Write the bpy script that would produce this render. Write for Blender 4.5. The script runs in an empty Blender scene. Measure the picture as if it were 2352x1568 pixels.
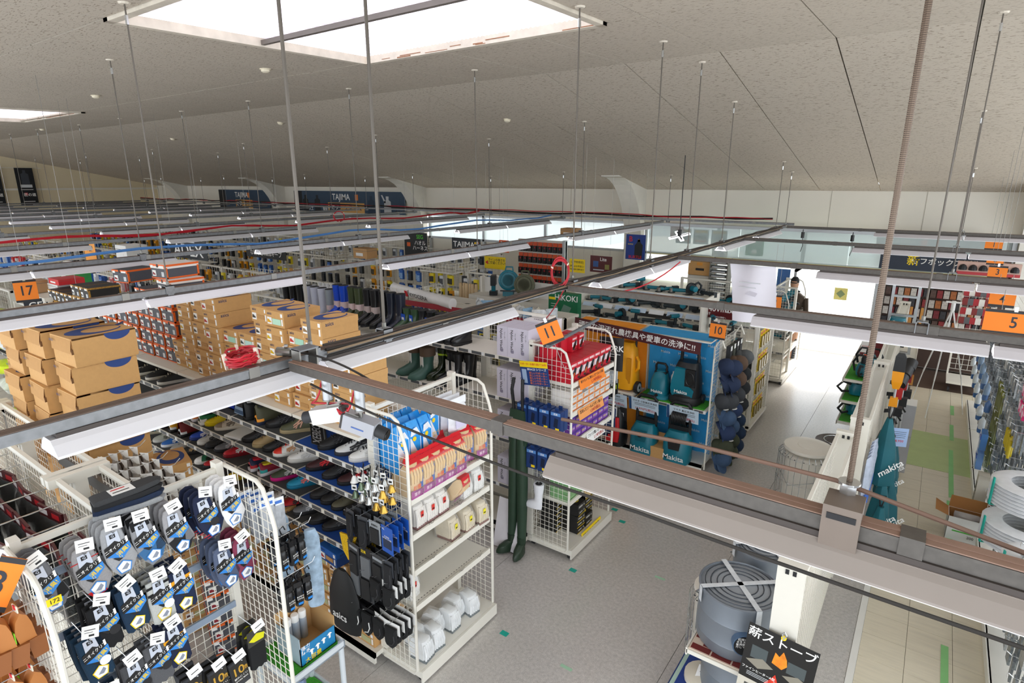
import bpy, math, random
from mathutils import Vector, Matrix, Euler
random.seed(7)
SC = bpy.context.scene
COL = SC.collection
RD = math.radians
# ---------------------------------------------------------------- camera, world, exposure
cam_d = bpy.data.cameras.new('camera'); cam_d.sensor_width = 36; cam_d.lens = 1356/2352*36
cam_d.clip_start = .05; cam_d.clip_end = 200
cam = bpy.data.objects.new('camera', cam_d); COL.objects.link(cam)
cam.location = (0, 0, 3.65)
cam.rotation_euler = (math.pi/2-math.atan(367/1356), 0, RD(35.55))
SC.camera = cam
SC.view_settings.view_transform = 'Standard'; SC.view_settings.look = 'None'
SC.view_settings.gamma = 1; SC.view_settings.use_curve_mapping = False
SC.view_settings.exposure = 0.35
W = bpy.data.worlds.new('world'); SC.world = W; W.use_nodes = True
W.node_tree.nodes['Background'].inputs[0].default_value = (.9, .95, 1, 1)
W.node_tree.nodes['Background'].inputs[1].default_value = 2.1
TUBE_W = 66.0      # watts per metre of fluorescent tube
SKY_E = .92        # glow of the skylight sheets
SC.cycles.max_bounces = 7; SC.cycles.diffuse_bounces = 5; SC.cycles.glossy_bounces = 3
SC.cycles.transmission_bounces = 4; SC.cycles.transparent_max_bounces = 12
SC.cycles.caustics_reflective = False; SC.cycles.caustics_refractive = False
SC.cycles.sample_clamp_indirect = 4
# ---------------------------------------------------------------- materials
MT = {}
def lin(c):
    if isinstance(c, str):
        c = c.lstrip('#'); c = [int(c[i:i+2], 16)/255 for i in (0, 2, 4)]
    return tuple((x/12.92 if x <= .04045 else ((x+.055)/1.055)**2.4) for x in c)+(1,)
def M(col, rough=.5, metal=0., var=.06, scale=6., alpha=1., emit=0., bump=0., trans=0.):
    key = (col, rough, metal, var, scale, alpha, emit, bump, trans)
    if key in MT: return MT[key]
    m = bpy.data.materials.new('m_%s' % str(col).strip('#')); m.use_nodes = True
    nt = m.node_tree; b = nt.nodes['Principled BSDF']; c = lin(col)
    b.inputs['Base Color'].default_value = c; b.inputs['Roughness'].default_value = rough
    b.inputs['Metallic'].default_value = metal; b.inputs['Alpha'].default_value = alpha
    if trans: b.inputs['Transmission Weight'].default_value = trans
    if emit:
        b.inputs['Emission Color'].default_value = c; b.inputs['Emission Strength'].default_value = emit
    if var or bump:
        tc = nt.nodes.new('ShaderNodeTexCoord'); n = nt.nodes.new('ShaderNodeTexNoise')
        n.inputs['Scale'].default_value = scale; n.inputs['Detail'].default_value = 3
        nt.links.new(tc.outputs['Object'], n.inputs['Vector'])
        if var:
            mp = nt.nodes.new('ShaderNodeMapRange'); mp.inputs[3].default_value = 1-var*2; mp.inputs[4].default_value = 1+var*2
            nt.links.new(n.outputs['Fac'], mp.inputs[0])
            mx = nt.nodes.new('ShaderNodeMix'); mx.data_type = 'RGBA'; mx.blend_type = 'MULTIPLY'; mx.inputs[0].default_value = 1
            mx.inputs[6].default_value = c; nt.links.new(mp.outputs[0], mx.inputs[7]); nt.links.new(mx.outputs[2], b.inputs['Base Color'])
        if bump:
            bp = nt.nodes.new('ShaderNodeBump'); bp.inputs['Strength'].default_value = bump; bp.inputs['Distance'].default_value = .01
            nt.links.new(n.outputs['Fac'], bp.inputs['Height']); nt.links.new(bp.outputs[0], b.inputs['Normal'])
    MT[key] = m; return m
# ---------------------------------------------------------------- mesh builder
TXT = {}
def text_geo(body, size, res=1, bold=False):
    k = (body, res)
    if k not in TXT:
        c = bpy.data.curves.new('t', 'FONT'); c.body = body; c.size = 1; c.resolution_u = res
        c.align_x = 'CENTER'; c.align_y = 'CENTER'
        if bold or True: c.offset = .012
        o = bpy.data.objects.new('t', c); me = bpy.data.meshes.new_from_object(o)
        TXT[k] = ([tuple(v.co) for v in me.vertices], [tuple(p.vertices) for p in me.polygons])
        bpy.data.objects.remove(o); bpy.data.curves.remove(c); bpy.data.meshes.remove(me)
    return TXT[k]
def frame(o, u, v):
    "matrix whose x axis is u, y axis is v, at o"
    u = Vector(u).normalized(); v = Vector(v); n = u.cross(v).normalized(); v = n.cross(u)
    return Matrix(((u.x, v.x, n.x, o[0]), (u.y, v.y, n.y, o[1]), (u.z, v.z, n.z, o[2]), (0, 0, 0, 1)))
class MB:
    def __init__(s, X=None): s.v = []; s.f = []; s.mi = []; s.ms = []; s.X = X
    def add(s, vs, fs, m):
        if m not in s.ms: s.ms.append(m)
        i = s.ms.index(m); n = len(s.v)
        if s.X is not None: vs = [s.X @ Vector(p) for p in vs]
        s.v.extend(tuple(p) for p in vs); s.f.extend(tuple(a+n for a in f) for f in fs); s.mi.extend([i]*len(fs)); return s
    def box(s, a, b, m):
        (x0, y0, z0), (x1, y1, z1) = a, b
        return s.add([(x0,y0,z0),(x1,y0,z0),(x1,y1,z0),(x0,y1,z0),(x0,y0,z1),(x1,y0,z1),(x1,y1,z1),(x0,y1,z1)],
            [(0,3,2,1),(4,5,6,7),(0,1,5,4),(1,2,6,5),(2,3,7,6),(3,0,4,7)], m)
    def cbox(s, c, d, m): return s.box([c[i]-d[i]/2 for i in (0,1,2)], [c[i]+d[i]/2 for i in (0,1,2)], m)
    def quad(s, p, m): return s.add(p, [tuple(range(len(p)))], m)
    def loft(s, rings, m, cap=True, closed=True):
        n = len(rings[0]); vs = [p for r in rings for p in r]; fs = []
        for i in range(len(rings)-1):
            for j in range(n if closed else n-1):
                k = (j+1) % n; fs.append((i*n+j, i*n+k, (i+1)*n+k, (i+1)*n+j))
        if cap:
            fs.append(tuple(reversed(range(n)))); fs.append(tuple(range(len(vs)-n, len(vs))))
        return s.add(vs, fs, m)
    def tube(s, pts, r, m, n=6, cap=True):
        pts = [Vector(p) for p in pts]; rings = []; up = None
        for i, p in enumerate(pts):
            d = (pts[min(i+1, len(pts)-1)]-pts[max(i-1, 0)]).normalized()
            if up is None: up = Vector((0,0,1)) if abs(d.z) < .9 else Vector((1,0,0))
            a = d.cross(up).normalized(); b = a.cross(d).normalized(); up = b
            rr = r[i] if isinstance(r, (list, tuple)) else r
            rings.append([p+a*rr*math.cos(t*2*math.pi/n)+b*rr*math.sin(t*2*math.pi/n) for t in range(n)])
        return s.loft(rings, m, cap)
    def cyl(s, p, q, r, m, n=12, r2=None, cap=True): return s.tube([p, q], [r, r if r2 is None else r2], m, n, cap)
    def lathe(s, prof, m, n=20, c=(0,0,0), cap=True):
        return s.loft([[(c[0]+r*math.cos(t*2*math.pi/n), c[1]+r*math.sin(t*2*math.pi/n), c[2]+z) for t in range(n)] for r, z in prof], m, cap)
    def prism(s, poly, d, m, X=None):
        "poly in xy (ccw), thickness d along z"
        n = len(poly); vs = [(x, y, 0) for x, y in poly]+[(x, y, d) for x, y in poly]
        if X is not None: vs = [X @ Vector(p) for p in vs]
        fs = [tuple(reversed(range(n))), tuple(range(n, 2*n))]+[(i, (i+1) % n, n+(i+1) % n, n+i) for i in range(n)]
        return s.add(vs, fs, m)
    def extr(s, prof, a, b, m, axis='y'):
        "profile (p,q) extruded along an axis from a to b"
        f = {'y': lambda p, q, t: (p, t, q), 'x': lambda p, q, t: (t, p, q)}[axis]
        return s.loft([[f(p, q, a) for p, q in prof], [f(p, q, b) for p, q in prof]], m)
    def text(s, body, size, X, m, res=1, sx=1.):
        vs, fs = text_geo(body, size, max(res, 4 if size > .09 else 3 if size > .045 else 2 if size > .02 else 1)); vs = [X @ Vector((x*size*sx, y*size, z)) for x, y, z in vs]
        return s.add(vs, fs, m)
    def grid(s, o, u, v, nu, nv, t, m):
        "wire grid: nu+1 wires along v, nv+1 wires along u; t wire thickness"
        o = Vector(o); u = Vector(u); v = Vector(v); n = u.cross(v).normalized()*t*.5
        for i in range(nu+1):
            a = o+u*(i/nu); w = u.normalized()*t*.5
            s.bar4(a, a+v, w, n, m)
        for j in range(nv+1):
            a = o+v*(j/nv)+n; w = v.normalized()*t*.5
            s.bar4(a, a+u, w, n, m)
        return s
    def bar4(s, a, b, w, n, m):
        return s.add([a-w-n, a+w-n, a+w+n, a-w+n, b-w-n, b+w-n, b+w+n, b-w+n], [(0,1,5,4),(1,2,6,5),(2,3,7,6),(3,0,4,7)], m)
    def mesh(s, name, smooth=False):
        me = bpy.data.meshes.new(name); me.from_pydata(s.v, [], s.f)
        for m in s.ms: me.materials.append(m)
        me.polygons.foreach_set('material_index', s.mi)
        if smooth: me.polygons.foreach_set('use_smooth', [True]*len(s.f)); 
        if smooth: me.set_sharp_from_angle(angle=RD(38))
        me.update(); return me
    def build(s, name, parent=None, smooth=False, loc=None, rz=0, **kw):
        return ob(name, s.mesh(name, smooth), parent, loc, rz, **kw)
def props(o, label=None, cat=None, group=None, kind=None):
    if label: o['label'] = label
    if cat: o['category'] = cat
    if group: o['group'] = group
    if kind: o['kind'] = kind
    return o
def ob(name, me, parent=None, loc=None, rz=0, rot=None, **kw):
    o = bpy.data.objects.new(name, me); COL.objects.link(o)
    if parent: o.parent = parent
    if loc is not None: o.location = loc
    if rot is not None: o.rotation_euler = rot
    elif rz: o.rotation_euler = (0, 0, rz)
    return props(o, **kw)
def E(name, label, cat, loc=(0,0,0), rz=0, group=None, rot=None):
    return ob(name, None, None, loc, rz, rot, label=label, cat=cat, group=group)
class Proto:
    "parts of one kind of thing; put() makes an individual that shares the mesh data"
    def __init__(s, name, cat): s.name = name; s.cat = cat; s.parts = []
    def part(s, name, mb, smooth=False, sub=None, label=None):
        s.parts.append([name, mb.mesh(name, smooth) if isinstance(mb, MB) else mb, sub, label]); return len(s.parts)-1
    def put(s, loc, label, rz=0, group=None, rot=None, scale=1, name=None):
        if len(s.parts) == 1:
            r = ob(name or s.name, s.parts[0][1], None, loc, rz, rot, label=label, cat=s.cat, group=group)
        else:
            r = E(name or s.name, label, s.cat, loc, rz, group, rot); done = []
            for n, me, sub, lb in s.parts:
                done.append(ob(n, me, done[sub] if sub is not None else r, label=lb))
        if scale != 1: r.scale = (scale,)*3 if not isinstance(scale, tuple) else scale
        return r
ORD = ['first','second','third','fourth','fifth','sixth','seventh','eighth','ninth','tenth','eleventh','twelfth','thirteenth','fourteenth','fifteenth','sixteenth','seventeenth','eighteenth','nineteenth','twentieth']
def rr(a, b): return random.uniform(a, b)
# common materials
IVORY = M('#e9e6dc', .45, var=.02); WHITE = M('#f2f2f0', .5, var=.02); BLACK = M('#17171a', .5); DARK = M('#2a2b2f', .6)
GALV = M('#85878a', .45, .6, var=.16, scale=30); GALVD = M('#5f5b57', .55, .35, var=.16, scale=40); CHROME = M('#d5d8da', .22, .9, var=0); STEEL = M('#8d8b86', .35, .8, var=.08)
KRAFT = M('#c99c63', .8, var=.04, scale=40); KRAFT_D = M('#b98c56', .85, var=.04, scale=40)
NAVY = M('#23407f', .6, var=.03); TEAL = M('#0f6f80', .38, var=.03); ORANGE = M('#f7861f', .6, var=.02); YEL = M('#f6d50e', .55, var=.02)
RED = M('#d3202b', .5); INK = M('#1c1c20', .6, var=0); PAPER = M('#f4f4f2', .7, var=.01); PRICE = M('#cfd3d8', .6, var=.02)
GREEN = M('#3f9e2a', .9, var=.25, scale=120, bump=.6); CLEAR = M('#eef2f5', .12, var=0, alpha=.22)
# ---------------------------------------------------------------- sun, building shell
sun = bpy.data.lights.new('sun', 'SUN'); sun.energy = 14.0; sun.angle = RD(14); sun.color = (1, .96, .9)
so = bpy.data.objects.new('sun', sun); COL.objects.link(so); so.rotation_euler = (RD(-52), 0, RD(-6))
def cz(y): return 4.85+.025*(y-2.2) if y <= 6.8 else 4.965-.2027*(y-6.8)
def m_ceiling():
    m = M('#c3b9ab', .95, var=.04, scale=.5); m = m.copy(); nt = m.node_tree; b = nt.nodes['Principled BSDF']
    src = b.inputs['Base Color'].links[0].from_socket
    tc = nt.nodes.new('ShaderNodeTexCoord'); mp = nt.nodes.new('ShaderNodeMapping'); mp.inputs['Scale'].default_value = (22, 74, 1)
    n = nt.nodes.new('ShaderNodeTexNoise'); n.inputs['Scale'].default_value = 1; n.inputs['Detail'].default_value = 2.5; n.inputs['Distortion'].default_value = .6
    r = nt.nodes.new('ShaderNodeValToRGB'); r.color_ramp.elements[0].position = .36; r.color_ramp.elements[1].position = .41
    r.color_ramp.elements[0].color = (.52, .48, .43, 1); r.color_ramp.elements[1].color = (1, 1, 1, 1)
    mx = nt.nodes.new('ShaderNodeMix'); mx.data_type = 'RGBA'; mx.blend_type = 'MULTIPLY'; mx.inputs[0].default_value = 1
    L = nt.links.new; L(tc.outputs['Object'], mp.inputs[0]); L(mp.outputs[0], n.inputs['Vector']); L(n.outputs['Fac'], r.inputs[0])
    L(src, mx.inputs[6]); L(r.outputs[0], mx.inputs[7]); L(mx.outputs[2], b.inputs['Base Color']); return m
CEIL = m_ceiling(); WALLM = M('#e9e4d8', .8, var=.04, scale=.7); WALLB = M('#e6d8b8', .8, var=.04, scale=.6)
SKYL = [(-5.45, -2.5, 2.25, 4.85), (-16.6, -13.5, 2.3, 5.0), (-27.7, -24.6, 2.3, 5.0)]  # last one added out of view, same spacing, to brighten the far left
XL, XR, YB, YN = -31.5, 3.6, 14.2, -2.6
segs = [YN, 0.3, 2.25, 4.85, 6.8, 9.3, 11.8, YB]
slab = MB()
def slab_seg(y0, y1, x0, x1): slab.loft([[(x, y0, cz(y0)+.17), (x, y1, cz(y1)+.17), (x, y1, cz(y1)+.3), (x, y0, cz(y0)+.3)] for x in (x0, x1)], WALLM)
for a, b in zip(segs, segs[1:]):
    if a == 2.25:
        xs = [XL, -27.7, -24.6, -16.6, -13.5, -5.45, -2.5, XR]
        for i in (0, 2, 4, 6): slab_seg(a, b, xs[i], xs[i+1])
    else: slab_seg(a, b, XL, XR)
ceiling = slab.build('ceiling', kind='structure')
edges = [XR]
x = 2.19
while x > XL: edges.append(x); x -= 1.09
edges.append(XL)
for a, b in zip(segs, segs[1:]):
    es = list(edges)
    if a == 2.25: es = sorted([e for e in es if not (-28 < e < -24.3 or -16.95 < e < -13.2 or -5.8 < e < -2.2)]+[-27.7, -24.6, -16.6, -13.5, -5.45, -2.5], reverse=True)
    for x1, x0 in zip(es, es[1:]):
        if a == 2.25 and (x1, x0) in ((-24.6, -27.7), (-13.5, -16.6), (-2.5, -5.45)): continue
        g = .007
        p = MB().loft([[(x, a+g, cz(a)), (x, b-g, cz(b)), (x, b-g, cz(b)+.02), (x, a+g, cz(a)+.02)] for x in (x0+g, x1-g)], CEIL)
        p.build('ceiling_panel', ceiling)
TRIMW = M('#d8cfc0', .6, var=.12, scale=9); RUST = M('#9a6a4c', .8, var=.25, scale=14)
def m_pane():
    m = M('#f6f0fb', .6, var=0, emit=SKY_E).copy(); nt = m.node_tree; b = nt.nodes['Principled BSDF']
    tc = nt.nodes.new('ShaderNodeTexCoord'); w = nt.nodes.new('ShaderNodeTexWave'); w.inputs['Scale'].default_value = 9; w.inputs['Distortion'].default_value = .3
    n = nt.nodes.new('ShaderNodeTexNoise'); n.inputs['Scale'].default_value = .9; a = nt.nodes.new('ShaderNodeMath'); a.operation = 'ADD'
    r = nt.nodes.new('ShaderNodeMapRange'); r.inputs[1].default_value = .3; r.inputs[2].default_value = 1.6; r.inputs[3].default_value = SKY_E*.42; r.inputs[4].default_value = SKY_E*1.15
    L = nt.links.new; L(tc.outputs['Object'], w.inputs[0]); L(tc.outputs['Object'], n.inputs[0]); L(w.outputs['Fac'], a.inputs[0]); L(n.outputs['Fac'], a.inputs[1]); L(a.outputs[0], r.inputs[0]); L(r.outputs[0], b.inputs['Emission Strength']); return m
PANE = m_pane()
for k, (x0, x1, y0, y1) in enumerate(SKYL):
    f = MB(); w = .07
    for (a, b, c, d) in ((x0, x1, y0-.0, y0+w), (x0, x1, y1-w, y1), (x0, x0+w, y0, y1), (x1-w, x1, y0, y1)):
        zz = [cz(c), cz(d)]; f.loft([[(a, c, cz(c)-.025), (a, d, cz(d)-.025), (a, d, cz(d)+.17), (a, c, cz(c)+.17)], [(b, c, cz(c)-.025), (b, d, cz(d)-.025), (b, d, cz(d)+.17), (b, c, cz(c)+.17)]], TRIMW)
    fr = f.build('window_%d' % (k+1 if k < 2 else 5), kind='structure')
    n = 60; prof = [(x0+(x1-x0)*i/(2*n), .006*(1 if i % 2 else -1)) for i in range(2*n+1)]
    ym = (y0+y1)/2+.0
    for a, b in ((y0, ym), (ym, y1)):
        q = MB(); vs = []
        for x, h in prof: vs += [(x, a, cz(a)+.05+h), (x, b, cz(b)+.05+h)]
        q.add(vs, [(2*i, 2*i+2, 2*i+3, 2*i+1) for i in range(len(prof)-1)], PANE); q.build('pane', fr)
    MB().box((x0+w, ym-.02, cz(ym)-.01), (x1-w, ym+.02, cz(ym)+.03), M('#6d6660', .5, var=.1)).build('glazing_bar', fr)
    s = MB()
    for t in range(9): s.cbox((x0+(x1-x0)*rr(.1, .95), y1-w-.003, cz(y1)+rr(-.02, .01)), (rr(.1, .4), .004, rr(.004, .012)), RUST)
    s.build('rust_streak', fr)
# walls
wl = MB(); ys = [YN, 6.8, YB]
wl.loft([[(xx, YN, 0), (xx, YN, cz(YN)+.1), (xx, 6.8, cz(6.8)+.1), (xx, YB, cz(YB)+.1), (xx, YB, 0)] for xx in (XL-.2, XL)], WALLB)
wl.build('wall_left', kind='structure')
MB().box((XL, 1, 3.3), (XL+.12, YB, 3.38), WALLM).build('trim_1', kind='structure')
wb = MB(); X0 = -13.9
wb.box((XL, YB, 0), (X0, YB+.2, 3.6), WALLM)
wb.box((X0, YB, 2.66), (XR, YB+.2, 3.6), WALLM); wb.box((X0, YB+.08, 0), (-6.3, YB+.2, 1.93), WALLM)
wb.box((-.75, YB+.08, 0), (XR, YB+.2, 2.7), WALLM); wb.box((-6.3, YB+.08, 0), (-2.35, YB+.2, 1.25), WALLM)
wall_back = wb.build('wall_back', kind='structure')
for x in (-8.2, -10.6, -4.1, -1.95, -.3): MB().box((x-.006, YB-.004, 2.66), (x+.006, YB+.001, 3.47), M('#b9b3a6', .8)).build('wall_joint', wall_back)
# concrete piers whose heads curve out along the ceiling
for i, x in enumerate((1.2, -6.5, -13.95, -21.5, -29.0)):
    poly = [(YB, 0), (YB, cz(YB)+.08), (12.6, cz(12.6)+.06), (12.6, cz(12.6)-.02)]
    for t in range(1, 11):
        a = t/10*math.pi/2; poly.append((12.6+1.42*(1-math.cos(a)) if False else 12.6+1.42*math.sin(a), cz(12.6)-.02-1.75*(1-math.cos(a))))
    poly.append((14.02, 0)); 
    MB().loft([[(xx, p, q) for p, q in poly] for xx in (x, x+.45)], M('#e2dfd6', .75, var=.03)).build('wall_pier', wall_back)
# shop front: mullions, glass, header band, door
ALU = M('#b9bdc0', .35, .7, var=.03); GLS = M('#cfdedd', .08, var=0, alpha=.5)
sf = MB()
for x in (-13.4, -11.2, -9, -6.55, -6.0, -4.2, -2.35, -.8, .2, 1.16): sf.box((x-.035, YB-.02, .1), (x+.035, YB+.06, 2.66), ALU)
for z in (1.93, 2.64): sf.box((X0, YB-.02, z-.03), (1.2, YB+.06, z+.03), ALU)
sf.box((X0, YB-.02, .35), (-6.05, YB+.06, .42), ALU)
win = sf.build('window_3', kind='structure')
for (a, b) in ((-13.4, -11.2), (-11.2, -9), (-9, -6.55), (-6, -4.2), (-4.2, -2.35), (-2.35, -.8), (-.8, .2), (.2, 1.16)):
    MB().box((a+.035, YB+.01, 1.96), (b-.035, YB+.02, 2.61), GLS).build('pane', win)
    if -6.1 < a < -2.4: MB().box((a+.035, YB+.01, 1.27), (b-.035, YB+.02, 1.9), GLS).build('pane', win)
# hanging smoke screen of glass over the entrance aisle
sc = MB(); 
for a, b in ((-5.6, -3.5), (-3.5, -1.4), (-1.4, 1.0)): sc.box((a+.01, 13.4, 2.02), (b-.01, 13.412, 2.66), GLS)
so_ = sc.build('window_4', kind='structure')
MB().box((-5.6, 13.392, 2.0), (1.0, 13.42, 2.022), M('#c9c07e', .4)).box((-5.6, 13.38, 2.66), (1.0, 13.43, 2.72), ALU).build('glass_rail', so_)
dr = MB().box((-2.32, YB-.9, 0), (-2.27, YB-.02, 1.9), ALU).box((-2.32, YB-.9, 1.85), (-2.27, YB-.02, 1.9), ALU).build('door_1', kind='structure')
MB().box((-2.3, YB-.85, .08), (-2.29, YB-.05, 1.85), GLS).build('pane', dr)
MB().box((-.86, YB-.9, 0), (-.81, YB-.02, 1.9), ALU).build('door_2', kind='structure')
# ---------------------------------------------------------------- floors
def m_vinyl():
    m = M('#c6c2be', .24, var=.06, scale=1.1).copy(); nt = m.node_tree; b = nt.nodes['Principled BSDF']; b.inputs['Specular IOR Level'].default_value = .85; src = b.inputs['Base Color'].links[0].from_socket
    tc = nt.nodes.new('ShaderNodeTexCoord'); L = nt.links.new
    for sc_, amt, lo, hi in ((230, .55, .36, .64), (38, .3, .3, .7)):
        n = nt.nodes.new('ShaderNodeTexNoise'); n.inputs['Scale'].default_value = sc_; n.inputs['Detail'].default_value = 4
        r = nt.nodes.new('ShaderNodeMapRange'); r.inputs[1].default_value = lo; r.inputs[2].default_value = hi; r.inputs[3].default_value = 1-amt*.45; r.inputs[4].default_value = 1+amt*.35
        x = nt.nodes.new('ShaderNodeMix'); x.data_type = 'RGBA'; x.blend_type = 'MULTIPLY'; x.inputs[0].default_value = 1
        L(tc.outputs['Object'], n.inputs['Vector']); L(n.outputs['Fac'], r.inputs[0]); L(src, x.inputs[6]); L(r.outputs[0], x.inputs[7]); src = x.outputs[2]
    L(src, b.inputs['Base Color']); return m
def m_tile():
    m = M('#e3dac4', .3, var=.03, scale=2).copy(); nt = m.node_tree; b = nt.nodes['Principled BSDF']; src = b.inputs['Base Color'].links[0].from_socket
    tc = nt.nodes.new('ShaderNodeTexCoord'); mp = nt.nodes.new('ShaderNodeMapping'); mp.inputs['Scale'].default_value = (3, 28, 1); L = nt.links.new
    n = nt.nodes.new('ShaderNodeTexNoise'); n.inputs['Scale'].default_value = 1.2; n.inputs['Detail'].default_value = 5
    r = nt.nodes.new('ShaderNodeMapRange'); r.inputs[1].default_value = .3; r.inputs[2].default_value = .6; r.inputs[3].default_value = .92; r.inputs[4].default_value = 1.02
    x = nt.nodes.new('ShaderNodeMix'); x.data_type = 'RGBA'; x.blend_type = 'MULTIPLY'; x.inputs[0].default_value = 1
    L(tc.outputs['Object'], mp.inputs[0]); L(mp.outputs[0], n.inputs['Vector']); L(n.outputs['Fac'], r.inputs[0]); L(src, x.inputs[6]); L(r.outputs[0], x.inputs[7]); L(x.outputs[2], b.inputs['Base Color']); return m
VINYL = m_vinyl(); TILE = m_tile()
floor = MB().box((XL, YN, -.12), (XR, YB, -.012), M('#8d8578', .8)).build('floor', kind='structure')
xs = [-.07, -1.22, -3.04, -6.7, -14, -22, XL]
for b, a in zip(xs, xs[1:]): MB().box((a+.002, YN, -.012), (b-.002, YB, 0), VINYL).build('vinyl_sheet', floor)
MB().box((-.07, YN, -.012), (-.02, 8.6, .004), M('#ecebe6', .4, var=.03)).build('trim_2', kind='structure')
TW = .308
for i in range(6):
    for j in range(-2, 36):
        a = -.02+i*TW; c = 2.96+j*TW-.02
        if c > 12.6: continue
        MB().box((a+.0015, c+.0015, -.012), (a+TW-.0015, c+TW-.0015, 0+rr(-.001, .001)), TILE).build('floor_tile', floor)
MB().box((-.02, 12.72, -.012), (1.9, YB, .003), M('#5b4a40', .6, var=.1)).build('dark_matting', floor)
MB().box((.0, 8.95, .0012), (.9, 10.35, .0022), M('#b7c98b', .35, var=.06)).build('green_floor_panel', floor, label='worn translucent green floor band')
for (x, y, l) in ((.52, 2.9, 2.4), (.55, 6.9, 1.2), (.57, 8.2, 1.6), (.58, 10.2, .7), (.59, 11.4, .5)): MB().box((x, y, .0022), (x+.05, y+l, .0034), M('#8fce86', .5)).build('floor_tape', floor)
for x, y in ((-2.49, 3.3), (-2.44, 4.36), (-2.42, 5.42), (-2.6, 5.6)): MB().box((x, y, .001), (x+.07, y+.05, .002), M('#17a796', .5)).build('floor_tape', floor)
for x, y in ((-1.9, 3.3), (-1.72, 4.75), (-1.62, 6.1), (-1.98, 2.5)): MB().box((x, y, .001), (x+.1, y+.03, .0018), M('#a5cdb0', .5)).build('floor_tape', floor)
# street outside the entrance
MB().box((-16, YB+.2, -.16), (9, 40, -.02), M('#d6d4ce', .9, var=.04)).build('ground', kind='structure')
for x in (-3.2, -1.9): 
    g = MB().box((x, 17.0, -.02), (x+1.1, 17.35, 0), M('#3fa79c', .6))
    props(g.build('drain_grate'), 'green drain grate beyond the open entrance, %s of two' % ('left' if x < -3 else 'right'), 'grate')
MB().box((-9, 34, -.02), (9, 34.4, 3.2), M('#dfe4e8', .8)).build('wall_street', kind='structure')
pn = MB().box((-1.65, 14.24, 1.2), (-1.4, 14.26, 1.46), M('#efe88f', .6)); props(pn.build('door_notice'), 'square yellow notice with diamond on the entrance glass', 'notice')
MB(Matrix.Translation((-1.525, 14.235, 1.33)) @ Matrix.Rotation(RD(45), 4, 'Y')).box((-.06, 0, -.06), (.06, .004, .06), M('#8ea37a', .6)).build('diamond', bpy.data.objects['door_notice'])
# ---------------------------------------------------------------- light rails, strip lights, hanging rods
DUST = M('#6b5a50', .8, var=.14, scale=12); DUSTP = M('#94786a', .8, var=.1, scale=12); REFL = M('#dcdbe0', .4, var=.02); REFLW = M('#ffffff', .3, var=0)
TUBE = M('#ffffff', .4, var=0, emit=6.0); CABLE = M('#26221f', .6, var=0); CABLER = M('#c01f2f', .45, var=.03)
RZ = 2.85
LX = [-2.42-2.42*i for i in range(12)]; RY = [1.55, 4.1, 6.55, 9.3, 12.25]
def rail(name, label, p, q, group, dust=DUST, gal=None):
    gal = gal or GALV
    p = Vector(p); q = Vector(q); L = (q-p).length; d = (q-p).normalized(); X = frame(p, d, (0,0,1)) # x along, y up, z side
    e = E(name, label, 'rail', p, group=group); X = frame((0,0,0), d, (0,0,1))
    MB(X).box((0, -.045, -.026), (L, -.003, .026), gal).box((0, -.012, -.029), (L, -.004, .029), gal).build('channel', e)
    MB(X).box((0, -.003, -.027), (L, 0, .027), dust).box((0, 0, -.005), (L, .0025, .005), dust).build('dusty_top', e)
    n = max(1, int(L/1.25)); s = MB(X)
    for i in range(1, n+1):
        t = i*L/(n+.6); MB(X).box((t-.025, -.048, -.031), (t+.025, .003, .031), gal if gal != GALV else STEEL).build('joint_sleeve', e)
    return e
def fixture(label, p, q, group=None, watt=1., REFL=REFL):
    p = Vector(p); q = Vector(q); L = (q-p).length; d = (q-p).normalized(); X = frame((0,0,0), d, (0,0,1))
    e = E('strip_light', label, 'light', p, group=group)
    MB(X).box((.02, -.017, -.033), (L-.02, .0, .033), M('#4b4441', .7, var=.1)).build('mounting_spine', e)
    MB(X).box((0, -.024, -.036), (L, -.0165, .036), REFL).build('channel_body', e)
    o = [(-.034, -.016), (-.052, -.032), (-.08, -.066), (-.08, -.073)]
    out = o+[(-a, b) for a, b in reversed(o)]; inn = [(a*.955, b-.004) for a, b in out]
    out = [(b, a) for a, b in out]; inn = [(b, a) for a, b in inn]
    k = len(out); mb = MB(X)
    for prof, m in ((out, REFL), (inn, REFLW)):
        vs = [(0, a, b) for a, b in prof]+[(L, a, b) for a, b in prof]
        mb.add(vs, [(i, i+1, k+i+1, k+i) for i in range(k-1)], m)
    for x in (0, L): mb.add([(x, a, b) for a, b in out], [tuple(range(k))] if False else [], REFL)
    mb.build('reflector', e)
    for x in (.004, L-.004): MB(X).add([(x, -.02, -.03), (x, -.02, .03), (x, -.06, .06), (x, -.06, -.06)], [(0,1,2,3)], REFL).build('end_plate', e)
    MB(X).tube([(.03, -.05, 0), (L-.03, -.05, 0)], .013, TUBE, 8).build('tube', e)
    a = bpy.data.lights.new('tube_glow', 'AREA'); a.shape = 'RECTANGLE'; a.size = L-.1; a.size_y = .1; a.energy = TUBE_W*L*watt; a.color = (1, .985, .95)
    l = bpy.data.objects.new('tube_glow', a); COL.objects.link(l); l.parent = e
    l.matrix_local = frame(d*(L/2)+Vector((0, 0, -.07)), d, d.cross(Vector((0,0,1))))
    if (l.matrix_local.to_3x3() @ Vector((0,0,-1))).z > 0: l.matrix_local = frame(d*(L/2)+Vector((0, 0, -.07)), d, -d.cross(Vector((0,0,1))))
    return e
spans1 = [(.6, 1.66), (1.74, 3.36), (4.66, 5.8), (5.82, 6.9), (8.32, 9.9), (10.2, 11.8)]
spans = [(.5, 1.95), (1.97, 3.35), (4.4, 5.75), (5.77, 7.12), (8.4, 9.9), (9.92, 11.6)]
CN = ['nearest','second','third','fourth','fifth','sixth','seventh','eighth','ninth','tenth','eleventh','farthest']
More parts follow.
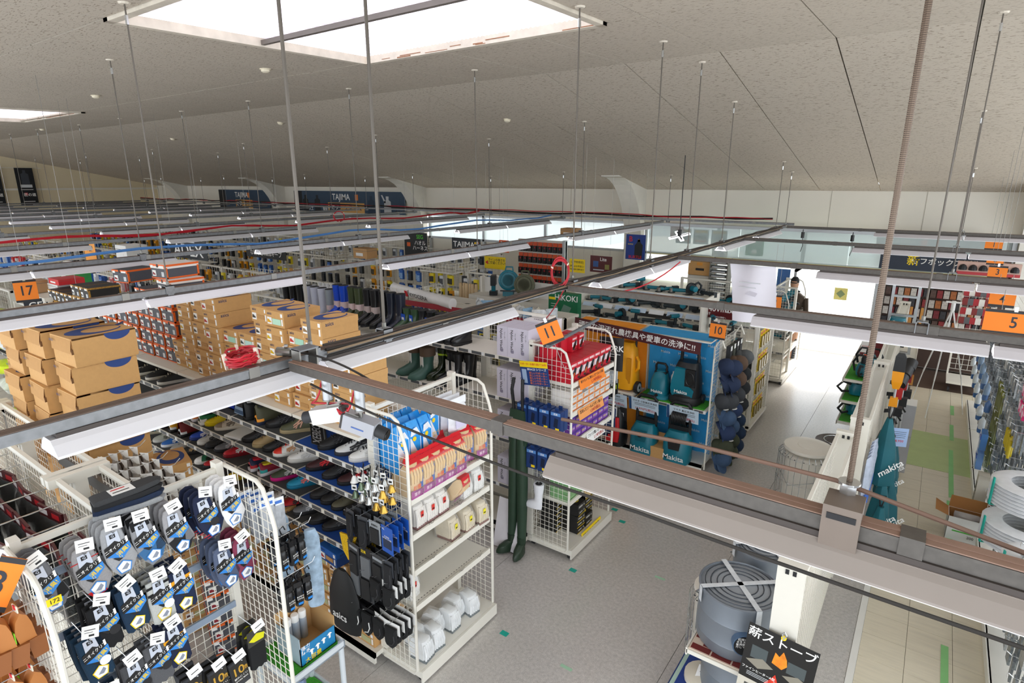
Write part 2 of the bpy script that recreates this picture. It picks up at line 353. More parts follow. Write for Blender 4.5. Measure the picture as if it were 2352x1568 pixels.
for i, x in enumerate(LX):
    rail('light_rail', 'long galvanised light rail over the shoe aisles, %s from the entrance side' % CN[i], (x, .1 if i == 0 else -.6, RZ), (x, 12.3, RZ), None)
    for j, (a, b) in enumerate(spans1 if i == 0 else spans):
        if i > 7 and j > 3 and False: continue
        fixture('white reflector strip light under the %s long rail, %s along it' % (CN[i], ORD[j]), (x, a, RZ-.046), (x, b, RZ-.046), 'strip lights on the long rails')
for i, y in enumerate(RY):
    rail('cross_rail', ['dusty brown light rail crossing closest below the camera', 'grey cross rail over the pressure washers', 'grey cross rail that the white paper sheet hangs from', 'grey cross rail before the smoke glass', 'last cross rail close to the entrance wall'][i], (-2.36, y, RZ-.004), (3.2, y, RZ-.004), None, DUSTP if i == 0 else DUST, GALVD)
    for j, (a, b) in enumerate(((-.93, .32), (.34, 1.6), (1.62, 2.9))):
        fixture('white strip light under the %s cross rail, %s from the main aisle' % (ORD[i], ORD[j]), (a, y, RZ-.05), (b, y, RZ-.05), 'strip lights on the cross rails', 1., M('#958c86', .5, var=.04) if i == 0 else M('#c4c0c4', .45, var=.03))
rail('cable_rail', 'long rail with bundled cables along the back wall', (-30, 12.75, RZ+.03), (-2.3, 12.55, RZ+.03), None)
for (nm, c, z, r, lab) in (('cable', CABLE, .05, .022, 'thick dark cable bundle lying on the rail along the back wall'), ('red_cable', CABLER, .06, .012, 'red cable lying on the rail along the back wall')):
    pts = [(-30+i*.7, 12.75-.2*i/40+rr(-.03, .03), RZ+z+rr(0, .05)) for i in range(40)]
    props(MB().tube(pts, r, c, 6).build(nm, smooth=True), lab, 'cable')
def rod(x, y, label, r=.006, zb=RZ, group='hanging rods'):
    h = cz(y)
    e = E('hanging_rod', label, 'rod', (x, y, zb), group=group); H = h-zb
    MB().cyl((0, 0, 0), (0, 0, H), r, M('#6b655e', .45, .5, var=.06), 6).build('rod', e)
    MB().box((-.035, -.022, -.055), (.035, .022, -.03), GALV).box((-.033, -.033, -.05), (-.028, .033, .02), GALV).box((.028, -.033, -.05), (.033, .033, .02), GALV).box((-.033, -.033, .015), (.033, .033, .02), GALV).cyl((0,0,.02), (0,0,.05), .012, STEEL, 6).build('clamp', e)
    MB().cyl((0, 0, H-.14), (0, 0, H-.08), .012, CHROME, 6).build('turnbuckle', e)
    MB().cyl((0, 0, H-.012), (0, 0, H+.004), .035, TRIMW, 10, r2=.045).build('ceiling_cap', e)
    return e
RODS = [(-2.42, 1.69), (-2.42, 2.17), (-2.42, 4.25), (-2.42, 5.87), (-2.42, 7.0), (-2.42, 8.35), (-2.42, 11.6), (-2.42, 12.4)]
for k, (x, y) in enumerate(RODS): rod(x, y, 'thin steel rod holding the nearest long rail, %s along it' % ORD[k], .009 if k < 2 else .006)
for i, x in enumerate(LX[1:]):
    for k, y in enumerate(([2.15, 6.0, 8.75, 12.6] if i % 2 == 0 else [3.0, 6.1, 9.4, 12.2])):
        rod(x, y, 'thin steel rod holding the %s long rail, %s along it' % (CN[i+1], ORD[k]))
for k, (dx, dz, r_, c_) in enumerate(((.036, -.012, .008, '#2b2622'), (.046, -.02, .006, '#8d7a63'), (.02, .008, .007, '#3a322c'), (.05, -.034, .006, '#1f1c1a'))):
    pts = [(-2.42+dx+rr(-.006, .006), 1.75+.35*i, RZ+dz+.006+rr(-.008, .008)) for i in range(30)]
    props(MB().tube(pts, r_, M(c_, .6), 6).build('cable', smooth=True), '%s cable running along the nearest long rail to the entrance' % ['dark upper', 'tan', 'brown', 'thin black'][k], 'cable')
big = E('threaded_rod', 'thick threaded rod dropping to the dusty rail closest below the camera', 'rod', (-.09, 1.6, RZ))
MB().cyl((0,0,.02), (0,0,1.98), .0065, M('#5d4f45', .4, .6), 8).build('rod', big)
th = MB()
for i in range(440): th.cyl((0,0,.05+i*.0043), (0,0,.0525+i*.0043), .0078, M('#77675a', .35, .7), 6)
th.build('thread', big)
MB().box((-.042, -.095, -.115), (.042, .0, .035), M('#7d7168', .55, .3, var=.08)).box((-.032, -.097, .0), (.032, -.094, .016), INK).box((-.046,-.098,-.125),(.046,.0,-.11),STEEL).box((-.028, -.1, -.13), (-.008, -.096, -.11), STEEL).box((.008, -.1, -.13), (.028, -.096, -.11), STEEL).build('clamp', big)
MB().cyl((0,0,.035), (0,0,.06), .021, CHROME, 6).cyl((0,0,.06), (0,0,.066), .026, CHROME, 12).build('nut', big)
for k, (x, y) in enumerate(((.0, 4.1), (.15, 6.55), (.2, 9.3), (.3, 12.25))): rod(x, y, 'thin steel rod holding the %s cross rail over the tiled aisle' % ORD[k+1])
# thin guy cable over the dusty rail, slack black cables
props(MB().tube([(-.95, 1.62, 2.87), (-.5, 1.63, 2.895), (-.12, 1.62, 2.9), (.3, 1.63, 2.83), (.9, 1.6, 2.82)], .006, M('#7a5f52', .6), 6).build('guy_cable', smooth=True), 'brown wire stretched to the thick threaded rod', 'cable')
REDP = [(-9.66, .4), (-9.66, 3), (-9.72, 5.5), (-9.7, 8), (-9.68, 11), (-9.9, 12.6)]; BLUP = [(-7.22, .4), (-7.24, 3), (-7.28, 6), (-7.24, 9), (-7.26, 12.3)]
def sag(a, b, d, n=12): return [tuple(a[i]+(b[i]-a[i])*t/n-(d*4*(t/n)*(1-t/n) if i == 2 else 0) for i in range(3)) for t in range(n+1)]
props(MB().tube(sag((-2.2, 1.52, 2.77), (-.6, 1.49, 2.70), .03)+sag((-.6, 1.49, 2.70), (1.5, 1.42, 2.76), .02)[1:], .005, CABLE, 6).build('black_cable', smooth=True), 'thin black cable hanging along the dusty rail', 'cable')
props(MB().tube(sag((-2.4, 1.62, 2.86), (-1.9, 1.6, 2.83), -.02)+sag((-1.9, 1.6, 2.83), (-1.5, 1.56, 2.78), .0)[1:], .005, CABLE, 6).build('black_cable', smooth=True), 'black wire beside the white security cameras', 'cable')
# red cable coils
def coil(name, label, c, r, n, X):
    e = E(name, label, 'cable coil', c); mb = MB(X)
    for k in range(n):
        rx = r*rr(.88, 1.05); ry = rx*rr(.85, 1); pts = [(rx*math.cos(t*math.pi/10)+rr(-.003,.003), ry*math.sin(t*math.pi/10), .006*k-.02+rr(-.006, .006)) for t in range(21)]
        mb.tube(pts, .0055, CABLER, 6)
    mb.build('loops', e, smooth=True)
    for a in (.6, 2.8, 4.6): MB(X @ Matrix.Rotation(a, 4, 'Z')).box((r*.86, -.006, -.035), (r*1.08, .006, .04), M('#e8d9c9', .5)).build('cable_tie', e)
coil('red_cable_coil', 'coil of red cable lying on the junction of the rails above the shoe boxes', (-2.5, 1.38, RZ+.03), .075, 8, Matrix.Rotation(RD(8), 4, 'X'))
coil('red_cable_coil', 'coil of red cable hanging beside the yellow sign in the middle', (-2.42, 4.05, RZ+.1), .12, 6, Matrix.Rotation(RD(35), 4, 'Z') @ Matrix.Rotation(RD(85), 4, 'X') @ Matrix.Scale(.6, 4, (1,0,0)))
coil('red_cable_coil', 'small coil of red cable on the far rails below the blue banners', (-9.7, 7.7, RZ+.14), .11, 5, Matrix.Rotation(RD(60), 4, 'Z') @ Matrix.Rotation(RD(80), 4, 'X'))
props(MB().tube(sag((-2.35, 4.15, 2.83), (-2.0, 5.6, 2.9), .15), .006, CABLER, 6).build('red_cable', smooth=True), 'red cable drooping below the rail junction towards the entrance', 'cable')
props(MB().tube(sag((-2.4, 4.1, 2.83), (-3.9, 5.9, 2.0), .12), .006, CABLER, 6).build('red_cable', smooth=True), 'red cable falling from the rail junction to the grey camera box', 'cable')
for nm, lab, c, pts in (('red_cable', 'bundle of thin red cables strung over the far left rails', CABLER, REDP), ('blue_cable', 'blue cable strung over the far left rails', M('#4f86c8', .5), BLUP)):
    for q in range(3 if nm == 'red_cable' else 1):
        pp_ = []
        for (x0, y0), (x1, y1) in zip(pts, pts[1:]):
            for t in range(6): pp_.append((x0+(x1-x0)*t/6, y0+(y1-y0)*t/6+.05*(q-1)+rr(-.04, .04), RZ+.05+.03*math.cos(t*1.047)+rr(-.01, .01)))
        props(MB().tube(pp_, .011 if q else .016, c, 6).build(nm, smooth=True), lab+['', ', thinner strand', ', thinnest strand'][q], 'cable')
# smoke detectors on the ceiling
det = Proto('smoke_detector', 'detector')
det.part('base', MB().cyl((0,0,-.012), (0,0,0), .062, M('#e6dcc4', .5), 16)); det.part('cap', MB().lathe([(.05, -.012), (.048, -.03), (.03, -.042), (.001, -.043)], M('#efe6cf', .5), 16), True)
for k, (x, y) in enumerate(((-6.6, 4.35), (-10.6, 4.1), (-11.2, 7.6), (-16.5, 8.0), (-6.1, 8.4), (.45, 5.2), (-19, 6))):
    det.put((x, y, cz(y)), 'cream round smoke detector on the ceiling, %s from the left' % ['fourth','third','fifth','second','sixth','last','first'][k], rot=(RD(1.4) if y < 6.8 else RD(-11.5), 0, 0), group='smoke detectors')
# security cameras hung from the dusty rail
def sec_cam(label, x, y, z0, L, body, lens_dir, rz, tilt, col):
    e = E('security_camera', label, 'camera', (x, y, z0))
    MB().cyl((0,0,0), (0,0,-.1), .022, M('#b9bcc0', .35, .5), 14).cyl((0,0,-.1), (0,0,-.105), .024, STEEL, 14).cyl((0,0,-.1), (0,0,-.15), .008, STEEL, 8).build('pole', e, True)
    X = Matrix.Translation((0,0,-.17)) @ Matrix.Rotation(rz, 4, 'Z') @ Matrix.Rotation(tilt, 4, 'Y')
    MB(X).box((-L/2, -.035, -.035), (L/2, .035, .035), col).box((-L/2, -.02, .035), (-.01, .02, .045), STEEL).build('body', e)
    MB(X).cyl((L/2, 0, 0), (L/2+.05, 0, -.004), .028, DARK, 14).cyl((L/2+.05, 0, -.004), (L/2+.055, 0, -.004), .024, M('#0b0b10', .1), 14).build('lens', e, True)
    MB(X).box((-L/2-.012, -.033, -.033), (-L/2, .033, .033), M('#3b3634', .6)).box((-L/2-.018, -.022, -.02), (-L/2-.012, -.002, .005), PAPER).build('rear_panel', e)
    MB(X).box((-.03, -.0365, -.01), (.03, -.035, -.004), M('#3f62a8', .5)).build('type_plate', e)
    MB().tube([(-.02, 0, -.0), (-.028, -.01, -.03), (-.03, -.02, -.07), (-.045, -.03, -.105), (-.075, -.035, -.125), tuple(X @ Vector((-L/2-.05, .0, .03))), tuple(X @ Vector((-L/2-.035, 0, .012))), tuple(X @ Vector((-L/2-.015, 0, .01)))], .0045, CABLER if col != WHITE else CABLE, 6).build('lead', e, True)
sec_cam('grey box security camera on a pole under the dusty rail', -1.92, 1.56, 2.80, .15, 0, 0, RD(20), RD(14), M('#a9abb3', .45))
sec_cam('white security camera with red lead near the rail junction', -2.14, 1.56, 2.80, .15, 0, 0, RD(205), RD(12), M('#dfe2e2', .45))
# clamp at the rail junction
j = E('rail_junction_clamp', 'steel clamp joining the long rail and the dusty cross rail', 'clamp', (-2.34, 1.6, RZ))
MB().box((-.03, -.05, -.06), (.03, -.042, .05), STEEL).box((-.03, .042, -.06), (.03, .05, .05), STEEL).box((-.04, -.05, .045), (.04, .05, .052), GALV).build('plate', j)
MB().cyl((-.07, -.02, .02), (-.14, -.05, .02), .022, STEEL, 12).cyl((-.1, -.03, .045), (-.1, -.03, .055), .01, CHROME, 6).build('pipe_end', j)
# ---------------------------------------------------------------- gondolas (wheeled wire shelving)
WIRE = M('#efece2', .4, var=0); MATG = M('#4c4e50', .85, var=.06); MATB = M('#1d4fa6', .8, var=.04); INS = M('#55585c', .4); TAG = M('#e3e5e7', .5, var=0); PERF = M('#e6e3da', .45, var=.02)
def shelf_part(e, x0, x1, yf, yb, z, top=None, rail=True, lip=.035, name='shelf'):
    "one shelf along x; yf is the aisle edge"
    a, b = sorted((yf, yb)); mb = MB().box((x0, a, z-.025), (x1, b, z-.003), IVORY).box((x0, a, z-.003), (x1, b, z), top or IVORY)
    s = 1 if yb > yf else -1; y1 = yf-s*.008
    mb.box((x0, min(yf, y1), z-lip), (x1, max(yf, y1), z+.006), IVORY)
    o = mb.build(name, e)
    if rail:
        p = MB(); n = max(2, int((x1-x0)/.15)); ya, yb_ = sorted((y1, y1-s*.003))
        for i in range(n):
            c = x0+(i+.1)*(x1-x0)/n; w = (x1-x0)/n*.72
            p.box((c, ya, z-lip+.006), (c+w, yb_, z), INS)
            if (i*7+int(z*100)) % 3: p.box((c+w+.004, ya-.001, z-lip+.004), (c+w+.034, yb_+.001, z+.002), TAG)
        p.build('price_rail', o)
    return o
def gondola(x0, x1, y, H, front=(), back=(), dep=.45, label='', group=None, grid=True, wheels=True, top_z=None, fm=None, fcap=True, double=False, cell=.05, baseb=True):
    e = E('wire_gondola', label, 'gondola', (0, 0, 0), group=group)
    for xx in (x0, x1-.04):
        MB().box((xx, y-.035, .05), (xx+.04, y+.035, H), IVORY).build('post', e)
    L = x1-x0
    for yy in ((y-.11, y+.11) if double else (y,)):
        m = MB().grid((x0+.04, yy, .25), (L-.08, 0, 0), (0, 0, H-.3), int(L/cell), int((H-.3)/cell), .0032, WIRE)
        m.box((x0+.03, yy-.012, H-.03), (x1-.03, yy+.012, H), IVORY); m.build('back_grid', e)
    if double:
        for xx in (x0, x1-.05): MB().box((xx, y-.16, H-.05), (xx+.05, y+.16, H+.005), IVORY).build('top_bracket', e)
    MB().box((x0, y-dep, .08), (x1, y-.03, .12), IVORY).box((x0, y-dep, .03), (x1, y-dep+.02, .12), IVORY).build('base_shelf', e)
    if baseb: MB().box((x0, y+.03, .08), (x1, y+dep, .12), IVORY).box((x0, y+dep-.02, .03), (x1, y+dep, .12), IVORY).build('base_shelf', e)
    for z in front: shelf_part(e, x0+.01, x1-.01, y-dep, y-.04, z, fm)
    for z in back: shelf_part(e, x0+.01, x1-.01, y+dep, y+.04, z, None, False)
    return e
def caster(e, x, y): 
    MB().cyl((x-.014, y, .035), (x+.014, y, .035), .035, M('#26272a', .6), 12).box((x-.02, y-.012, .035), (x+.02, y+.012, .09), DARK).build('caster', e)
def end_gondola(xb, xf, y0, y1, H, shelves, label, sidegrid=(True, True), tags=True, castors=True):
    "end unit facing +x"
    e = E('end_gondola', label, 'gondola')
    for yy in (y0, y1-.04): MB().box((xb-.03, yy, .04), (xb+.03, yy+.04, H+.03), IVORY).build('post', e)
    MB().grid((xb+.01, y0+.04, .2), (0, y1-y0-.08, 0), (0, 0, H-.25), int((y1-y0)/.05), int((H-.25)/.05), .0032, WIRE).box((xb-.005, y0, H-.03), (xb+.02, y1, H), IVORY).build('back_grid', e)
    MB().box((xb, y0-.01, .06), (xf+.03, y1+.01, .115), IVORY).box((xf+.03, y0-.01, .02), (xf+.045, y1+.01, .12), IVORY).box((xb, y0, .115), (xf+.02, y1, .118), PERF).build('base', e)
    if castors:
        for xx in (xb+.04, xf): 
            for yy in (y0+.04, y1-.04): caster(e, xx, yy)
    for yy in (y0-.012, y1+.012):
        pts = [(xb, yy, H), (xf-.13, yy, H), (xf-.075, yy, H-.03), (xf-.02, yy, H-.17), (xf, yy, H-.24), (xf, yy, .12), (xf-.03, yy, .075), (xb+.02, yy, .07)]
        f = MB().tube(pts, .012, IVORY, 8).build('side_frame', e, True)
        g = MB()
        nz = int((H-.15)/.05)
        for i in range(1, nz):
            z = .1+i*.05; xe = xf if z < H-.24 else xf-.02-(z-(H-.17))*.4 if z < H-.03 else xf-.1
            g.box((xb, yy-.0016, z-.0016), (xe, yy+.0016, z+.0016), WIRE)
        nx = int((xf-xb)/.05)
        for i in range(1, nx):
            x = xb+i*.05; zt = H if x < xf-.13 else H-.03 if x < xf-.075 else H-.15
            g.box((x-.0016, yy-.003, .08), (x+.0016, yy, zt), WIRE)
        g.build('side_grid', f)
    for z in shelves:
        s = MB().box((xb+.02, y0+.01, z-.03), (xf-.02, y1-.01, z-.002), IVORY).box((xb+.03, y0+.012, z-.002), (xf-.03, y1-.012, z), PERF).box((xf-.02, y0+.01, z-.035), (xf-.004, y1-.01, z+.012), IVORY).build('shelf', e)
        w = MB(); n = 26
        for i in range(n): w.box((xf-.06, y0+.05+i*(y1-y0-.1)/n, z), (xf-.055, y0+.05+i*(y1-y0-.1)/n+.012, z+.001), DARK)
        w.build('perforation', s)
        if tags:
            t = MB()
            for q in (.2, .55, .8): t.tube([(xf-.004, y0+(y1-y0)*q+d, z+.012+h) for d, h in ((0, 0), (.0, .012), (.02, .012), (.02, 0), (.04, 0), (.04, .012), (.06, .012))], .002, STEEL, 4)
            t.build('label_clip', s)
    return e
MODX = [-3.06, -3.84, -4.73, -5.62, -6.5, -7.4, -8.3, -9.2, -10.1, -11.0, -11.9]
# row A: the shoe gondolas
for i, (x1, x0) in enumerate(zip(MODX, MODX[1:])):
    gondola(x0, x1, 2.95, 1.98 if i < 6 else 1.8, front=((.98, 1.22, 1.46, 1.70) if i < 5 else (1.2, 1.6)), back=(), dep=.5, fm=MATB if i == 0 else MATG,
        label='white shoe shelving with %s shelf mats, %s bay from the glove end unit' % ('blue' if i == 0 else 'grey', ORD[i]), group='shoe shelving bays')
    if i < 7:
        e = bpy.data.objects['wire_gondola' if i == 0 else 'wire_gondola.%03d' % i]
        MB().box((x0+.01, 2.46, 1.905), (x1-.01, 3.3, 1.93), IVORY).build('top_shelf', e)
end_gondola(-3.06, -2.68, 2.55, 3.45, 2.13, (.65, .95, 1.24, 1.52), 'white end unit with packs of work gloves and empty lower shelves')
# row S: the sock gondola close to the camera
for i, (x0, x1) in enumerate(((-4.0, -3.12), (-4.9, -4.02), (-5.8, -4.92), (-6.7, -5.82))):
    gondola(x0, x1, 1.1, 1.98, dep=.42, label='white double mesh gondola behind the sock display, %s from the aisle' % ORD[i], group='mesh gondolas behind the socks', double=True)
end_gondola(-3.08, -2.62, .55, 1.5, 2.12, (), 'white wire end unit hung with work socks')
# row B
for i, (x1, x0) in enumerate(zip([-3.02, -3.9, -4.8, -5.7, -6.6, -7.5], [-3.9, -4.8, -5.7, -6.6, -7.5, -8.4])):
    gondola(x0, x1, 4.95, 2.35 if i == 0 else 2.0, front=((.6, 1.12, 1.56, 1.99) if i == 0 else (.6, 1.5, 1.98) if i == 1 else (1.5, 1.9)), back=(1.5,), dep=.47, label='white boot gondola, %s bay from the red box end unit' % ORD[i], group='boot gondola bays')
end_gondola(-3.0, -2.53, 4.5, 5.37, 2.17, (.62, .93, 1.25, 1.55, 1.84), 'white end unit stacked with red, orange and purple glove boxes')
# ---------------------------------------------------------------- shoe boxes
def swirl(mb, X, m, s=1., flip=1):
    "the crescent swirl printed on the lids: two offset ellipses, drawn as a strip"
    n = 22; o = []; q = []
    for i in range(n+1):
        a = RD(20)+i/n*RD(325)
        o.append((.115*math.cos(a), .082*math.sin(a)*flip)); k = i/n
        w = .012+.05*math.sin(math.pi*min(1, k*1.05))**1.2
        q.append(((.115-w)*math.cos(a)+.004, (.082-w*.72)*math.sin(a)*flip))
    vs = [X @ Vector((x*s, y*s, 0)) for x, y in o+q]
    mb.add(vs, [(i, i+1, n+2+i, n+1+i) for i in range(n)], m)
    mb.add([X @ Vector((x*s, y*s, 0)) for x, y in ((.105, .03*flip), (.16, .075*flip), (.168, .06*flip), (.11, .0))], [(0, 1, 2, 3)], m)
def shoe_icon(mb, X, w, col):
    p = [(-.5, -.3), (.5, -.3), (.5, -.12), (.3, .0), (.1, .08), (-.1, .3), (-.3, .22), (-.45, .32)]
    mb.add([X @ Vector((a*w, b*w, 0)) for a, b in p], [tuple(range(8))], col)
def kraft_box(pic='#d9b11c', tab=None, w=.235, l=.335, h=.125, plain=False, kr=KRAFT, blue=NAVY, lidc=None):
    P = Proto('shoe_box', 'box'); lk = lidc or kr
    P.part('box_body', MB().box((-w/2+.003, -l/2+.003, 0), (w/2-.003, l/2-.003, h-.01), kr))
    lid = MB().box((-w/2, -l/2, h-.045), (w/2, l/2, h), lk)
    if not plain: lid.box((-w/2-.0006, -l/2+.05, h-.028), (-w/2, -l/2+.062, h-.02), INK)
    i = P.part('lid', lid)
    pr = MB(); swirl(pr, Matrix.Translation((0, .01, h+.0012)) @ Matrix.Rotation(RD(90), 4, 'Z') @ Matrix.Scale(1.18, 4), blue)
    fx = frame((0, -l/2-.0012, 0), (1, 0, 0), (0, 0, 1)); rx = frame((w/2+.0012, 0, 0), (0, 1, 0), (0, 0, 1))
    ic = M('#20365f', .6, var=0)
    pr.text('asics', .03, fx @ Matrix.Translation((-w/2+.055, h-.022, 0)), ic); pr.text('asics', .04, rx @ Matrix.Translation((-l/2+.07, h-.024, 0)), ic)
    pr.box((w/2-.04, -l/2-.0012, h-.04), (w/2-.015, -l/2-.0005, h-.012), PAPER)
    P.part('lid_print', pr, sub=i)
    if not plain:
        lb = MB().box((-w/2+.02, -l/2-.0005, .018), (-w/2+.075, -l/2+.003, .072), PAPER)
        shoe_icon(lb, fx @ Matrix.Translation((-w/2+.047, .045, .001)), .046, M(pic, .6, var=0))
        lb.box((w/2-.035, -l/2-.0003, .02), (w/2-.02, -l/2+.003, .07), PAPER)
        if tab: lb.box((-w/2+.085, -l/2-.0004, .02), (w/2-.045, -l/2+.003, .066), M(tab, .6, var=0))
        else: lb.box((-w/2+.09, -l/2-.0004, .03), (w/2-.05, -l/2+.003, .062), KRAFT_D)
        P.part('end_label', lb, label='printed end label with shoe picture')
    return P
KB = {k: kraft_box(*v) for k, v in dict(yellow=('#d9b11c',), dark=('#3a3530',), red=('#b3221f',), mint=('#c9352f', '#a9d8c2'), mintdark=('#3d4a48', '#bfe3dc'), yellowmint=('#e0a70e', '#b8e0c8'), tan=('#94754e',), brown=('#5b2a22', '#b9b98a')).items()}
WD = dict(yellow='yellow shoe', dark='dark shoe', red='red shoe', mint='red shoe and mint', mintdark='grey shoe and mint', yellowmint='yellow shoe and mint', tan='tan boot', brown='maroon shoe')
def stack(x, y, z, kinds, where, pitch=.127, h=.125, wob=.012, rz=0, K=None, grp='kraft shoe boxes on the shoe gondola', desc='kraft shoe box, {} label, {}, {}'):
    n = len(kinds)
    for i, k in enumerate(kinds):
        pos = 'topmost' if i == n-1 else 'lowest' if i == 0 else ORD[i]+' up'
        KB[k].put((x+rr(-.004, .004), y+rr(-wob, wob), z+i*pitch), desc.format(WD[k], pos, where), rz+rr(-.015, .015), grp)
# columns on top of the shoe gondola, left to right
TZ = 1.931
stack(-5.74, 2.73, TZ, ['dark', 'dark'], 'low pile beside the orange boxes')
stack(-5.50, 2.72, TZ, ['yellow']*6, 'column right of the orange boxes')
stack(-5.26, 2.72, TZ, ['dark']*6, 'second column from the orange boxes')
stack(-5.01, 2.70, TZ, ['red']*6, 'third column from the orange boxes')
stack(-4.77, 2.73, TZ, ['dark', 'yellow', 'dark', 'mint'], 'lower column beside the red label boxes')
stack(-4.53, 2.72, TZ, ['mintdark', 'dark', 'yellow', 'mintdark'], 'lower column before the highest stack')
stack(-4.30, 2.74, TZ, ['dark', 'dark', 'mintdark', 'dark', 'dark', 'dark'], 'highest stack of the middle')
stack(-4.06, 2.70, TZ, ['yellow', 'yellow', 'mintdark', 'yellow', 'yellow', 'yellowmint'], 'column with yellow shoe pictures')
stack(-3.82, 2.73, TZ, ['red', 'red', 'red', 'mint', 'mint'], 'column beside the yellow shoe column')
stack(-3.57, 2.69, TZ, ['tan']*6, 'column under the big swirl lid', desc='kraft boot box, {} label, {}, {}')
stack(-3.315, 2.71, TZ, ['dark']*4, 'last column by the glove end unit')
# boxes on the floor under the shoes
for i, (x, n, t) in enumerate(((-3.22, 4, 0), (-3.48, 5, .01), (-3.73, 5, 0), (-3.98, 5, .02), (-4.24, 6, 0), (-4.5, 6, 0), (-4.76, 6, 0), (-5.02, 6, .02), (-5.28, 6, 0))):
    stack(x, 2.66, .121, ['brown']*n, 'floor pile %s from the glove end' % ORD[i], grp='kraft boxes under the shoe shelves')
KB['brown'].put((-3.87, 2.6, .121+5*.127+.002), 'tilted kraft box with swirl lid on the floor piles under the blue mats', RD(4), 'kraft boxes under the shoe shelves')
KB['brown'].put((-4.2, 2.56, .121+6*.127+.002), 'kraft box with big navy swirl lid lying beside the tilted box under the shoes', RD(-3), 'kraft boxes under the shoe shelves')
BLU = kraft_box('#b3221f', None, kr=M('#14498f', .5), blue=M('#1d8fe0', .5), lidc=M('#175fb4', .5))
BLU.put((-3.5, 2.6, .121+5*.127+.002), 'blue shoe box with light blue swirl on the kraft piles beside the black bag', RD(-4))
# orange and grey boxes, black boxes with gold trim
def trim_box(body, edge, w=.24, l=.34, h=.135, leopard=False, white=False):
    P = Proto('shoe_box', 'box'); b = M(body, .6); t = M(edge, .6, var=.5 if leopard else .02, scale=90 if leopard else 6)
    P.part('box_body', MB().box((-w/2+.003, -l/2+.003, 0), (w/2-.003, l/2-.003, h-.01), b).box((w/2-.004, -l/2+.002, 0), (w/2+.001, -l/2+.022, h-.03), t).box((w/2-.004, l/2-.02, 0), (w/2+.001, l/2-.003, h-.03), t).box((-w/2+.002, -l/2+.0, 0), (w/2-.002, -l/2+.003, .008), t).box((w/2-.004, -l/2, 0), (w/2+.001, l/2, .013), t))
    i = P.part('lid', MB().box((-w/2, -l/2, h-.04), (w/2, l/2, h), M('#f2eee8', .5) if white else b).box((-w/2-.001, -l/2-.001, h-.02), (w/2+.001, l/2+.001, h-.0005), t).box((w/2-.014, -l/2-.002, h-.04), (w/2+.0015, -l/2+.001, h), t).box((-.012, -l/2-.003, h-.03), (.012, -l/2+.001, h-.0), INK))
    P.part('lid_label', MB().box((.03, -l/2-.003, h-.03), (w/2-.02, -l/2, h-.012), PAPER).box((-w/2+.012, -l/2-.003, h-.036), (-w/2+.05, -l/2, h-.012), PAPER), sub=i)
    lb = MB().box((-w/2+.03, -l/2-.002, .02), (-w/2+.085, -l/2+.003, .075), PAPER).box((w/2-.065, -l/2-.002, .02), (w/2-.025, -l/2+.003, .065), PRICE)
    fx = frame((0, -l/2-.003, 0), (1, 0, 0), (0, 0, 1)); shoe_icon(lb, fx @ Matrix.Translation((-w/2+.057, .045, .0)), .044, M('#8d1c2c' if not leopard else '#222222', .6, var=0))
    P.part('end_label', lb, label='printed end label with shoe picture'); return P
OB = trim_box('#50525a', '#f06a1c'); OBW = trim_box('#50525a', '#f06a1c', white=True); LB = trim_box('#2c2a29', '#b98a3a', leopard=True)
for c in range(7):
    x = -5.94-.262*c; n = (6, 5, 5, 4, 4, 3, 3)[c]
    for i in range(n):
        P = OBW if (c, i) in ((0, 5), (1, 4)) else OB
        P.put((x, 2.76+rr(-.01, .01), TZ+i*.137), 'grey shoe box with orange edges, %s, column %s from the kraft boxes' % ('topmost' if i == n-1 else ORD[i]+' up', ORD[c]), rr(-.02, .02), 'grey and orange shoe boxes')
OBW.put((-6.05, 2.78, TZ+6*.137+.001), 'white topped orange edged shoe box highest on the orange stack', RD(6)); OB.put((-7.0, 2.8, TZ+4*.137+.14), 'grey orange edged box set askew on the middle of the stack', RD(12))
for c in range(5):
    for i in range((4, 4, 3, 3, 3)[c]):
        LB.put((-7.9-.262*c, 2.76, TZ+i*.137), 'black shoe box with gold patterned trim, %s, column %s from the orange boxes' % (ORD[i]+' up', ORD[c]), rr(-.02, .02), 'black and gold shoe boxes')
# large boot boxes on the near gondola
BB = Proto('boot_box', 'box'); w, l, h = .32, .40, .20
BB.part('box_body', MB().box((-w/2+.003, -l/2+.003, 0), (w/2-.003, l/2-.003, h-.01), KRAFT))
i = BB.part('lid', MB().box((-w/2, -l/2, h-.012), (w/2, l/2, h), KRAFT).box((w/2-.003, -l/2, h-.19), (w/2, l/2, h), KRAFT).box((-w/2, -l/2-.002, h-.085), (w/2-.012, -l/2+.002, h), KRAFT))
BB.part('end_flap', MB().add([(-w/2+.01, -l/2-.003, h-.01), (w/2-.005, -l/2-.003, h-.01), (w/2-.012, -l/2-.016, h-.1), (-w/2+.02, -l/2-.012, h-.1)], [(0, 3, 2, 1)], KRAFT_D).box((w/2-.004, -l/2-.012, h-.105), (w/2+.001, -l/2, h-.07), M('#6e4a28', .8)), sub=i)
pr = MB(); swirl(pr, Matrix.Translation((0, 0, h+.0012)) @ Matrix.Rotation(RD(90), 4, 'Z') @ Matrix.Scale(1.5, 4), NAVY)
pr.text('asics', .032, frame((0, -l/2-.0165, 0), (1, 0, 0), (0, 0, 1)) @ Matrix.Translation((-w/2+.05, h-.03, .002)), M('#20365f', .6, var=0))
n = 14; pr.add([(w/2+.0015, l/2-.12+.085*math.cos(a), h-.002-.055*math.sin(a)) for a in [math.pi*t/n for t in range(n+1)]], [tuple(range(n+1))], NAVY)
BB.part('lid_print', pr, sub=i)
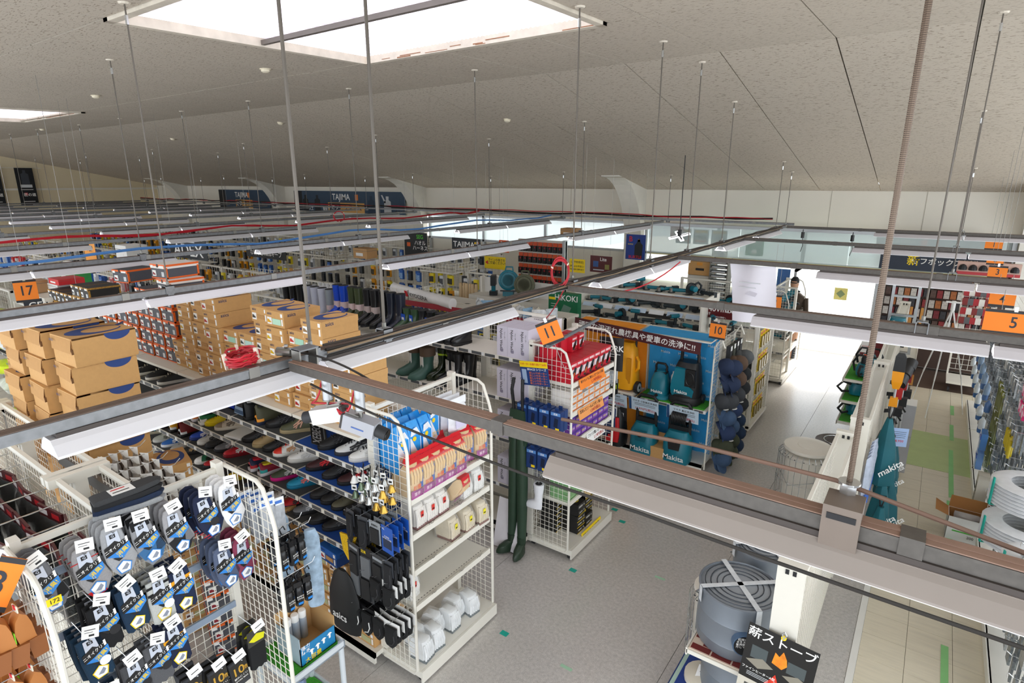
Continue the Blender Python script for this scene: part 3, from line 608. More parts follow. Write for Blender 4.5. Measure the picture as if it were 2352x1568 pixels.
for s, (x, y, z0, n, nm) in enumerate(((-4.75, 1.55, 1.23, 7, 'front stack'), (-5.13, 1.5, 1.24, 7, 'second stack'), (-5.49, 1.46, 1.26, 7, 'third stack'), (-5.85, 1.56, 1.46, 6, 'rear stack'))):
    for i in range(n):
        BB.put((x+rr(-.02, .02)+(.02 if i == n-1 else 0), y+rr(-.02, .02), z0+i*.202), 'large kraft boot box, %s in the %s behind the near rail' % ('topmost' if i == n-1 else ORD[i]+' up', nm), rr(-.03, .03)+(RD(3) if i == n-1 else 0), 'large kraft boot boxes')
for i in range(11): KB['brown'].put((-4.72, 1.92, .001+.127*i), 'kraft shoe box in the aisle pile, %s from the floor' % ORD[i], RD(75), 'kraft boxes piled in the aisle')
for i in range(8): OB.put((-4.3, 1.95, .001+.137*i), 'grey orange edged box in the aisle pile, %s from the floor' % ORD[i], RD(70), 'grey boxes piled in the aisle')
KB['tan'].put((-4.72, 1.92, 1.40), 'single kraft shoe box with swirl lid beside the bagged insoles', RD(75)); OB.put((-4.3, 1.95, 1.098), 'grey orange edged shoe box standing beside the lone kraft box', RD(70))
# ---------------------------------------------------------------- shoes
ST = [(-.138, .024, .088), (-.125, .034, .104), (-.09, .037, .09), (-.04, .037, .086), (0, .039, .092), (.04, .044, .078), (.08, .048, .058), (.115, .041, .046), (.134, .026, .039), (.141, .008, .03)]
def shoe(upper, sole, stripe=None, toe=None, high=False, lining='#1b1b1e', lace=None, heel=None):
    P = Proto('safety_boot' if high else 'safety_shoe', 'boot' if high else 'shoe')
    S = [(x, w, (z+(.055 if x < .0 else .03 if x < .03 else .008)) if high else z) for x, w, z in ST]
    N = 9
    def ring(x, w, zt, z0=.022, g=0): return [(x, (w+g)*math.cos(math.pi*t/(N-1)), z0+(zt-z0+g)*math.sin(math.pi*t/(N-1))**.8) for t in range(N)]
    u = MB().loft([ring(*s) for s in S], M(upper, .55), closed=False, cap=False)
    P.part('upper', u, True)
    so = [(x-(.006 if i == 0 else 0)+(.006 if i == 9 else 0), w+.006) for i, (x, w, z) in enumerate(S)]
    poly = [(x, -w) for x, w in so]+[(x, w) for x, w in reversed(so)]
    P.part('sole', MB().loft([[(x, y*.95, 0) for x, y in poly], [(x, y*1.03, .012) for x, y in poly], [(x, y, .027) for x, y in poly]], M(sole, .6)), True)
    if toe: P.part('toe_cap', MB().loft([ring(*s, g=.0018) for s in S[6:]], M(toe, .4), closed=False, cap=False), True, label='contrast toe cap')
    if heel: P.part('heel_patch', MB().loft([ring(*s, g=.002) for s in [(-.1405, .02, .06)]+[(a, b, .075) for a, b, c in S[:3]]], M(heel, .5), closed=False, cap=False), True)
    zc = .155 if high else .098
    col = [(-.07+.052*math.cos(t*math.pi/6), .027*math.sin(t*math.pi/6), zc-.004+(.002 if not high else .0)-(.0 if math.cos(t*math.pi/6) < 0 else .006)) for t in range(12)]
    P.part('lining', MB().add(col+[(x, y*1.25, z-.012) for x, y, z in col], [tuple(range(12))]+[(i, (i+1) % 12, 12+(i+1) % 12, 12+i) for i in range(12)], M(lining, .8)))
    lc = MB(); lm = M(lace or '#2a2a2c', .6)
    for i in range(5):
        x = -.012+i*.019; k = min(range(len(S)), key=lambda q: abs(S[q][0]-x)); zt = S[k][2]+(.0) ; lc.box((x, -.02, zt-.006), (x+.007, .02, zt+.004), lm)
    P.part('laces', lc)
    if stripe:
        st = MB(); sm = M(stripe, .45)
        def sp(x, a, sd):
            for i in range(len(S)-1):
                if S[i][0] <= x <= S[i+1][0]:
                    t = (x-S[i][0])/(S[i+1][0]-S[i][0]); w = S[i][1]+(S[i+1][1]-S[i][1])*t; z = S[i][2]+(S[i+1][2]-S[i][2])*t
            return (x, sd*(w+.002)*math.cos(a), .022+(z-.02)*math.sin(a)**.8)
        for sd in (1, -1):
            for xs in ((.03, -.0, -.02), (.0, -.03, -.05)): st.tube([sp(xs[0], .1, sd), sp(xs[1], .7, sd), sp(xs[2], 1.15, sd)], .0055, sm, 5)
            for a0, a1 in ((.35, .75), (.6, 1.0)): st.tube([sp(.045, a0-.1, sd), sp(-.01, a0+.1, sd), sp(-.07, a1, sd)], .0055, sm, 5)
        P.part('side_stripes', st)
    return P
SH = dict(
 purple=(shoe('#4a3f8f', '#e6e3ea', heel='#e9872a'), 'purple safety shoe with white sole, heel to the aisle'), green=(shoe('#11713c', '#f0efe9', heel='#d9d9d4'), 'green safety shoe with white heel, heel to the aisle'),
 yellow=(shoe('#f2d60c', '#f2d60c'), 'plain yellow safety shoe'), beige=(shoe('#cdbfa9', '#e9e0cf', '#77695a', '#8f7f6b'), 'beige safety shoe with brown stripes'),
 blue=(shoe('#1646b0', '#14317c', '#e6e3ea'), 'blue safety shoe with white stripes'), lgrey=(shoe('#cfcdc8', '#e9e7e1', '#3a3a3d'), 'light grey safety shoe'), black=(shoe('#1c1c1f', '#19191b', '#2c2c30'), 'black safety shoe'), grey=(shoe('#77797e', '#2b2b2e', '#c9cbcf'), 'grey safety shoe with pale stripes'),
 red=(shoe('#c8102a', '#8c0d1e', '#efedea', '#d21f33'), 'red safety shoe with white stripes'), greenw=(shoe('#0c6a42', '#f0efe9', '#141414', '#f3f3f1'), 'green and white safety shoe with black stripes'),
 olivehi=(shoe('#4b4d35', '#a89672', '#d3a086', high=True), 'olive high cut safety boot with pink stripes'), olivehl=(shoe('#4b4a34', '#1f2a44', high=True, heel='#f29a1a'), 'olive high cut boot with navy sole and orange heel tabs'), blackhi=(shoe('#191a1c', '#141415', high=True, lining='#a9a9a9'), 'black high cut safety boot'),
 tanhi=(shoe('#a88e63', '#a9946c', high=True), 'tan high cut safety boot'), redw=(shoe('#e8e6e4', '#f0efe9', '#c9976b', '#e0301e', lace='#d21f1f'), 'white safety shoe with red toe'), white=(shoe('#e6e5e3', '#d9d7d2', '#d9d8d6'), 'white safety shoe with dial lacing'),
 lattice=(shoe('#3a1116', '#151515', '#d81f2a'), 'black and red lattice safety shoe'), blacktag=(shoe('#1f1f22', '#17171a', '#4b4c50'), 'black safety shoe with yellow tag'), rednavy=(shoe('#20264a', '#efeaf0', heel='#c8162c', lining='#c8162c'), 'navy shoe with red heel and white sole, heel to the aisle'),
 multi=(shoe('#8e1630', '#efeaf0', heel='#17a5a5', lining='#d9c21c'), 'maroon shoe with turquoise heel and yellow lining'), camo=(shoe('#4a5340', '#e4208f', '#c9cbc6', lining='#15151a'), 'camouflage green shoe with pink sole edge'), cyan=(shoe('#1591b8', '#127da3', '#f07a72'), 'turquoise shoe with coral stripes'),
 navyy=(shoe('#1b2f4f', '#dedcd6', '#e8b21a'), 'navy shoe with yellow stripes'), blackw=(shoe('#19191c', '#e8e6e2', '#dcdcda'), 'black shoe with white stripes and sole'), whitered=(shoe('#dedbd6', '#c9322c', '#1d1d20'), 'off white shoe with red sole and black stripes'), redb=(shoe('#c1121f', '#1b1b1e', '#1d1d20'), 'red shoe with black stripes'),
 yelred=(shoe('#f0d216', '#d8c11a', '#e0551f'), 'yellow shoe with orange stripes'), olive=(shoe('#5e5a48', '#17171a'), 'olive and black work shoe'), tealhi=(shoe('#14606f', '#1a1a1c', high=True, heel='#dfe3e4'), 'teal high boot with reflective heel'), mustard=(shoe('#e2a512', '#1a1a1c', high=True, heel='#dfe3e4'), 'mustard high boot with reflective heel'), maroonhi=(shoe('#7c1a16', '#1a1a1c', high=True, heel='#dfe3e4'), 'dark red high boot with reflective heel'),
 greygreen=(shoe('#a9aba0', '#c9c9c4', '#6b6d5e'), 'grey and olive sports shoe'), bluew=(shoe('#1b63b5', '#e4e6ea', '#e4e6ea'), 'blue shoe with white side patch'), goldblk=(shoe('#1e1c1b', '#18181a', '#b99a6b'), 'black shoe with gold side mark'), greyw=(shoe('#a8a39c', '#c5c0b8'), 'warm grey sports shoe'), black2=(shoe('#232326', '#c9c2a8', '#3aa8b8'), 'black shoe with turquoise patch'), greyblk=(shoe('#d6d6d6', '#333338', '#1d1d20'), 'grey and black safety shoe'), hitop=(shoe('#1a1a1a', '#efece4', high=True, lace='#d8d2b8'), 'black high top sneaker with white sole'))
def put_shoe(k, x, z, y=2.62, d=0, heel=False, row=''):
    P, lb = SH[k]; P.put((x, y, z+.001), lb+row, RD((90 if heel else -90)+d), 'shoes on display', scale=1.09)
RW = {1.70: ', top shoe shelf', 1.46: ', second shoe shelf', 1.22: ', third shoe shelf', .98: ', lowest shoe shelf'}
for z, L in {1.70: [('blackhi', -4.52, 1), ('olivehl', -4.35, 1), ('black', -4.18, 0, ' between the olive boots'), ('olivehi', -3.98), ('black', -3.5, 0, ' on the blue mat'), ('greyblk', -3.3), ('white', -3.14)],
 1.46: [('black', -4.58), ('tanhi', -4.42), ('black', -4.27, 0, ' beside the red toe'), ('redw', -4.12), ('white', -3.92), ('lattice', -3.68), ('blacktag', -3.48), ('lattice', -3.3, 0, ' by the glove end'), ('purple', -5.46, 1), ('green', -5.32, 1), ('yellow', -5.2), ('beige', -5.03)],
 1.22: [('blue', -5.55), ('lgrey', -5.4), ('black', -5.26), ('grey', -5.1), ('red', -4.94), ('tealhi', -6.15, 1), ('mustard', -5.97, 1), ('maroonhi', -5.78, 1), ('rednavy', -4.54, 1), ('multi', -4.4, 1), ('camo', -4.2), ('cyan', -3.97), ('black', -3.66, 0, ' on the blue mat'), ('blacktag', -3.53), ('olive', -3.4), ('blacktag', -3.26, 0, ' by the glove end')],
 .98: [('greyw', -6.0), ('goldblk', -5.84), ('bluew', -6.2), ('greygreen', -6.38), ('black2', -6.7), ('greenw', -5.52), ('redb', -5.36, 0, ' beside the green shoe'), ('yelred', -4.95), ('navyy', -4.66), ('blackw', -4.47), ('whitered', -4.28), ('redb', -4.11), ('grey', -3.93), ('black', -3.72), ('blacktag', -3.54)]}.items():
    for s in L: put_shoe(s[0], s[1], z, d=(rr(-8, 8)-34 if not (len(s) > 2 and s[2] == 1) else rr(-12, 0)), heel=len(s) > 2 and s[2] == 1, row=(s[3] if len(s) > 3 else '')+RW[z])
for i, x in enumerate((-6.8, -6.55, -6.3, -6.05)): put_shoe('hitop', x, 1.70, d=-20, row=', below the orange boxes, %s from the left' % ORD[i])
# things between the shoes
bx = E('boot_display_box', 'blue open front display box holding a dark boot on the top shoe shelf', 'box', (-4.96, 2.66, 1.701))
MB().box((-.15, -.12, 0), (.15, .12, .01), M('#1634a8', .5)).box((-.15, -.12, 0), (-.135, .12, .28), M('#1634a8', .5)).box((.135, -.12, 0), (.15, .12, .28), M('#1634a8', .5)).box((-.15, .11, 0), (.15, .12, .28), M('#1634a8', .5)).box((-.15, -.12, 0), (.15, -.11, .05), M('#1f48d0', .5)).box((-.15, -.12, .27), (.15, .12, .28), M('#1634a8', .5)).build('carton', bx)
MB().box((-.11, -.08, .012), (.11, .08, .2), M('#141416', .8)).build('boot_lining', bx)
def sign_card(name, label, cat, X, w, h, bg, items, t=.004, parent=None):
    "flat printed card; items: (kind, x, y, ...) in card units (metres, centre origin)"
    e = E(name, label, cat) if parent is None else parent
    MB(X).box((-w/2, -h/2, -t), (w/2, h/2, 0), bg).build('card', e)
    if items:
        mb = MB(X)
        for n_, it in enumerate(items):
            if it[0] == 't': mb.text(it[1], it[4], Matrix.Translation((it[2], it[3], .0014)), it[5], sx=it[6] if len(it) > 6 else 1.)
            elif it[0] == 'r': x, y, ww, hh = it[1:5]; z_ = .0005+.0001*min(n_, 8); mb.add([(x-ww/2, y-hh/2, z_), (x+ww/2, y-hh/2, z_), (x+ww/2, y+hh/2, z_), (x-ww/2, y+hh/2, z_)], [(0, 1, 2, 3)], it[5])
            elif it[0] == 'p': mb.add([(a, b, .0012) for a, b in it[1]], [tuple(range(len(it[1])))], it[2])
        mb.build('print', e)
    return e
def hang_wires(e, x, y, z0, w, u=(1, 0, 0), top=None):
    u = Vector(u).normalized(); t = top or cz(y)
    for s_ in (-.4, .4): MB().cyl((x+u.x*w*s_, y+u.y*w*s_, z0), (x+u.x*w*s_, y+u.y*w*s_, t), .0022, STEEL, 4).build('hanging_wire', e)
def lines(x, y, w, n, dy, m, th=.004): return [('r', x-rr(0, .1)*w*.5, y-i*dy, w*rr(.75, 1), th, m) for i in range(n)]
X = frame((-4.66, 2.53, 1.83), (1, 0, 0), (0, .25, 1))
sign_card('boot_poster', 'blue grey poster of a black work boot standing on the top shoe shelf', 'poster', X, .2, .25, M('#8fa9c4', .5), [('p', [(-.08, -.06), (.08, -.06), (.085, -.03), (.03, -.005), (.0, .045), (-.06, .05), (-.065, -.01)], INK), ('r', 0, .1, .16, .01, INK), ('r', -.02, .085, .12, .005, INK), ('r', 0, -.1, .19, .03, M('#3c5a7c', .5)), ('r', -.06, .065, .02, .02, INK), ('r', -.03, .065, .02, .02, INK)])
X = frame((-3.72, 2.6, 1.735), (-.8, .55, .0), (-.3, -.6, .35))
sign_card('brand_banner', 'black and white shoe maker banner lying on the top shoe shelf', 'banner', X, .42, .13, BLACK, [('t', 'XEBEC', 0, .015, .1, M('#e4e4e6', .5, var=0), 1.25), ('r', .05, -.045, .25, .012, M('#9a9da2', .5))])
ct = E('catalogue', 'white catalogue lying on the second shoe shelf by the beige shoe', 'book', (-4.83, 2.62, 1.461), RD(12)); MB().box((-.1, -.15, 0), (.1, .15, .02), PAPER).build('cover', ct); MB().box((-.098, -.148, .003), (.102, .148, .017), M('#d5d4cf', .8)).build('pages', ct)
# ---------------------------------------------------------------- socks on the near end unit
SOCKA = [(-.042, -.01), (-.05, -.08), (-.046, -.15), (-.03, -.205), (-.005, -.25), (.05, -.232), (.082, -.175), (.068, -.115), (.052, -.06), (.045, -.01), (.032, .018), (0, .028), (-.03, .018)][::-1]
SOCKB = [(-.05, 0), (-.056, -.12), (-.052, -.235), (-.03, -.25), (-.012, -.238), (.006, -.252), (.024, -.238), (.04, -.25), (.056, -.23), (.058, -.12), (.052, 0)][::-1]
def padded(mb, poly, t, m, k=.9):
    cx = sum(p[0] for p in poly)/len(poly); cy = sum(p[1] for p in poly)/len(poly)
    f = lambda s, z: [(cx+(x-cx)*s, cy+(y-cy)*s, z) for x, y in poly]
    return mb.loft([f(k, 0), f(1, t*.3), f(1, t*.7), f(k, t)], m)
def YZ(x, y, z, roll=0, yaw=0): return Matrix.Translation((x, y, z)) @ Matrix(((0, 0, 1, 0), (1, 0, 0, 0), (0, 1, 0, 0), (0, 0, 0, 1))) @ Matrix.Rotation(roll, 4, 'Z') @ Matrix.Rotation(yaw, 4, 'Y')
PENT = [(.04*math.cos(RD(90+72*i)), .04*math.sin(RD(90+72*i))) for i in range(5)]
def sock_proto(kind, base, accents, card='full', stick='blue', badge=False):
    P = Proto('sock_pack', 'socks'); poly = SOCKA if kind == 'a' else SOCKB; sm = M(base, .95, var=.1, scale=160)
    P.part('sock', padded(MB(), poly, .02, sm), True)
    if accents:
        a = MB()
        for pl, c in accents: a.add([(x, y, .0208) for x, y in pl], [tuple(range(len(pl)))], M(c, .95, var=.05, scale=160))
        P.part('knit_pattern', a)
    c = MB(); z = .0235; CARDG = M('#c9d0de', .4, var=0); CARDK = M('#141416', .4, var=0); CB = M('#2f86d8', .4, var=0)
    def pl(p, m, dz=0): c.add([(x, y, z+dz) for x, y in p], [tuple(range(len(p)))], m)
    pl([(-.028, -.07), (.028, -.07), (.024, -.005), (-.024, -.005)], CARDG)
    pl([(-.012, -.034), (.012, -.034), (.012, -.014), (-.012, -.014)], INK, .0004); c.text('G', .02, Matrix.Translation((0, -.024, z+.0008)), CARDG)
    if card == 'full':
        pl([(-.045, -.118), (.055, -.1), (.055, -.06), (.02, -.066), (.004, -.05), (-.045, -.072)], CARDK, .0004)
        pl([(-.04, -.118), (.02, -.152), (.06, -.118), (.06, -.082), (.0, -.108)], CB, .0006); pl([(-.02, -.135), (.0, -.16), (.025, -.15), (.03, -.13)], CARDK, .0005)
        R = Matrix.Rotation(RD(14), 4, 'Z')
        c.text('ニオイクリア', .021, Matrix.Translation((.006, -.083, z+.0012)) @ R, PAPER, sx=.85); c.text('消臭!', .026, Matrix.Translation((.026, -.116, z+.0014)) @ Matrix.Rotation(RD(24), 4, 'Z'), YEL)
        pl([(.046, -.082), (.056, -.08), (.056, -.05), (.046, -.052)], PAPER, .0008); c.text('0.5', .012, Matrix.Translation((.012, -.142, z+.001)), YEL)
    P.part('card', c, label='printed sock card')
    if stick:
        s = MB(); sc = CB if stick == 'blue' else YEL; dx, dy = (.015, -.2) if kind == 'a' else (.0, -.2)
        s.add([(x*.92+dx, y*.92+dy, z) for x, y in PENT], [(0,1,2,3,4)], sc); s.add([(x*.78+dx, y*.78+dy, z+.0004) for x, y in PENT], [(0,1,2,3,4)], PAPER)
        s.add([(dx-.015, dy-.008, z+.0008), (dx+.006, dy-.016, z+.0008), (dx+.02, dy+.0, z+.0008), (dx+.012, dy+.016, z+.0008)], [(0,1,2,3)], M('#8c93a3', .5))
        P.part('sticker', s, label='five sided sticker')
    if badge: P.part('round_badge', MB().cyl((.03, -.155, .022), (.03, -.155, .0255), .024, PAPER if badge == 1 else INK, 14))
    return P
def band(y0, y1, w=.054): return [(-w, y0), (w*1.02, y0), (w*1.02, y1), (-w, y1)]
HEEL = [(.03, -.2), (.078, -.178), (.068, -.12), (.04, -.13)]; CUFF = [(-.03, -.205), (-.005, -.248), (.046, -.23), (.03, -.2)]; LOW = [(-.046, -.15), (-.03, -.2), (-.005, -.245), (.046, -.23), (.076, -.175), (.06, -.115)]
SK = [  # key, y, z of the hook hole, roll, proto, words
 (.585, 2.085, 6, sock_proto('a', '#6e6f73', [(HEEL, '#1b1b1d'), ([(-.046, -.12), (.0, -.12), (-.004, -.24), (-.03, -.2)], '#e8e8e8')]), 'grey, white and black ankle sock pack'),
 (.75, 2.06, 8, sock_proto('a', '#9a999b', [(CUFF, '#d01f26'), (band(-.035, -.04), '#b3232a')]), 'grey ankle sock pack with red cuff'),
 (.87, 2.105, 5, sock_proto('a', '#a3a5a9', None), 'plain light grey ankle sock pack'),
 (.985, 2.09, 6, sock_proto('a', '#8f9094', [(LOW, '#3d6b98'), (HEEL, '#17171a'), (CUFF, '#8f9094'), (band(-.03, .02, .04), '#17171a')]), 'grey ankle sock pack with blue foot'),
 (1.135, 2.07, 5, sock_proto('a', '#a09fa2', [(LOW, '#222226'), (HEEL, '#8b8b8e')]), 'grey ankle sock pack with black foot'),
 (1.285, 2.075, 6, sock_proto('a', '#1c2542', [(band(-.212, -.217, .045), '#c11f36'), (band(-.228, -.232, .03), '#c11f36')], badge=2), 'navy ankle sock pack with red rings'),
 (1.42, 2.08, 6, sock_proto('a', '#f1f1f2', None), 'white ankle sock pack'),
 (1.345, 1.735, 4, sock_proto('a', '#55607a', None), 'blue marled ankle sock pack'),
 (1.455, 1.735, 2, sock_proto('a', '#8a3c55', None), 'maroon marled ankle sock pack'),
 (.765, 1.77, 6, sock_proto('b', '#17181b', None, badge=2, stick=None), 'black work sock pack'),
 (.885, 1.79, 5, sock_proto('b', '#17314a', None, stick='yel'), 'dark blue toe sock pack'),
 (1.015, 1.755, 5, sock_proto('b', '#b9bbb8', [(band(-.02, -.035), '#1b1b1d'), (band(-.06, -.075), '#1b1b1d')], stick='yel', badge=1), 'pale grey toe sock pack with black rings'),
 (1.115, 1.75, 5, sock_proto('b', '#1b2744', [(band(-.045, -.07), '#e9a21a')], stick='yel'), 'navy toe sock pack with yellow ring'),
 (.70, 1.64, 6, sock_proto('b', '#16344c', None, stick='yel', badge=1), 'dark teal toe sock pack'),
 (.735, 1.30, 5, sock_proto('b', '#173049', None, stick='yel'), 'dark blue toe sock pack near the bottom edge'),
 (.85, 1.39, 5, sock_proto('b', '#4a4b4f', None, badge=2, stick=None), 'charcoal work sock pack'),
 (.955, 1.42, 6, sock_proto('b', '#58595d', None, badge=2, stick=None), 'ribbed grey work sock pack'),
 (1.045, 1.46, 8, sock_proto('b', '#1a2340', [(band(-.06, -.08), '#e9a21a')], stick='yel'), 'navy toe sock pack with yellow rings'),
]
for k, (y, z, roll, P, lb) in enumerate(SK):
    hk = E('display_hook', 'chrome hook with price card holding the %s' % lb, 'hook', (-3.06, y, z), group='sock hooks')
    MB().tube([(0, 0, .0), (.2, 0, .0), (.235, 0, .022)], .0028, CHROME, 5).build('wire', hk, True)
    MB(YZ(.225, .0, .03, rr(-.5, .5), 0) @ Matrix.Rotation(RD(-25), 4, 'X')).box((-.035, -.004, -.0005), (.035, .05, .0005), PAPER).box((-.024, .03, .0006), (.02, .033, .0009), INK).box((-.024, .02, .0006), (.01, .022, .0009), INK).box((-.006, .004, .0006), (.016, .012, .0009), INK).build('price_card', hk)
    n = 4 if k < 14 else 3
    for i in range(n):
        P.put((-2.905-.045*i, y+rr(-.004, .004), z-.004), lb+(' in front' if i == 0 else ', %s behind the front one' % ORD[i-1]), rot=(YZ(0, 0, 0, RD(roll+rr(-3, 3)), 0).to_euler()), group='socks on the near end unit')
# packs with ten times print, glove pack
TP = Proto('sock_pack', 'socks'); TP.part('folded_socks', padded(MB(), [(-.05, -.2), (.05, -.2), (.052, -.02), (-.052, -.02)], .03, M('#3b3c40', .95, var=.1, scale=120)), True)
c = MB().add([(-.046, -.16, .031), (.046, -.16, .031), (.046, -.03, .031), (-.046, -.03, .031)], [(0,1,2,3)], M('#23211d', .4)).text('10', .075, Matrix.Translation((-.008, -.085, .0316)), M('#d8a93f', .3, .3, var=0)).text('倍', .03, Matrix.Translation((.034, -.09, .0316)), M('#d8a93f', .3, .3, var=0)).text('破れにくい', .016, Matrix.Translation((0, -.128, .0316)), PAPER).text('WORK MAX', .014, Matrix.Translation((0, -.148, .0316)), PAPER)
TP.part('card', c, label='black and gold sock card')
GP = Proto('glove_pack', 'gloves'); GP.part('gloves', padded(MB(), [(-.05, -.26), (-.03, -.275), (-.01, -.262), (.012, -.275), (.03, -.262), (.05, -.27), (.055, -.05), (-.055, -.05)], .03, M('#18191b', .9)), True)
GP.part('card', MB().box((-.056, -.1, .03), (.056, .0, .032), M('#3d3c38', .4)).add([(-.05, -.06, .0325), (.0, -.03, .0325), (.05, -.05, .0325), (.04, -.085, .0325), (-.02, -.08, .0325)], [(0,1,2,3,4)], M('#e6e21a', .4)), label='grey and yellow glove card')
for k, (y, z, P, lb) in enumerate(((1.1, 1.13, TP, 'black and gold ten times sock pack, left of three'), (1.225, 1.08, TP, 'black and gold ten times sock pack, middle of three'), (1.335, 1.05, TP, 'black and gold ten times sock pack, right of three'), (1.465, 1.16, GP, 'black glove pack with grey and yellow card by the corner'), (1.0, 1.02, TP, 'black and gold ten times sock pack low at the frame edge'))):
    hk = E('display_hook', 'chrome hook with white card, %s of the lower sock hooks' % ORD[k], 'hook', (-3.06, y, z), group='sock hooks')
    MB().tube([(0, 0, 0), (.22, 0, 0), (.25, 0, .02)], .0028, CHROME, 5).build('wire', hk, True)
    MB(YZ(.24, 0, .02, .2) @ Matrix.Rotation(RD(-20), 4, 'X')).box((-.035, 0, 0), (.035, .05, .001), PAPER).box((-.02, .02, .001), (.02, .024, .0015), INK).build('price_card', hk)
    for i in range(3): P.put((-2.9-.05*i, y, z-.004), lb+(' on its hook, front' if i == 0 else ' on its hook, %s' % ORD[i]), rot=YZ(0, 0, 0, RD(rr(-6, 6))).to_euler(), group='packs on the lower sock hooks')
# folded socks lying over the top bar, slat rails behind
for i, (c_, nm) in enumerate((('#9da0a3', 'grey marled'), ('#1c2a44', 'navy'), ('#202124', 'black'), ('#3a3b3d', 'charcoal'))):
    P = Proto('sock_pack', 'socks'); P.part('sock', padded(MB(), [(-.15, -.05), (.05, -.05), (.14, -.03), (.16, .01), (.13, .045), (-.14, .05)], .026, M(c_, .95, var=.1, scale=150)), True)
    P.part('card', MB().box((-.07, -.04, .026), (.03, .035, .0275), PAPER).box((-.06, .01, .0276), (.0, .02, .028), RED).box((-.06, -.02, .0276), (.01, -.012, .028), INK)); P.put((-3.0, 1.0, 2.122+.027*i), nm+' folded socks in the pile on the top bar', RD(75+i*4), 'folded socks on the top bar')
for z in (1.93, 1.6, 1.25): props(MB().box((-3.055, .6, z-.02), (-3.045, 1.46, z+.02), M('#9fb0c6', .35, .3)).build('slat_rail'), 'blue grey hook rail behind the socks, %s' % {1.93: 'top', 1.6: 'middle', 1.25: 'low'}[z], 'rail')
nt_ = sign_card('number_label', 'small yellow shelf label 172 on the near wire unit', 'label', YZ(-2.61, .56, 2.06, 0), .05, .03, YEL, [('t', '172', 0, 0, .024, INK)])
# leather holders on the left side of the near end unit
LH = Proto('leather_holder', 'holder'); lm = M('#b9773d', .5, var=.05)
pts = [(-.018+.004*t, -.02-.1*math.sin(t*math.pi/10)*.5, -.01*t*1.7) for t in range(11)]
band_ = MB()
prof = [(0, 0), (-.02, -.03), (-.03, -.08), (-.02, -.14), (.0, -.18), (.03, -.2), (.045, -.17), (.035, -.12), (.03, -.06), (.02, -.02)]
band_.loft([[(-.028, y, z) for y, z in prof], [(.028, y, z) for y, z in prof]], lm)
LH.part('strap', band_, True); LH.part('pouch', MB().loft([[(-.034, .01, -.22), (.034, .01, -.22), (.034, .06, -.22), (-.034, .06, -.22)], [(-.034, -.0, -.13), (.034, .0, -.13), (.034, .075, -.13), (-.034, .075, -.13)]], M('#8f562b', .5)))
LH.part('green_tag', MB().box((.01, -.034, -.12), (.0295, -.03, -.07), M('#7cc51f', .5)).box((-.02, -.004, .0), (.02, .0, .03), M('#e8e4d2', .5)).box((-.01, -.006, .012), (.01, -.001, .03), RED), label='lime green tag')
for r, z in enumerate((2.0, 1.72, 1.45)):
    for c in range(3):
        hk = props(MB().tube([(-3.02+.13*c, .54, z+.01), (-3.02+.13*c, .33, z+.01), (-3.02+.13*c, .30, z+.03)], .0028, CHROME, 5).build('display_hook', smooth=True), 'chrome hook of the tan leather holders, row %s, %s' % (ORD[r], ORD[c]), 'hook', 'leather holder hooks')
        for d in range(3): LH.put((-3.02+.13*c, .35+.06*d, z), 'tan leather tool holder with lime tag, %s row, hook %s, %s from front' % (['top', 'middle', 'low'][r], ORD[c], ORD[d]), RD(rr(-10, 10)), 'tan leather tool holders')
# far side of the near end unit: spray bottles, clear bags, patterned sleeves
SB = Proto('spray_bottle', 'bottle'); k_ = M('#131417', .25)
SB.part('bottle', MB().lathe([(.022, 0), (.025, .006), (.025, .10), (.018, .12), (.012, .125)], k_, 14), True); SB.part('trigger_head', MB().box((-.014, -.03, .125), (.014, .018, .155), k_).box((-.006, -.05, .12), (.006, -.035, .15), k_).cyl((0, .01, .15), (0, .01, .16), .012, k_, 8).tube([(0, 0, .155), (.0, -.01, .2), (0, .012, .215), (0, .02, .19)], .004, k_, 5))
SB.part('label', MB(Matrix.Translation((0.0258, 0, .06)) @ Matrix(((0, 0, 1, 0), (1, 0, 0, 0), (0, 1, 0, 0), (0, 0, 0, 1)))).text('BODY\nCOOL', .014, Matrix.Identity(4), PAPER).box((-.014, -.045, -.001), (.014, -.03, .0), M('#1f7fd0', .4)), label='white lettering')
for r in range(2):
    for c in range(2):
        for d in range(3):
            SB.put((-2.78+.085*c+.02*r, 1.58+.06*d, 1.55-.26*r+.01*c), 'black spray bottle, %s tier, %s column, %s from the mesh' % (['upper', 'lower'][r], ['left', 'right'][c], ORD[d]), RD(rr(-20, 20)), 'black spray bottles on the side mesh')
        props(MB().tube([(-2.78+.085*c, 1.52, 1.765-.26*r), (-2.78+.085*c, 1.76, 1.765-.26*r), (-2.78+.085*c, 1.78, 1.79-.26*r)], .0025, CHROME, 5).build('display_hook', smooth=True), 'hook of the black spray bottles, %s tier %s' % (['upper', 'lower'][r], ['left', 'right'][c]), 'hook')
def pillow(w, h, d, m, n=6, fold=.0):
    "bulging bag, hangs from origin, faces -y"
    mb = MB(); vs = []; fs = []
    for s in (-1, 1):
        for j in range(n+1):
            for i in range(n+1):
                u = i/n*2-1; v = j/n; b = (1-u**4)*(1-(2*v-1)**4)
                vs.append((u*w/2*(1+.03*math.sin(v*9)), s*d/2*b+.006*math.sin(i*2.1+j*1.3)*b, -v*h))
    K = (n+1)**2
    for j in range(n):
        for i in range(n):
            a = j*(n+1)+i; fs.append((a, a+1, a+n+2, a+n+1)); fs.append((K+a, K+a+n+1, K+a+n+2, K+a+1))
    return mb.add(vs, fs, m)
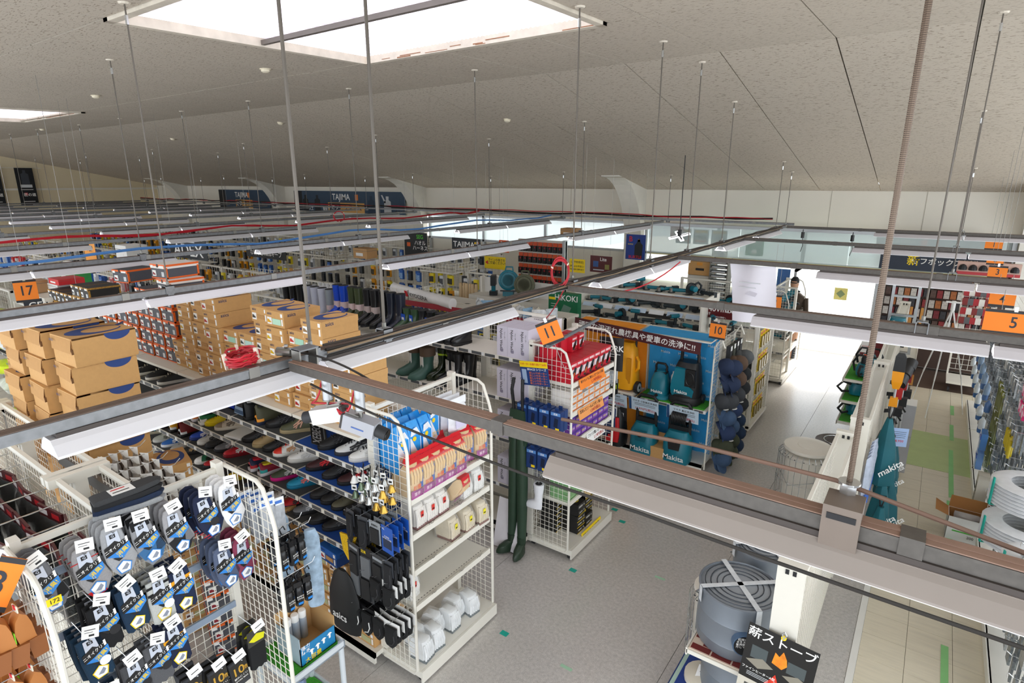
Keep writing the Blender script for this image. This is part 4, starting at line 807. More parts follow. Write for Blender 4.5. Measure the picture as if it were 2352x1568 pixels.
CB_ = Proto('clear_bag', 'bag'); CB_.part('contents', pillow(.085, .2, .02, M('#a9adb3', .35, var=.2, scale=30)), True); CB_.part('header', MB().box((-.042, -.003, -.01), (.042, .003, .035), M('#e8edf2', .4)).box((-.03, -.004, .0), (.03, -.003, .018), M('#3f74c9', .4)))
for i in range(8): CB_.put((-2.97+.06*(i % 4), 1.56+.055*(i//4)+.02*(i % 2), 1.93-.02*(i % 3)), 'clear bag of grey liners on the near side mesh, %s' % ORD[i], RD(90+rr(-15, 15)), 'clear bags on the side mesh')
for i in range(2):
    P = Proto('arm_sleeve', 'sleeve'); P.part('sleeve', MB().loft([[(.05*s*math.cos(t*math.pi/5), .016*math.sin(t*math.pi/5), z) for t in range(10)] for s, z in ((.6, 0), (1, -.06), (1.05, -.3), (.95, -.5), (.8, -.52))], M('#93a9bd', .8, var=.35, scale=22)), True)
    P.put((-2.72-.3*i, 1.78, 1.7), 'pale blue patterned sleeve hanging %s the spray bottles' % ('behind' if i == 0 else 'left behind'), RD(60))
# bags on the rear gondola: black rain gear and small insole bags
RG = Proto('rain_gear_bag', 'bag'); RG.part('contents', pillow(.26, .42, .06, M('#1d1e20', .22, var=.3, scale=14)), True); RG.part('film', pillow(.27, .44, .07, M('#dfe6ea', .08, var=0, alpha=.12)), True)
RG.part('header', MB().box((-.13, -.006, -.02), (.13, .006, .05), M('#4b1418', .4)).box((-.12, -.007, .0), (-.03, -.006, .03), M('#d9d2d2', .4)).box((.02, -.007, .0), (.1, -.006, .03), M('#b31f26', .4)), label='dark red header card')
for h in range(7):
    x = -3.35-.26*h
    props(MB().tube([(x, 1.0, 1.87), (x, .5, 1.87), (x, .46, 1.9)], .004, CHROME, 6).build('display_hook', smooth=True), 'long chrome hook of the black rain gear, %s from the aisle' % ORD[h], 'hook', 'long hooks on the near gondola')
    for d in range(3): RG.put((x+.02, .9-.13*d, 1.82), 'black rain gear in a clear bag, hook %s from the aisle, %s deep' % (ORD[h], ORD[d]), RD(rr(-12, 12)), 'bagged rain gear')
IB = Proto('insole_bag', 'bag'); IB.part('contents', pillow(.09, .25, .05, M('#a39c94', .3, var=.3, scale=26), 5), True); IB.part('insole', padded(MB(frame((0, -.03, 0), (1, 0, 0), (0, 0, 1))), [(-.035, -.25), (.03, -.25), (.04, -.14), (.035, -.03), (-.035, -.03), (-.042, -.14)], .012, M('#6f6660', .6, var=.2, scale=30)), True)
IB.part('film', pillow(.1, .26, .035, M('#f2f4f6', .1, var=0, alpha=.22), 4), True); IB.part('header', MB().add([(-.045, -.004, -.02), (.045, -.004, -.02), (.04, .02, .045), (-.03, -.012, .05)], [(0,1,2,3)], PAPER).box((-.02, -.006, -.1), (.02, -.004, -.03), PAPER), label='white header card')
for h in range(7):
    x = -3.4-.165*h
    props(MB().tube([(x, 1.22, 1.84), (x, 1.6, 1.84), (x, 1.64, 1.87)], .003, CHROME, 5).build('display_hook', smooth=True), 'chrome hook of the small insole bags, %s from the aisle' % ORD[h], 'hook', 'insole bag hooks')
    for d in range(5): IB.put((x, 1.3+.065*d, 1.80), 'small white topped insole bag, hook %s from the aisle, %s deep' % (ORD[h], ORD[d]), RD(180+rr(-15, 15)), 'insole bags behind the socks')
props(MB().box((-4.7, 1.2, 1.78), (-3.3, 1.23, 1.86), M('#6f7276', .4, .5)).build('hook_rail'), 'grey slotted rail carrying the insole bag hooks', 'rail')
# plastic tray stand with the waterproof spray carton
tr = E('tray_stand', 'translucent white plastic tray stand beside the shoe shelving', 'stand', (-2.93, 1.76, 0)); PL = M('#dfe6ec', .3, alpha=.75, var=0)
for z in (.74, .28):
    MB().box((-.2, -.2, z), (.2, .2, z+.012), PL).box((-.2, -.2, z), (.2, -.19, z+.05), PL).box((-.2, .19, z), (.2, .2, z+.05), PL).box((-.2, -.2, z), (-.19, .2, z+.05), PL).box((.19, -.2, z), (.2, .2, z+.05), PL).build('tray', tr)
    MB().box((-.18, -.18, z+.012), (.18, .18, z+.03), GREEN).build('turf_mat', tr, label='green artificial turf mat')
for a in (-.18, .18):
    for b in (-.18, .18): MB().cyl((a, b, 0), (a, b, .78), .018, PL, 10).build('leg', tr, True)
cb = E('display_carton', 'open carton with blue waterproof spray print on the tray stand', 'box', (-2.9, 1.8, .772)); ki = M('#c79f6a', .85)
MB().box((-.13, -.13, 0), (.12, .13, .005), ki).box((-.13, -.13, 0), (-.125, .13, .26), ki).box((-.13, .125, 0), (.12, .13, .2), ki).box((-.13, -.13, 0), (.12, -.125, .2), M('#9fb2bd', .6)).box((.115, -.13, 0), (.12, .13, .13), M('#1f7fb6', .5)).build('carton', cb)
b_ = MB(Matrix.Translation((.1212, 0, .065)) @ Matrix(((0, 0, 1, 0), (1, 0, 0, 0), (0, 1, 0, 0), (0, 0, 0, 1))))
b_.text('強力\n防水', .032, Matrix.Translation((-.09, .04, 0)), PAPER).text('大容量', .04, Matrix.Translation((-.04, -.045, 0)), YEL)
for i in range(4): b_.add([(-.05+.045*i+x*.02, -.005+y*.02+.008*i, 0) for x, y in ((-1, .4), (-.3, 1), (.3, 1), (1, .4), (.4, .3), (.3, -1), (-.3, -1), (-.4, .3))], [tuple(range(8))], PAPER)
b_.build('print', cb, label='white and yellow lettering with little figures')
for i in range(3): 
    sp = E('spray_can', 'white capped spray can in the blue carton, %s from the back' % ORD[i], 'can', (-2.99+.0*i, 1.84-.055*i, .778)); MB().lathe([(.024, 0), (.026, .005), (.026, .15), (.022, .16)], M('#b9c4d0', .3, .4), 14).build('can', sp, True); MB().lathe([(.025, .15), (.026, .19), (.022, .2), (.001, .202)], M('#f1f1ef', .4), 14).build('cap', sp, True)
for i in range(2):
    sp = E('spray_can', 'blue grey spray can on the lower turf tray, %s' % ('front' if i == 0 else 'rear'), 'can', (-2.82-.12*i, 1.7+.05*i, .311)); MB().lathe([(.03, 0), (.033, .005), (.033, .2), (.025, .22), (.001, .222)], M('#7c8fae', .35, .3, var=.2, scale=40), 14).build('can', sp, True)
# ---------------------------------------------------------------- glove end unit
BP = Proto('glove_bag', 'gloves')  # tall blue bag
BP.part('bag', MB().loft([[(x*a, y*b, z) for x, y in ((-.05, -.055), (.05, -.055), (.05, .055), (-.05, .055))] for a, b, z in ((.9, 1, 0), (1, 1, .04), (1, 1, .24), (.5, .95, .3), (.1, .9, .34))], M('#2b9ae8', .25, var=.12, scale=20)))
BP.part('front_print', MB(YZ(.0512, 0, .14)).add([(-.05, -.13, 0), (.05, -.13, 0), (.05, .1, 0), (.02, .16, -.008), (-.03, .15, -.008), (-.05, .08, 0)], [tuple(range(6))], M('#e9eff6', .3)).text('ぴかっと\n良い', .024, Matrix.Translation((0, -.035, .001)), M('#f3d320', .4, var=0)).box((-.046, -.09, .0005), (.046, -.082, .001), M('#1e49b0', .4)).text('M', .034, Matrix.Translation((.015, -.105, .001)), INK).cyl((-.01, .08, .0), (-.01, .08, .001), .018, M('#f3d320', .4, var=0), 10), label='white front with blue and yellow print')
for r in range(3):
    for c in range(3): BP.put((-2.85-.105*r, 2.63+.115*c+.02*r, 1.66 if r == 0 and False else 1.675), 'tall light blue glove bag, %s row, %s from the left' % (['front', 'middle', 'rear'][r], ORD[c]), RD(rr(-5, 5)), 'blue glove bags')
BP.put((-2.9, 2.99, 1.72), 'light blue glove bag marked L at the right of the blue bags', RD(4))
# packs of beige gloves with red tops
RPK = Proto('glove_pack', 'gloves'); bg = M('#dcbf92', .8, var=.06, scale=20); pk = M('#e2a23a', .3, var=.3, scale=25); plm = M('#9b3f86', .4, var=.35, scale=30)
RPK.part('gloves', MB().loft([[(x*a, y*b, z) for x, y in ((-.045, -.05), (.03, -.05), (.045, -.03), (.047, 0), (.045, .03), (.03, .05), (-.045, .05))] for a, b, z in ((.8, .95, .0), (1, 1, .02), (1, 1, .15), (.8, .95, .19), (.35, .9, .215))], bg), True)
fg = MB()
for i in range(4): fg.tube([(.046, -.034+.023*i, .1), (.05, -.034+.023*i, .15), (.038, -.034+.023*i, .19)], [.009, .011, .008], bg, 7)
RPK.part('fingers', fg, True)
RPK.part('top_seal', MB().add([(.04, -.052, .19), (.04, .052, .19), (-.01, .055, .235), (-.01, -.055, .235)], [(0,1,2,3)], RED).add([(-.01, -.055, .235), (-.01, .055, .235), (-.05, .052, .2), (-.05, -.052, .2)], [(0,1,2,3)], RED).add([(-.012, -.05, .236), (.0, -.05, .275), (.004, .05, .272), (-.01, .052, .236)], [(0,1,2,3)], RED).add([(.044, -.05, .18), (.044, .05, .18), (.04, .05, .195), (.04, -.05, .195)], [(0,1,2,3)], M('#f2741a', .3)), label='red sealed top')
RPK.part('print', MB(YZ(.0505, 0, .0)).add([(-.05, .004, 0), (.05, .004, 0), (.05, .05, 0), (-.05, .06, 0)], [(0,1,2,3)], plm).add([(.03, .06, 0), (.05, .06, 0), (.05, .17, 0), (.03, .17, 0)], [(0,1,2,3)], M('#2f5fae', .4, var=.3, scale=60)).text('お徳', .034, Matrix.Translation((0, .07, .001)), M('#f0641c', .4, var=0)).text('軍手', .026, Matrix.Translation((0, .028, .001)), M('#f1d5e4', .4, var=0)), label='purple and orange print')
RPK.part('film', MB().loft([[(x*a, y*b, z) for x, y in ((-.05, -.054), (.052, -.054), (.056, 0), (.052, .054), (-.05, .054))] for a, b, z in ((.8, .95, -.002), (1.03, 1, .02), (1.03, 1, .16), (.7, .95, .205))], M('#ffffff', .08, var=0, alpha=.1)))
for i in range(5): RPK.put((-2.735, 2.62+.118*i, 1.524), 'beige glove pack with red top, front row, %s from the left' % ORD[i], RD(rr(-4, 4)), 'beige glove packs', scale=1.14)
for i in range(4): RPK.put((-2.86, 2.64+.13*i, 1.524), 'beige glove pack with red top, second row, %s from the left' % ORD[i], RD(180+rr(-9, 9)), 'beige glove packs', scale=1.1)
for i, (x, y, z, a) in enumerate(((-2.8, 3.26, 1.524, -20), (-2.9, 3.36, 1.524, 20), (-2.76, 3.38, 1.53, -8))): RPK.put((x, y, z), 'beige glove pack with red top at the right end, %s' % ORD[i], RD(a), 'beige glove packs', scale=1.14)
WGB = Proto('glove_bag', 'gloves'); WGB.part('gloves', pillow(.2, .24, .1, M('#eef0f4', .6, var=.12, scale=16)), True); WGB.part('header', MB().box((-.1, -.005, -.02), (.1, .005, .04), M('#f2f4f8', .3)).box((-.07, -.055, -.18), (.07, -.05, -.1), M('#d9d4ee', .4)), label='white header')
for i in range(3): WGB.put((-2.93+.07*i, 3.18, 2.03), 'white glove bag hanging from the top of the glove unit, %s' % ['rear', 'middle', 'front'][i], RD(90+rr(-6, 6)), 'white glove bags on top hook')
def bundle(col, end, name, lab, mark=None):
    P = Proto('glove_bundle', 'gloves'); m = M(col, .85, var=.1, scale=18)
    P.part('gloves', MB().loft([[(x*a, y*b, z) for x, y in ((-.075, -.05), (.06, -.055), (.08, -.03), (.08, .03), (.06, .055), (-.075, .05))] for a, b, z in ((.85, .95, 0), (1, 1, .03), (1, 1, .12), (.75, .9, .17), (.4, .6, .185))], m), True)
    rg = MB()
    for i in range(5): rg.tube([(.078, -.044+.022*i, .02), (.083, -.044+.022*i, .08), (.066, -.042+.021*i, .15)], [.009, .012, .008], m, 6)
    P.part('glove_edges', rg, True); P.part('cuff_ends', MB().box((-.06, -.054, -.001), (.086, .054, .018), M(end, .7, var=.2, scale=60)))
    if mark: P.part('mark', MB(YZ(.088, 0, .11)).box((-.014, -.022, 0), (.014, .022, .004), M(mark, .5)).box((-.01, -.014, .004), (.01, -.004, .005), INK), label='small coloured label')
    P.part('film', MB().loft([[(x*a, y*b, z) for x, y in ((-.08, -.058), (.085, -.06), (.09, 0), (.085, .06), (-.08, .058))] for a, b, z in ((1, 1, .0), (1.02, 1.02, .12), (.6, .8, .195))], M('#ffffff', .07, var=0, alpha=.14)))
    return P
B1 = bundle('#e6e2dc', '#7c3b35', 'glove_bundle', '', '#d8382f'); B2 = bundle('#d9cdb4', '#7b4632', '', '', '#efe22a'); B3 = bundle('#e7eaec', '#4c5b60', '', '', None); B4 = bundle('#e9e9e6', '#e9e9e6', '', '', '#d8382f')
for i, y in enumerate((2.68, 2.8, 2.92)): B1.put((-2.8, y, 1.243), 'white glove bundle with maroon cuffs, second shelf, %s from left' % ORD[i], RD(rr(-6, 6)), 'white glove bundles')
RPK.put((-2.77, 3.07, 1.3), 'beige glove pack lying on the second shelf of the glove unit', rot=(0, RD(35), RD(8)))
for i, y in enumerate((3.2, 3.35)): B4.put((-2.8, y, 1.243), 'white glove bundle with red mark, second shelf, %s' % ('left' if i == 0 else 'right'), RD(rr(-6, 6)))
for i, y in enumerate((3.04, 3.2, 3.36)): B2.put((-2.8+.02*i, y, .952), 'cream cotton glove bundle with yellow label, third shelf, %s' % ['left', 'middle', 'right'][i], RD(rr(-6, 6)))
B4.put((-2.86, 2.63, .652), 'white and orange glove bundle alone on the fourth shelf', RD(8)); 
for i, (x, y) in enumerate(((-2.76, 2.66), (-2.88, 2.72), (-2.77, 2.8), (-2.87, 2.9), (-2.8, 3.02), (-2.86, 3.14), (-2.79, 3.26))): B3.put((x, y, .119), 'white glove bundle with dark rubber palms on the base, %s from left' % ORD[i], RD(rr(-10, 10)), 'rubber palm glove bundles')
# ---------------------------------------------------------------- goods on the side mesh of the glove unit (facing the shoes)
def hang(name, cat, w, h, card, body=None, bodym=None, printing=(), d=.012, bw=.8):
    P = Proto(name, cat); P.part('card', MB().box((-w/2, 0, -h), (w/2, .002, 0), card))
    if body == 'box': P.part('product', MB().box((-w/2*bw, -d, -h*.95), (w/2*bw, 0, -h*.3), bodym))
    elif body == 'bag': P.part('product', pillow(w*1.02, h*.8, d*2, bodym, 5), True)
    elif body == 'strap':
        P.part('product', padded(MB(frame((0, 0, 0), (1, 0, 0), (0, 0, 1))), [(-w*.28, -h*1.95), (w*.1, -h*2.1), (w*.34, -h*1.75), (w*.42, -h*1.2), (w*.36, -h*.6), (w*.4, -h*.25), (-w*.4, -h*.25), (-w*.34, -h*.7), (-w*.42, -h*1.3), (-w*.38, -h*1.7)], d*1.3, bodym, .8), True)
        P.part('binding', MB().tube([(w*.1, -.004, -h*.5), (w*.3, -d*1.3, -h*.8), (w*.36, -d*1.35, -h*1.2), (w*.2, -d*1.35, -h*1.6), (-w*.1, -d*1.3, -h*1.75)], .004, PAPER if name == 'knee_guard' and h > .095 else DARK, 5))
    if printing: 
        mb = MB(frame((0, -.0005, 0), (1, 0, 0), (0, 0, 1)))
        for it in printing:
            if it[0] == 't': mb.text(it[1], it[4], Matrix.Translation((it[2], it[3], .001)), it[5])
            else: x, y, ww, hh = it[1:5]; mb.add([(x-ww/2, y-hh/2, .0005), (x+ww/2, y-hh/2, .0005), (x+ww/2, y+hh/2, .0005), (x-ww/2, y+hh/2, .0005)], [(0,1,2,3)], it[5])
        P.part('print', mb)
    return P
bell_ = {}
for nm, c in (('gold', '#c9a14a'), ('silver', '#c4c6c4'), ('white', '#efefec'), ('camouflage', '#6f7f6a')):
    P = Proto('bear_bell', 'bell'); P.part('bell', MB().lathe([(.002, 0), (.03, .002), (.024, .012), (.017, .035), (.008, .05), (.001, .052)], M(c, .25, .85 if nm != 'white' else .1, var=.05), 14), True)
    P.part('strap', MB().tube([(0, 0, .05), (0, 0, .1), (.01, 0, .13), (0, 0, .15), (-.01, 0, .13), (0, 0, .1)], .005, BLACK, 6)); P.part('tag', MB().box((-.02, -.012, .06), (.02, -.011, .1), PAPER).box((-.012, -.0125, .07), (.012, -.012, .085), INK)); bell_[nm] = P
k = 0
for r, z in enumerate((1.79, 1.68)):
    for c in range(5):
        for d in range(2):
            nm = ['white', 'camouflage', 'silver', 'silver', 'gold'][c] if r == 0 else ['camouflage', 'silver', 'silver', 'gold', 'gold'][c]
            bell_[nm].put((-3.02+.07*c, 2.36+.08*d, z-.15+rr(-.02, .02)), '%s bear bell, %s row, %s from the left, %s' % (nm, ['upper', 'lower'][r], ORD[c], ['front', 'rear'][d]), RD(rr(-30, 30)), 'bear bells on the glove unit'); k += 1
KD = M('#1a1b1e', .6); GC = M('#9aa0a6', .4); SC_ = M('#2f3236', .5)
HP = dict(buckle=(hang('buckle_pack', 'pack', .11, .17, GC, 'box', KD, (('t', '厳選素材', 0, -.03, .016, INK), ('r', -.025, -.12, .018, .02, YEL), ('r', .025, -.12, .018, .02, YEL)), .01, .75), 'grey card with two black buckles'),
 blue=(hang('shoe_cover_pack', 'pack', .12, .2, M('#1f59b8', .35), None, None, (('t', '4L', -.035, -.025, .024, PAPER), ('t', 'RUBBER\nSHOES COVER', 0, -.085, .015, PAPER), ('r', 0, -.13, .09, .07, M('#20304d', .4)))), 'blue rubber shoe cover pack'),
 insole=(hang('insole_pack', 'pack', .13, .25, BLACK, 'box', M('#6a6e73', .4), (('t', '足楽', -.02, -.04, .026, YEL), ('r', .0, -.15, .06, .13, M('#55595f', .5))), .012, .7), 'black insole pack with yellow title'),
 grey=(hang('supporter_pack', 'pack', .14, .26, M('#3a3d41', .35), 'box', KD, (('r', 0, -.04, .1, .02, GC),), .012, .6), 'dark grey supporter pack'),
 knee=(hang('knee_guard', 'guard', .13, .09, PAPER, 'strap', M('#131416', .9), (('t', 'RASCAL', 0, -.05, .02, INK),), .03), 'black knee guard with white card'),
 piping=(hang('knee_guard', 'guard', .12, .1, BLACK, 'strap', M('#161719', .9), (('r', 0, -.05, .08, .02, PAPER),), .03), 'black knee guard with white piping'),
 strapy=(hang('spare_strap', 'strap', .09, .12, M('#41444a', .4), 'strap', M('#1a1b1f', .8), (('r', 0, -.05, .06, .03, M('#7d828a', .4)),), .015), 'black spare strap on grey card'))
n_ = 0
for z, keys in ((1.45, ['strapy', 'strapy', 'buckle', 'blue']), (1.2, ['grey', 'insole', 'grey', 'strapy']), (1.02, ['insole', 'grey', 'knee', 'knee']), (.70, ['piping', 'piping', 'knee', 'knee'])):
    for c, kk in enumerate(keys):
        P, lb = HP[kk]; x = -3.04+.12*c
        props(MB().tube([(x, 2.54, z+.004), (x, 2.30, z+.004), (x, 2.27, z+.025)], .0025, CHROME, 5).build('display_hook', smooth=True), 'chrome hook on the glove unit side mesh, %s tier, %s' % ({1.45: 'top', 1.2: 'second', 1.02: 'third', .70: 'lowest'}[z], ORD[c]), 'hook', 'hooks on the glove unit side')
        for d in range(4): P.put((x+rr(-.008, .008), 2.32+.05*d, z-rr(0, .012)), '%s, tier %s, hook %s, %s from the front' % (lb, ['four', 'three', 'two', 'one'][[1.45, 1.2, 1.02, .70].index(z)], ORD[c], ORD[d]), RD(rr(-8, 8)), 'packs on the glove unit side'); n_ += 1
ps = E('yellow_spacer_bag', 'yellow mesh pouch hanging below the lowest blue mat', 'bag', (-3.12, 2.34, 1.2)); MB().add([(-.09, 0, 0), (.09, 0, .02), (.03, -.01, -.17), (0, -.01, -.19), (-.05, -.01, -.13)], [(0, 4, 3, 2, 1)], M('#e0b50f', .8, var=.2, scale=80)).add([(-.09, .01, 0), (.09, .01, .02), (.03, .0, -.17), (0, .0, -.19), (-.05, .0, -.13)], [(0, 1, 2, 3, 4)], M('#e0b50f', .8)).build('mesh_cloth', ps)
bg_ = E('drawstring_bag', 'black drawstring bag with white maker lettering beside the blue shoe box', 'bag', (-3.16, 2.3, .93)); MB().loft([[(.17*s*math.cos(t*math.pi/6), .05*s*math.sin(t*math.pi/6), z) for t in range(12)] for s, z in ((.25, 0), (.6, -.05), (.95, -.2), (1.05, -.4), (.9, -.5))], M('#17181a', .55, var=.1)).build('bag', bg_, True)
MB(frame((0, -.056, -.36), (1, 0, 0), (0, 0, 1))).text('asics', .085, Matrix.Identity(4), PAPER).build('lettering', bg_, label='white lettering')
# ---------------------------------------------------------------- rubber boots
def boot(h, col, sole=None, band=None, bandm=None, collar=None, tag=None, rough=.3, wide=1.):
    P = Proto('rubber_boot', 'boot'); m = M(col, rough)
    rings = []
    for z, cx, rx, ry in ((.02, .04, .125, .045), (.045, .04, .128, .048), (.075, .03, .115, .046), (.1, .0, .085, .044), (.13, -.03, .058, .042), (.18, -.04, .05, .043), (.18+(h-.18)*.5, -.045, .058, .05), (h, -.045, .066, .056)):
        rings.append([(cx+rx*wide*math.cos(t*2*math.pi/14), ry*wide*math.sin(t*2*math.pi/14), z) for t in range(14)])
    P.part('upper', MB().loft(rings, m, cap=False), True)
    P.part('sole', MB().loft([[(.04+.13*math.cos(t*2*math.pi/14), .05*math.sin(t*2*math.pi/14), z) for t in range(14)] for z in (0, .022)], M(sole or col, .6)))
    top = rings[-1]
    P.part('opening', MB().loft([top, [( -.045+(x+.045)*.92, y*.92, z+.004) for x, y, z in top], [(-.045+(x+.045)*.86, y*.86, z-.03) for x, y, z in top]], M(collar or '#2a2b2d', .8)), True)
    if collar: P.part('collar', MB().loft([[(-.045+(x+.045)*1.05, y*1.05, z-d) for x, y, z in top] for d in (.1, .0)], M(collar, .7), cap=False), True)
    if band: P.part('label_band', MB().loft([[(-.043+.059*wide*math.cos(t*2*math.pi/14), .0515*wide*math.sin(t*2*math.pi/14), z) for t in range(14)] for z in band], M(bandm, .5), cap=False))
    if tag: P.part('tag', MB().box((.02*wide, -.04, h*.35), (.026*wide, .03, h*.75), M(tag, .4)).box((.026, -.025, h*.45), (.028, .015, h*.6), PAPER), label='hanging tag')
    return P
BT = dict(blue=(boot(.42, '#1749c4', band=(.14, .22), bandm='#d9c3c3'), 'bright blue tall rubber boot'), greyb=(boot(.42, '#8f989e', band=(.14, .22), bandm='#d9c3c3'), 'grey tall rubber boot'), pale=(boot(.42, '#c3c8d8', sole='#d9c526'), 'pale lavender tall boot with yellow sole'), olive=(boot(.42, '#3f4a30', band=(.14, .22), bandm='#d9c3c3'), 'olive tall rubber boot'), black=(boot(.42, '#1c1d20', band=(.14, .22), bandm='#bfb0ae'), 'black tall rubber boot with pale label'), plain=(boot(.42, '#191a1d'), 'plain black tall rubber boot'), navy=(boot(.42, '#1b2233', band=(.37, .385), bandm='#e6c81c'), 'dark navy tall boot with yellow stripe'), bkyel=(boot(.42, '#18191b', band=(.1, .17), bandm='#e2c41a'), 'black tall boot with yellow ankle band'),
 sgreen=(boot(.26, '#3f5a40', sole='#c9a51c', tag='#1e55c4'), 'short green boot with yellow sole and blue tag'), sblack=(boot(.26, '#202226'), 'short black rubber boot'), slime=(boot(.26, '#1a1b1d', band=(.2, .235), bandm='#b9dc1c'), 'short black boot with lime band'), stag=(boot(.26, '#1a1c22', tag='#1e55c4'), 'short black boot with blue tag'),
 big=(boot(.36, '#3d6157', collar='#5d4a3c', tag='#e9e9e6', wide=1.35, rough=.45), 'large green boot with brown fleece collar'), gloss=(boot(.34, '#24301c', band=(.27, .3), bandm='#a9c81c', rough=.12), 'glossy dark green boot with lime rim'), mid=(boot(.34, '#1b1c1f', tag='#d9d9d9'), 'black mid rubber boot'), ankle=(boot(.24, '#1d1e21', sole='#151517', rough=.25), 'black ankle rain boot'))
def put_boots(row, where, grp):
    for i, (k, x, y, z, a) in enumerate(row): P, lb = BT[k]; P.put((x, y, z), '%s, %s %s' % (lb, ORD[i], where), RD(-90+a), grp)
ZB = 1.982
put_boots([(k, -7.15+.155*i, 4.66, ZB-.075, rr(-8, 8)) for i, k in enumerate(['bkyel', 'bkyel', 'bkyel', 'pale', 'pale', 'pale', 'greyb'])]+[(k, -6.07+.125*i+.03*(i//2), 4.66, ZB, rr(-14, 0)) for i, k in enumerate(['blue', 'blue', 'olive', 'olive', 'black', 'black', 'plain', 'navy', 'navy'])], 'in the tall boot row', 'tall boots on the boot gondola')
put_boots([(k, -4.86+.125*i, 4.68, ZB+.01, rr(-18, 0)) for i, k in enumerate(['sgreen', 'sgreen', 'sblack', 'stag', 'slime', 'slime'])], 'in the short boot row', 'short boots on the boot gondola')
put_boots([('ankle', -4.33+.1*i, 4.64, ZB+.01, -18) for i in range(5)], 'in the ankle boot row above', 'ankle boots on the white shelf')
put_boots([('big', -4.72, 4.64, 1.503, -25), ('big', -4.5, 4.6, 1.503, -20), ('gloss', -4.36, 4.7, 1.503, -20), ('gloss', -4.26, 4.72, 1.503, -20), ('mid', -4.18, 4.66, 1.503, -20), ('mid', -4.08, 4.64, 1.503, -20), ('mid', -3.98, 4.7, 1.503, -20), ('plain', -4.05, 4.85, 1.503, -20)], 'on the middle boot shelf', 'boots on the middle shelf')
sign_card('brand_card', 'black card with yellow lettering behind the large green boots', 'card', frame((-4.85, 4.8, 1.86), (1, 0, 0), (0, 0, 1)), .22, .09, BLACK, [('t', 'MASTER', 0, 0, .05, YEL)])
# ---------------------------------------------------------------- wader cartons
WDR = Proto('wader_carton', 'box'); LAV = M('#d6d2e2', .6, var=.02)
WDR.part('carton', MB().box((-.062, -.15, 0), (.062, .15, .30), LAV)); pr = MB(frame((0, -.151, .15), (0, 0, -1), (1, 0, 0))).text('Nylon Wader', .042, Matrix.Translation((-.01, -.01, 0)), INK).text('ウェーダー', .016, Matrix.Translation((-.06, .03, 0)), INK).box((.075, -.018, 0), (.105, .014, .0008), M('#8f8aa0', .5)); WDR.part('print', pr, label='black lettering')
WDL = Proto('wader_carton', 'box'); WDL.part('carton', MB().box((-.15, -.062, 0), (.15, .062, .30), M('#efedf3', .6, var=.02))); pr = MB(frame((0.1512, 0, .16), (0, 1, 0), (0, 0, 1))).text('N', .03, Matrix.Translation((0, 0, 0)), INK); pr.X = frame((0, -.0625, .17), (1, 0, 0), (0, 0, 1)); pr.text('Nylon\nWader', .075, Matrix.Translation((.02, .0, .0)), INK).add([(-.13, -.06, 0), (-.105, -.06, 0), (-.1, .0, 0), (-.115, .07, 0), (-.122, .0, 0)], [(0,1,2,3,4)], INK); pr.X = frame((0, 0, .3012), (1, 0, 0), (0, 1, 0)); pr.text('Wader', .05, Matrix.Identity(4), M('#4a4656', .5)); WDL.part('print', pr, label='large black lettering')
for r, z in enumerate((1.992, 1.562, 1.122)):
    for c in range(3): WDR.put((-3.33+.126*c, 4.64, z), 'lavender wader carton, %s shelf, %s of three' % (['top', 'middle', 'lower'][r], ['left', 'middle', 'right'][c]), rr(-.02, .02), 'wader cartons')
for c in range(3): WDR.put((-3.33+.126*c, 4.64, .602), 'lavender wader carton on the lowest shelf, %s of three' % ['left', 'middle', 'right'][c], rr(-.02, .02), 'wader cartons')
for c in range(2): WDL.put((-3.16, 4.9+.128*c, 2.0), 'white wader carton with large lettering on the top shelf, %s' % ['front', 'rear'][c], rr(-.02, .02))
wa = E('chest_wader', 'dark green wader hanging with boots at the corner of the boot unit', 'wader', (-3.02, 4.33, 0)); wm = M('#28402f', .5, var=.12, scale=8)
for s in (-1, 1):
    MB().tube([(.035*s, 0, 1.32), (.045*s, .0, 1.1), (.05*s, 0, .75), (.055*s, -.01, .4), (.06*s, -.02, .16)], [.05, .06, .058, .052, .045], wm, 10).build('leg', wa, True)
    MB(Matrix.Translation((.06*s, -.03, .0)) @ Matrix.Rotation(RD(-100+20*s), 4, 'Z')).loft([[(.05+rx*math.cos(t*2*math.pi/12), .045*math.sin(t*2*math.pi/12), z) for t in range(12)] for z, rx in ((.02, .12), (.05, .12), (.09, .09))]+[[(-.01+.05*math.cos(t*2*math.pi/12), .045*math.sin(t*2*math.pi/12), z) for t in range(12)] for z in (.13, .2)], M('#223626', .4)).build('boot', wa, True)
MB().loft([[(x*a, y*b, z) for x, y in ((-.1, -.03), (.1, -.03), (.1, .03), (-.1, .03))] for a, b, z in ((.9, 1, 1.2), (1, 1.2, 1.35), (.8, .7, 1.55))], wm).build('bib', wa)
for s in (-1, 1): MB().tube([(.05*s, 0, 1.54), (.06*s, -.02, 1.75), (.05*s, 0, 1.86)], .016, BLACK, 6).build('strap', wa)
pb = E('poster_board', 'white sheet with faint boot picture leaning by the glove end unit', 'board', (-3.12, 4.25, 0)); MB().add([(-.16, 0, .02), (.16, 0, .02), (.16, .12, .52), (-.16, .12, .52), (-.16, .006, .02), (.16, .006, .02), (.16, .126, .52), (-.16, .126, .52)], [(0,1,2,3), (7,6,5,4), (0,4,5,1), (3,2,6,7), (0,3,7,4), (1,5,6,2)], M('#eceaf0', .4)).build('sheet', pb)
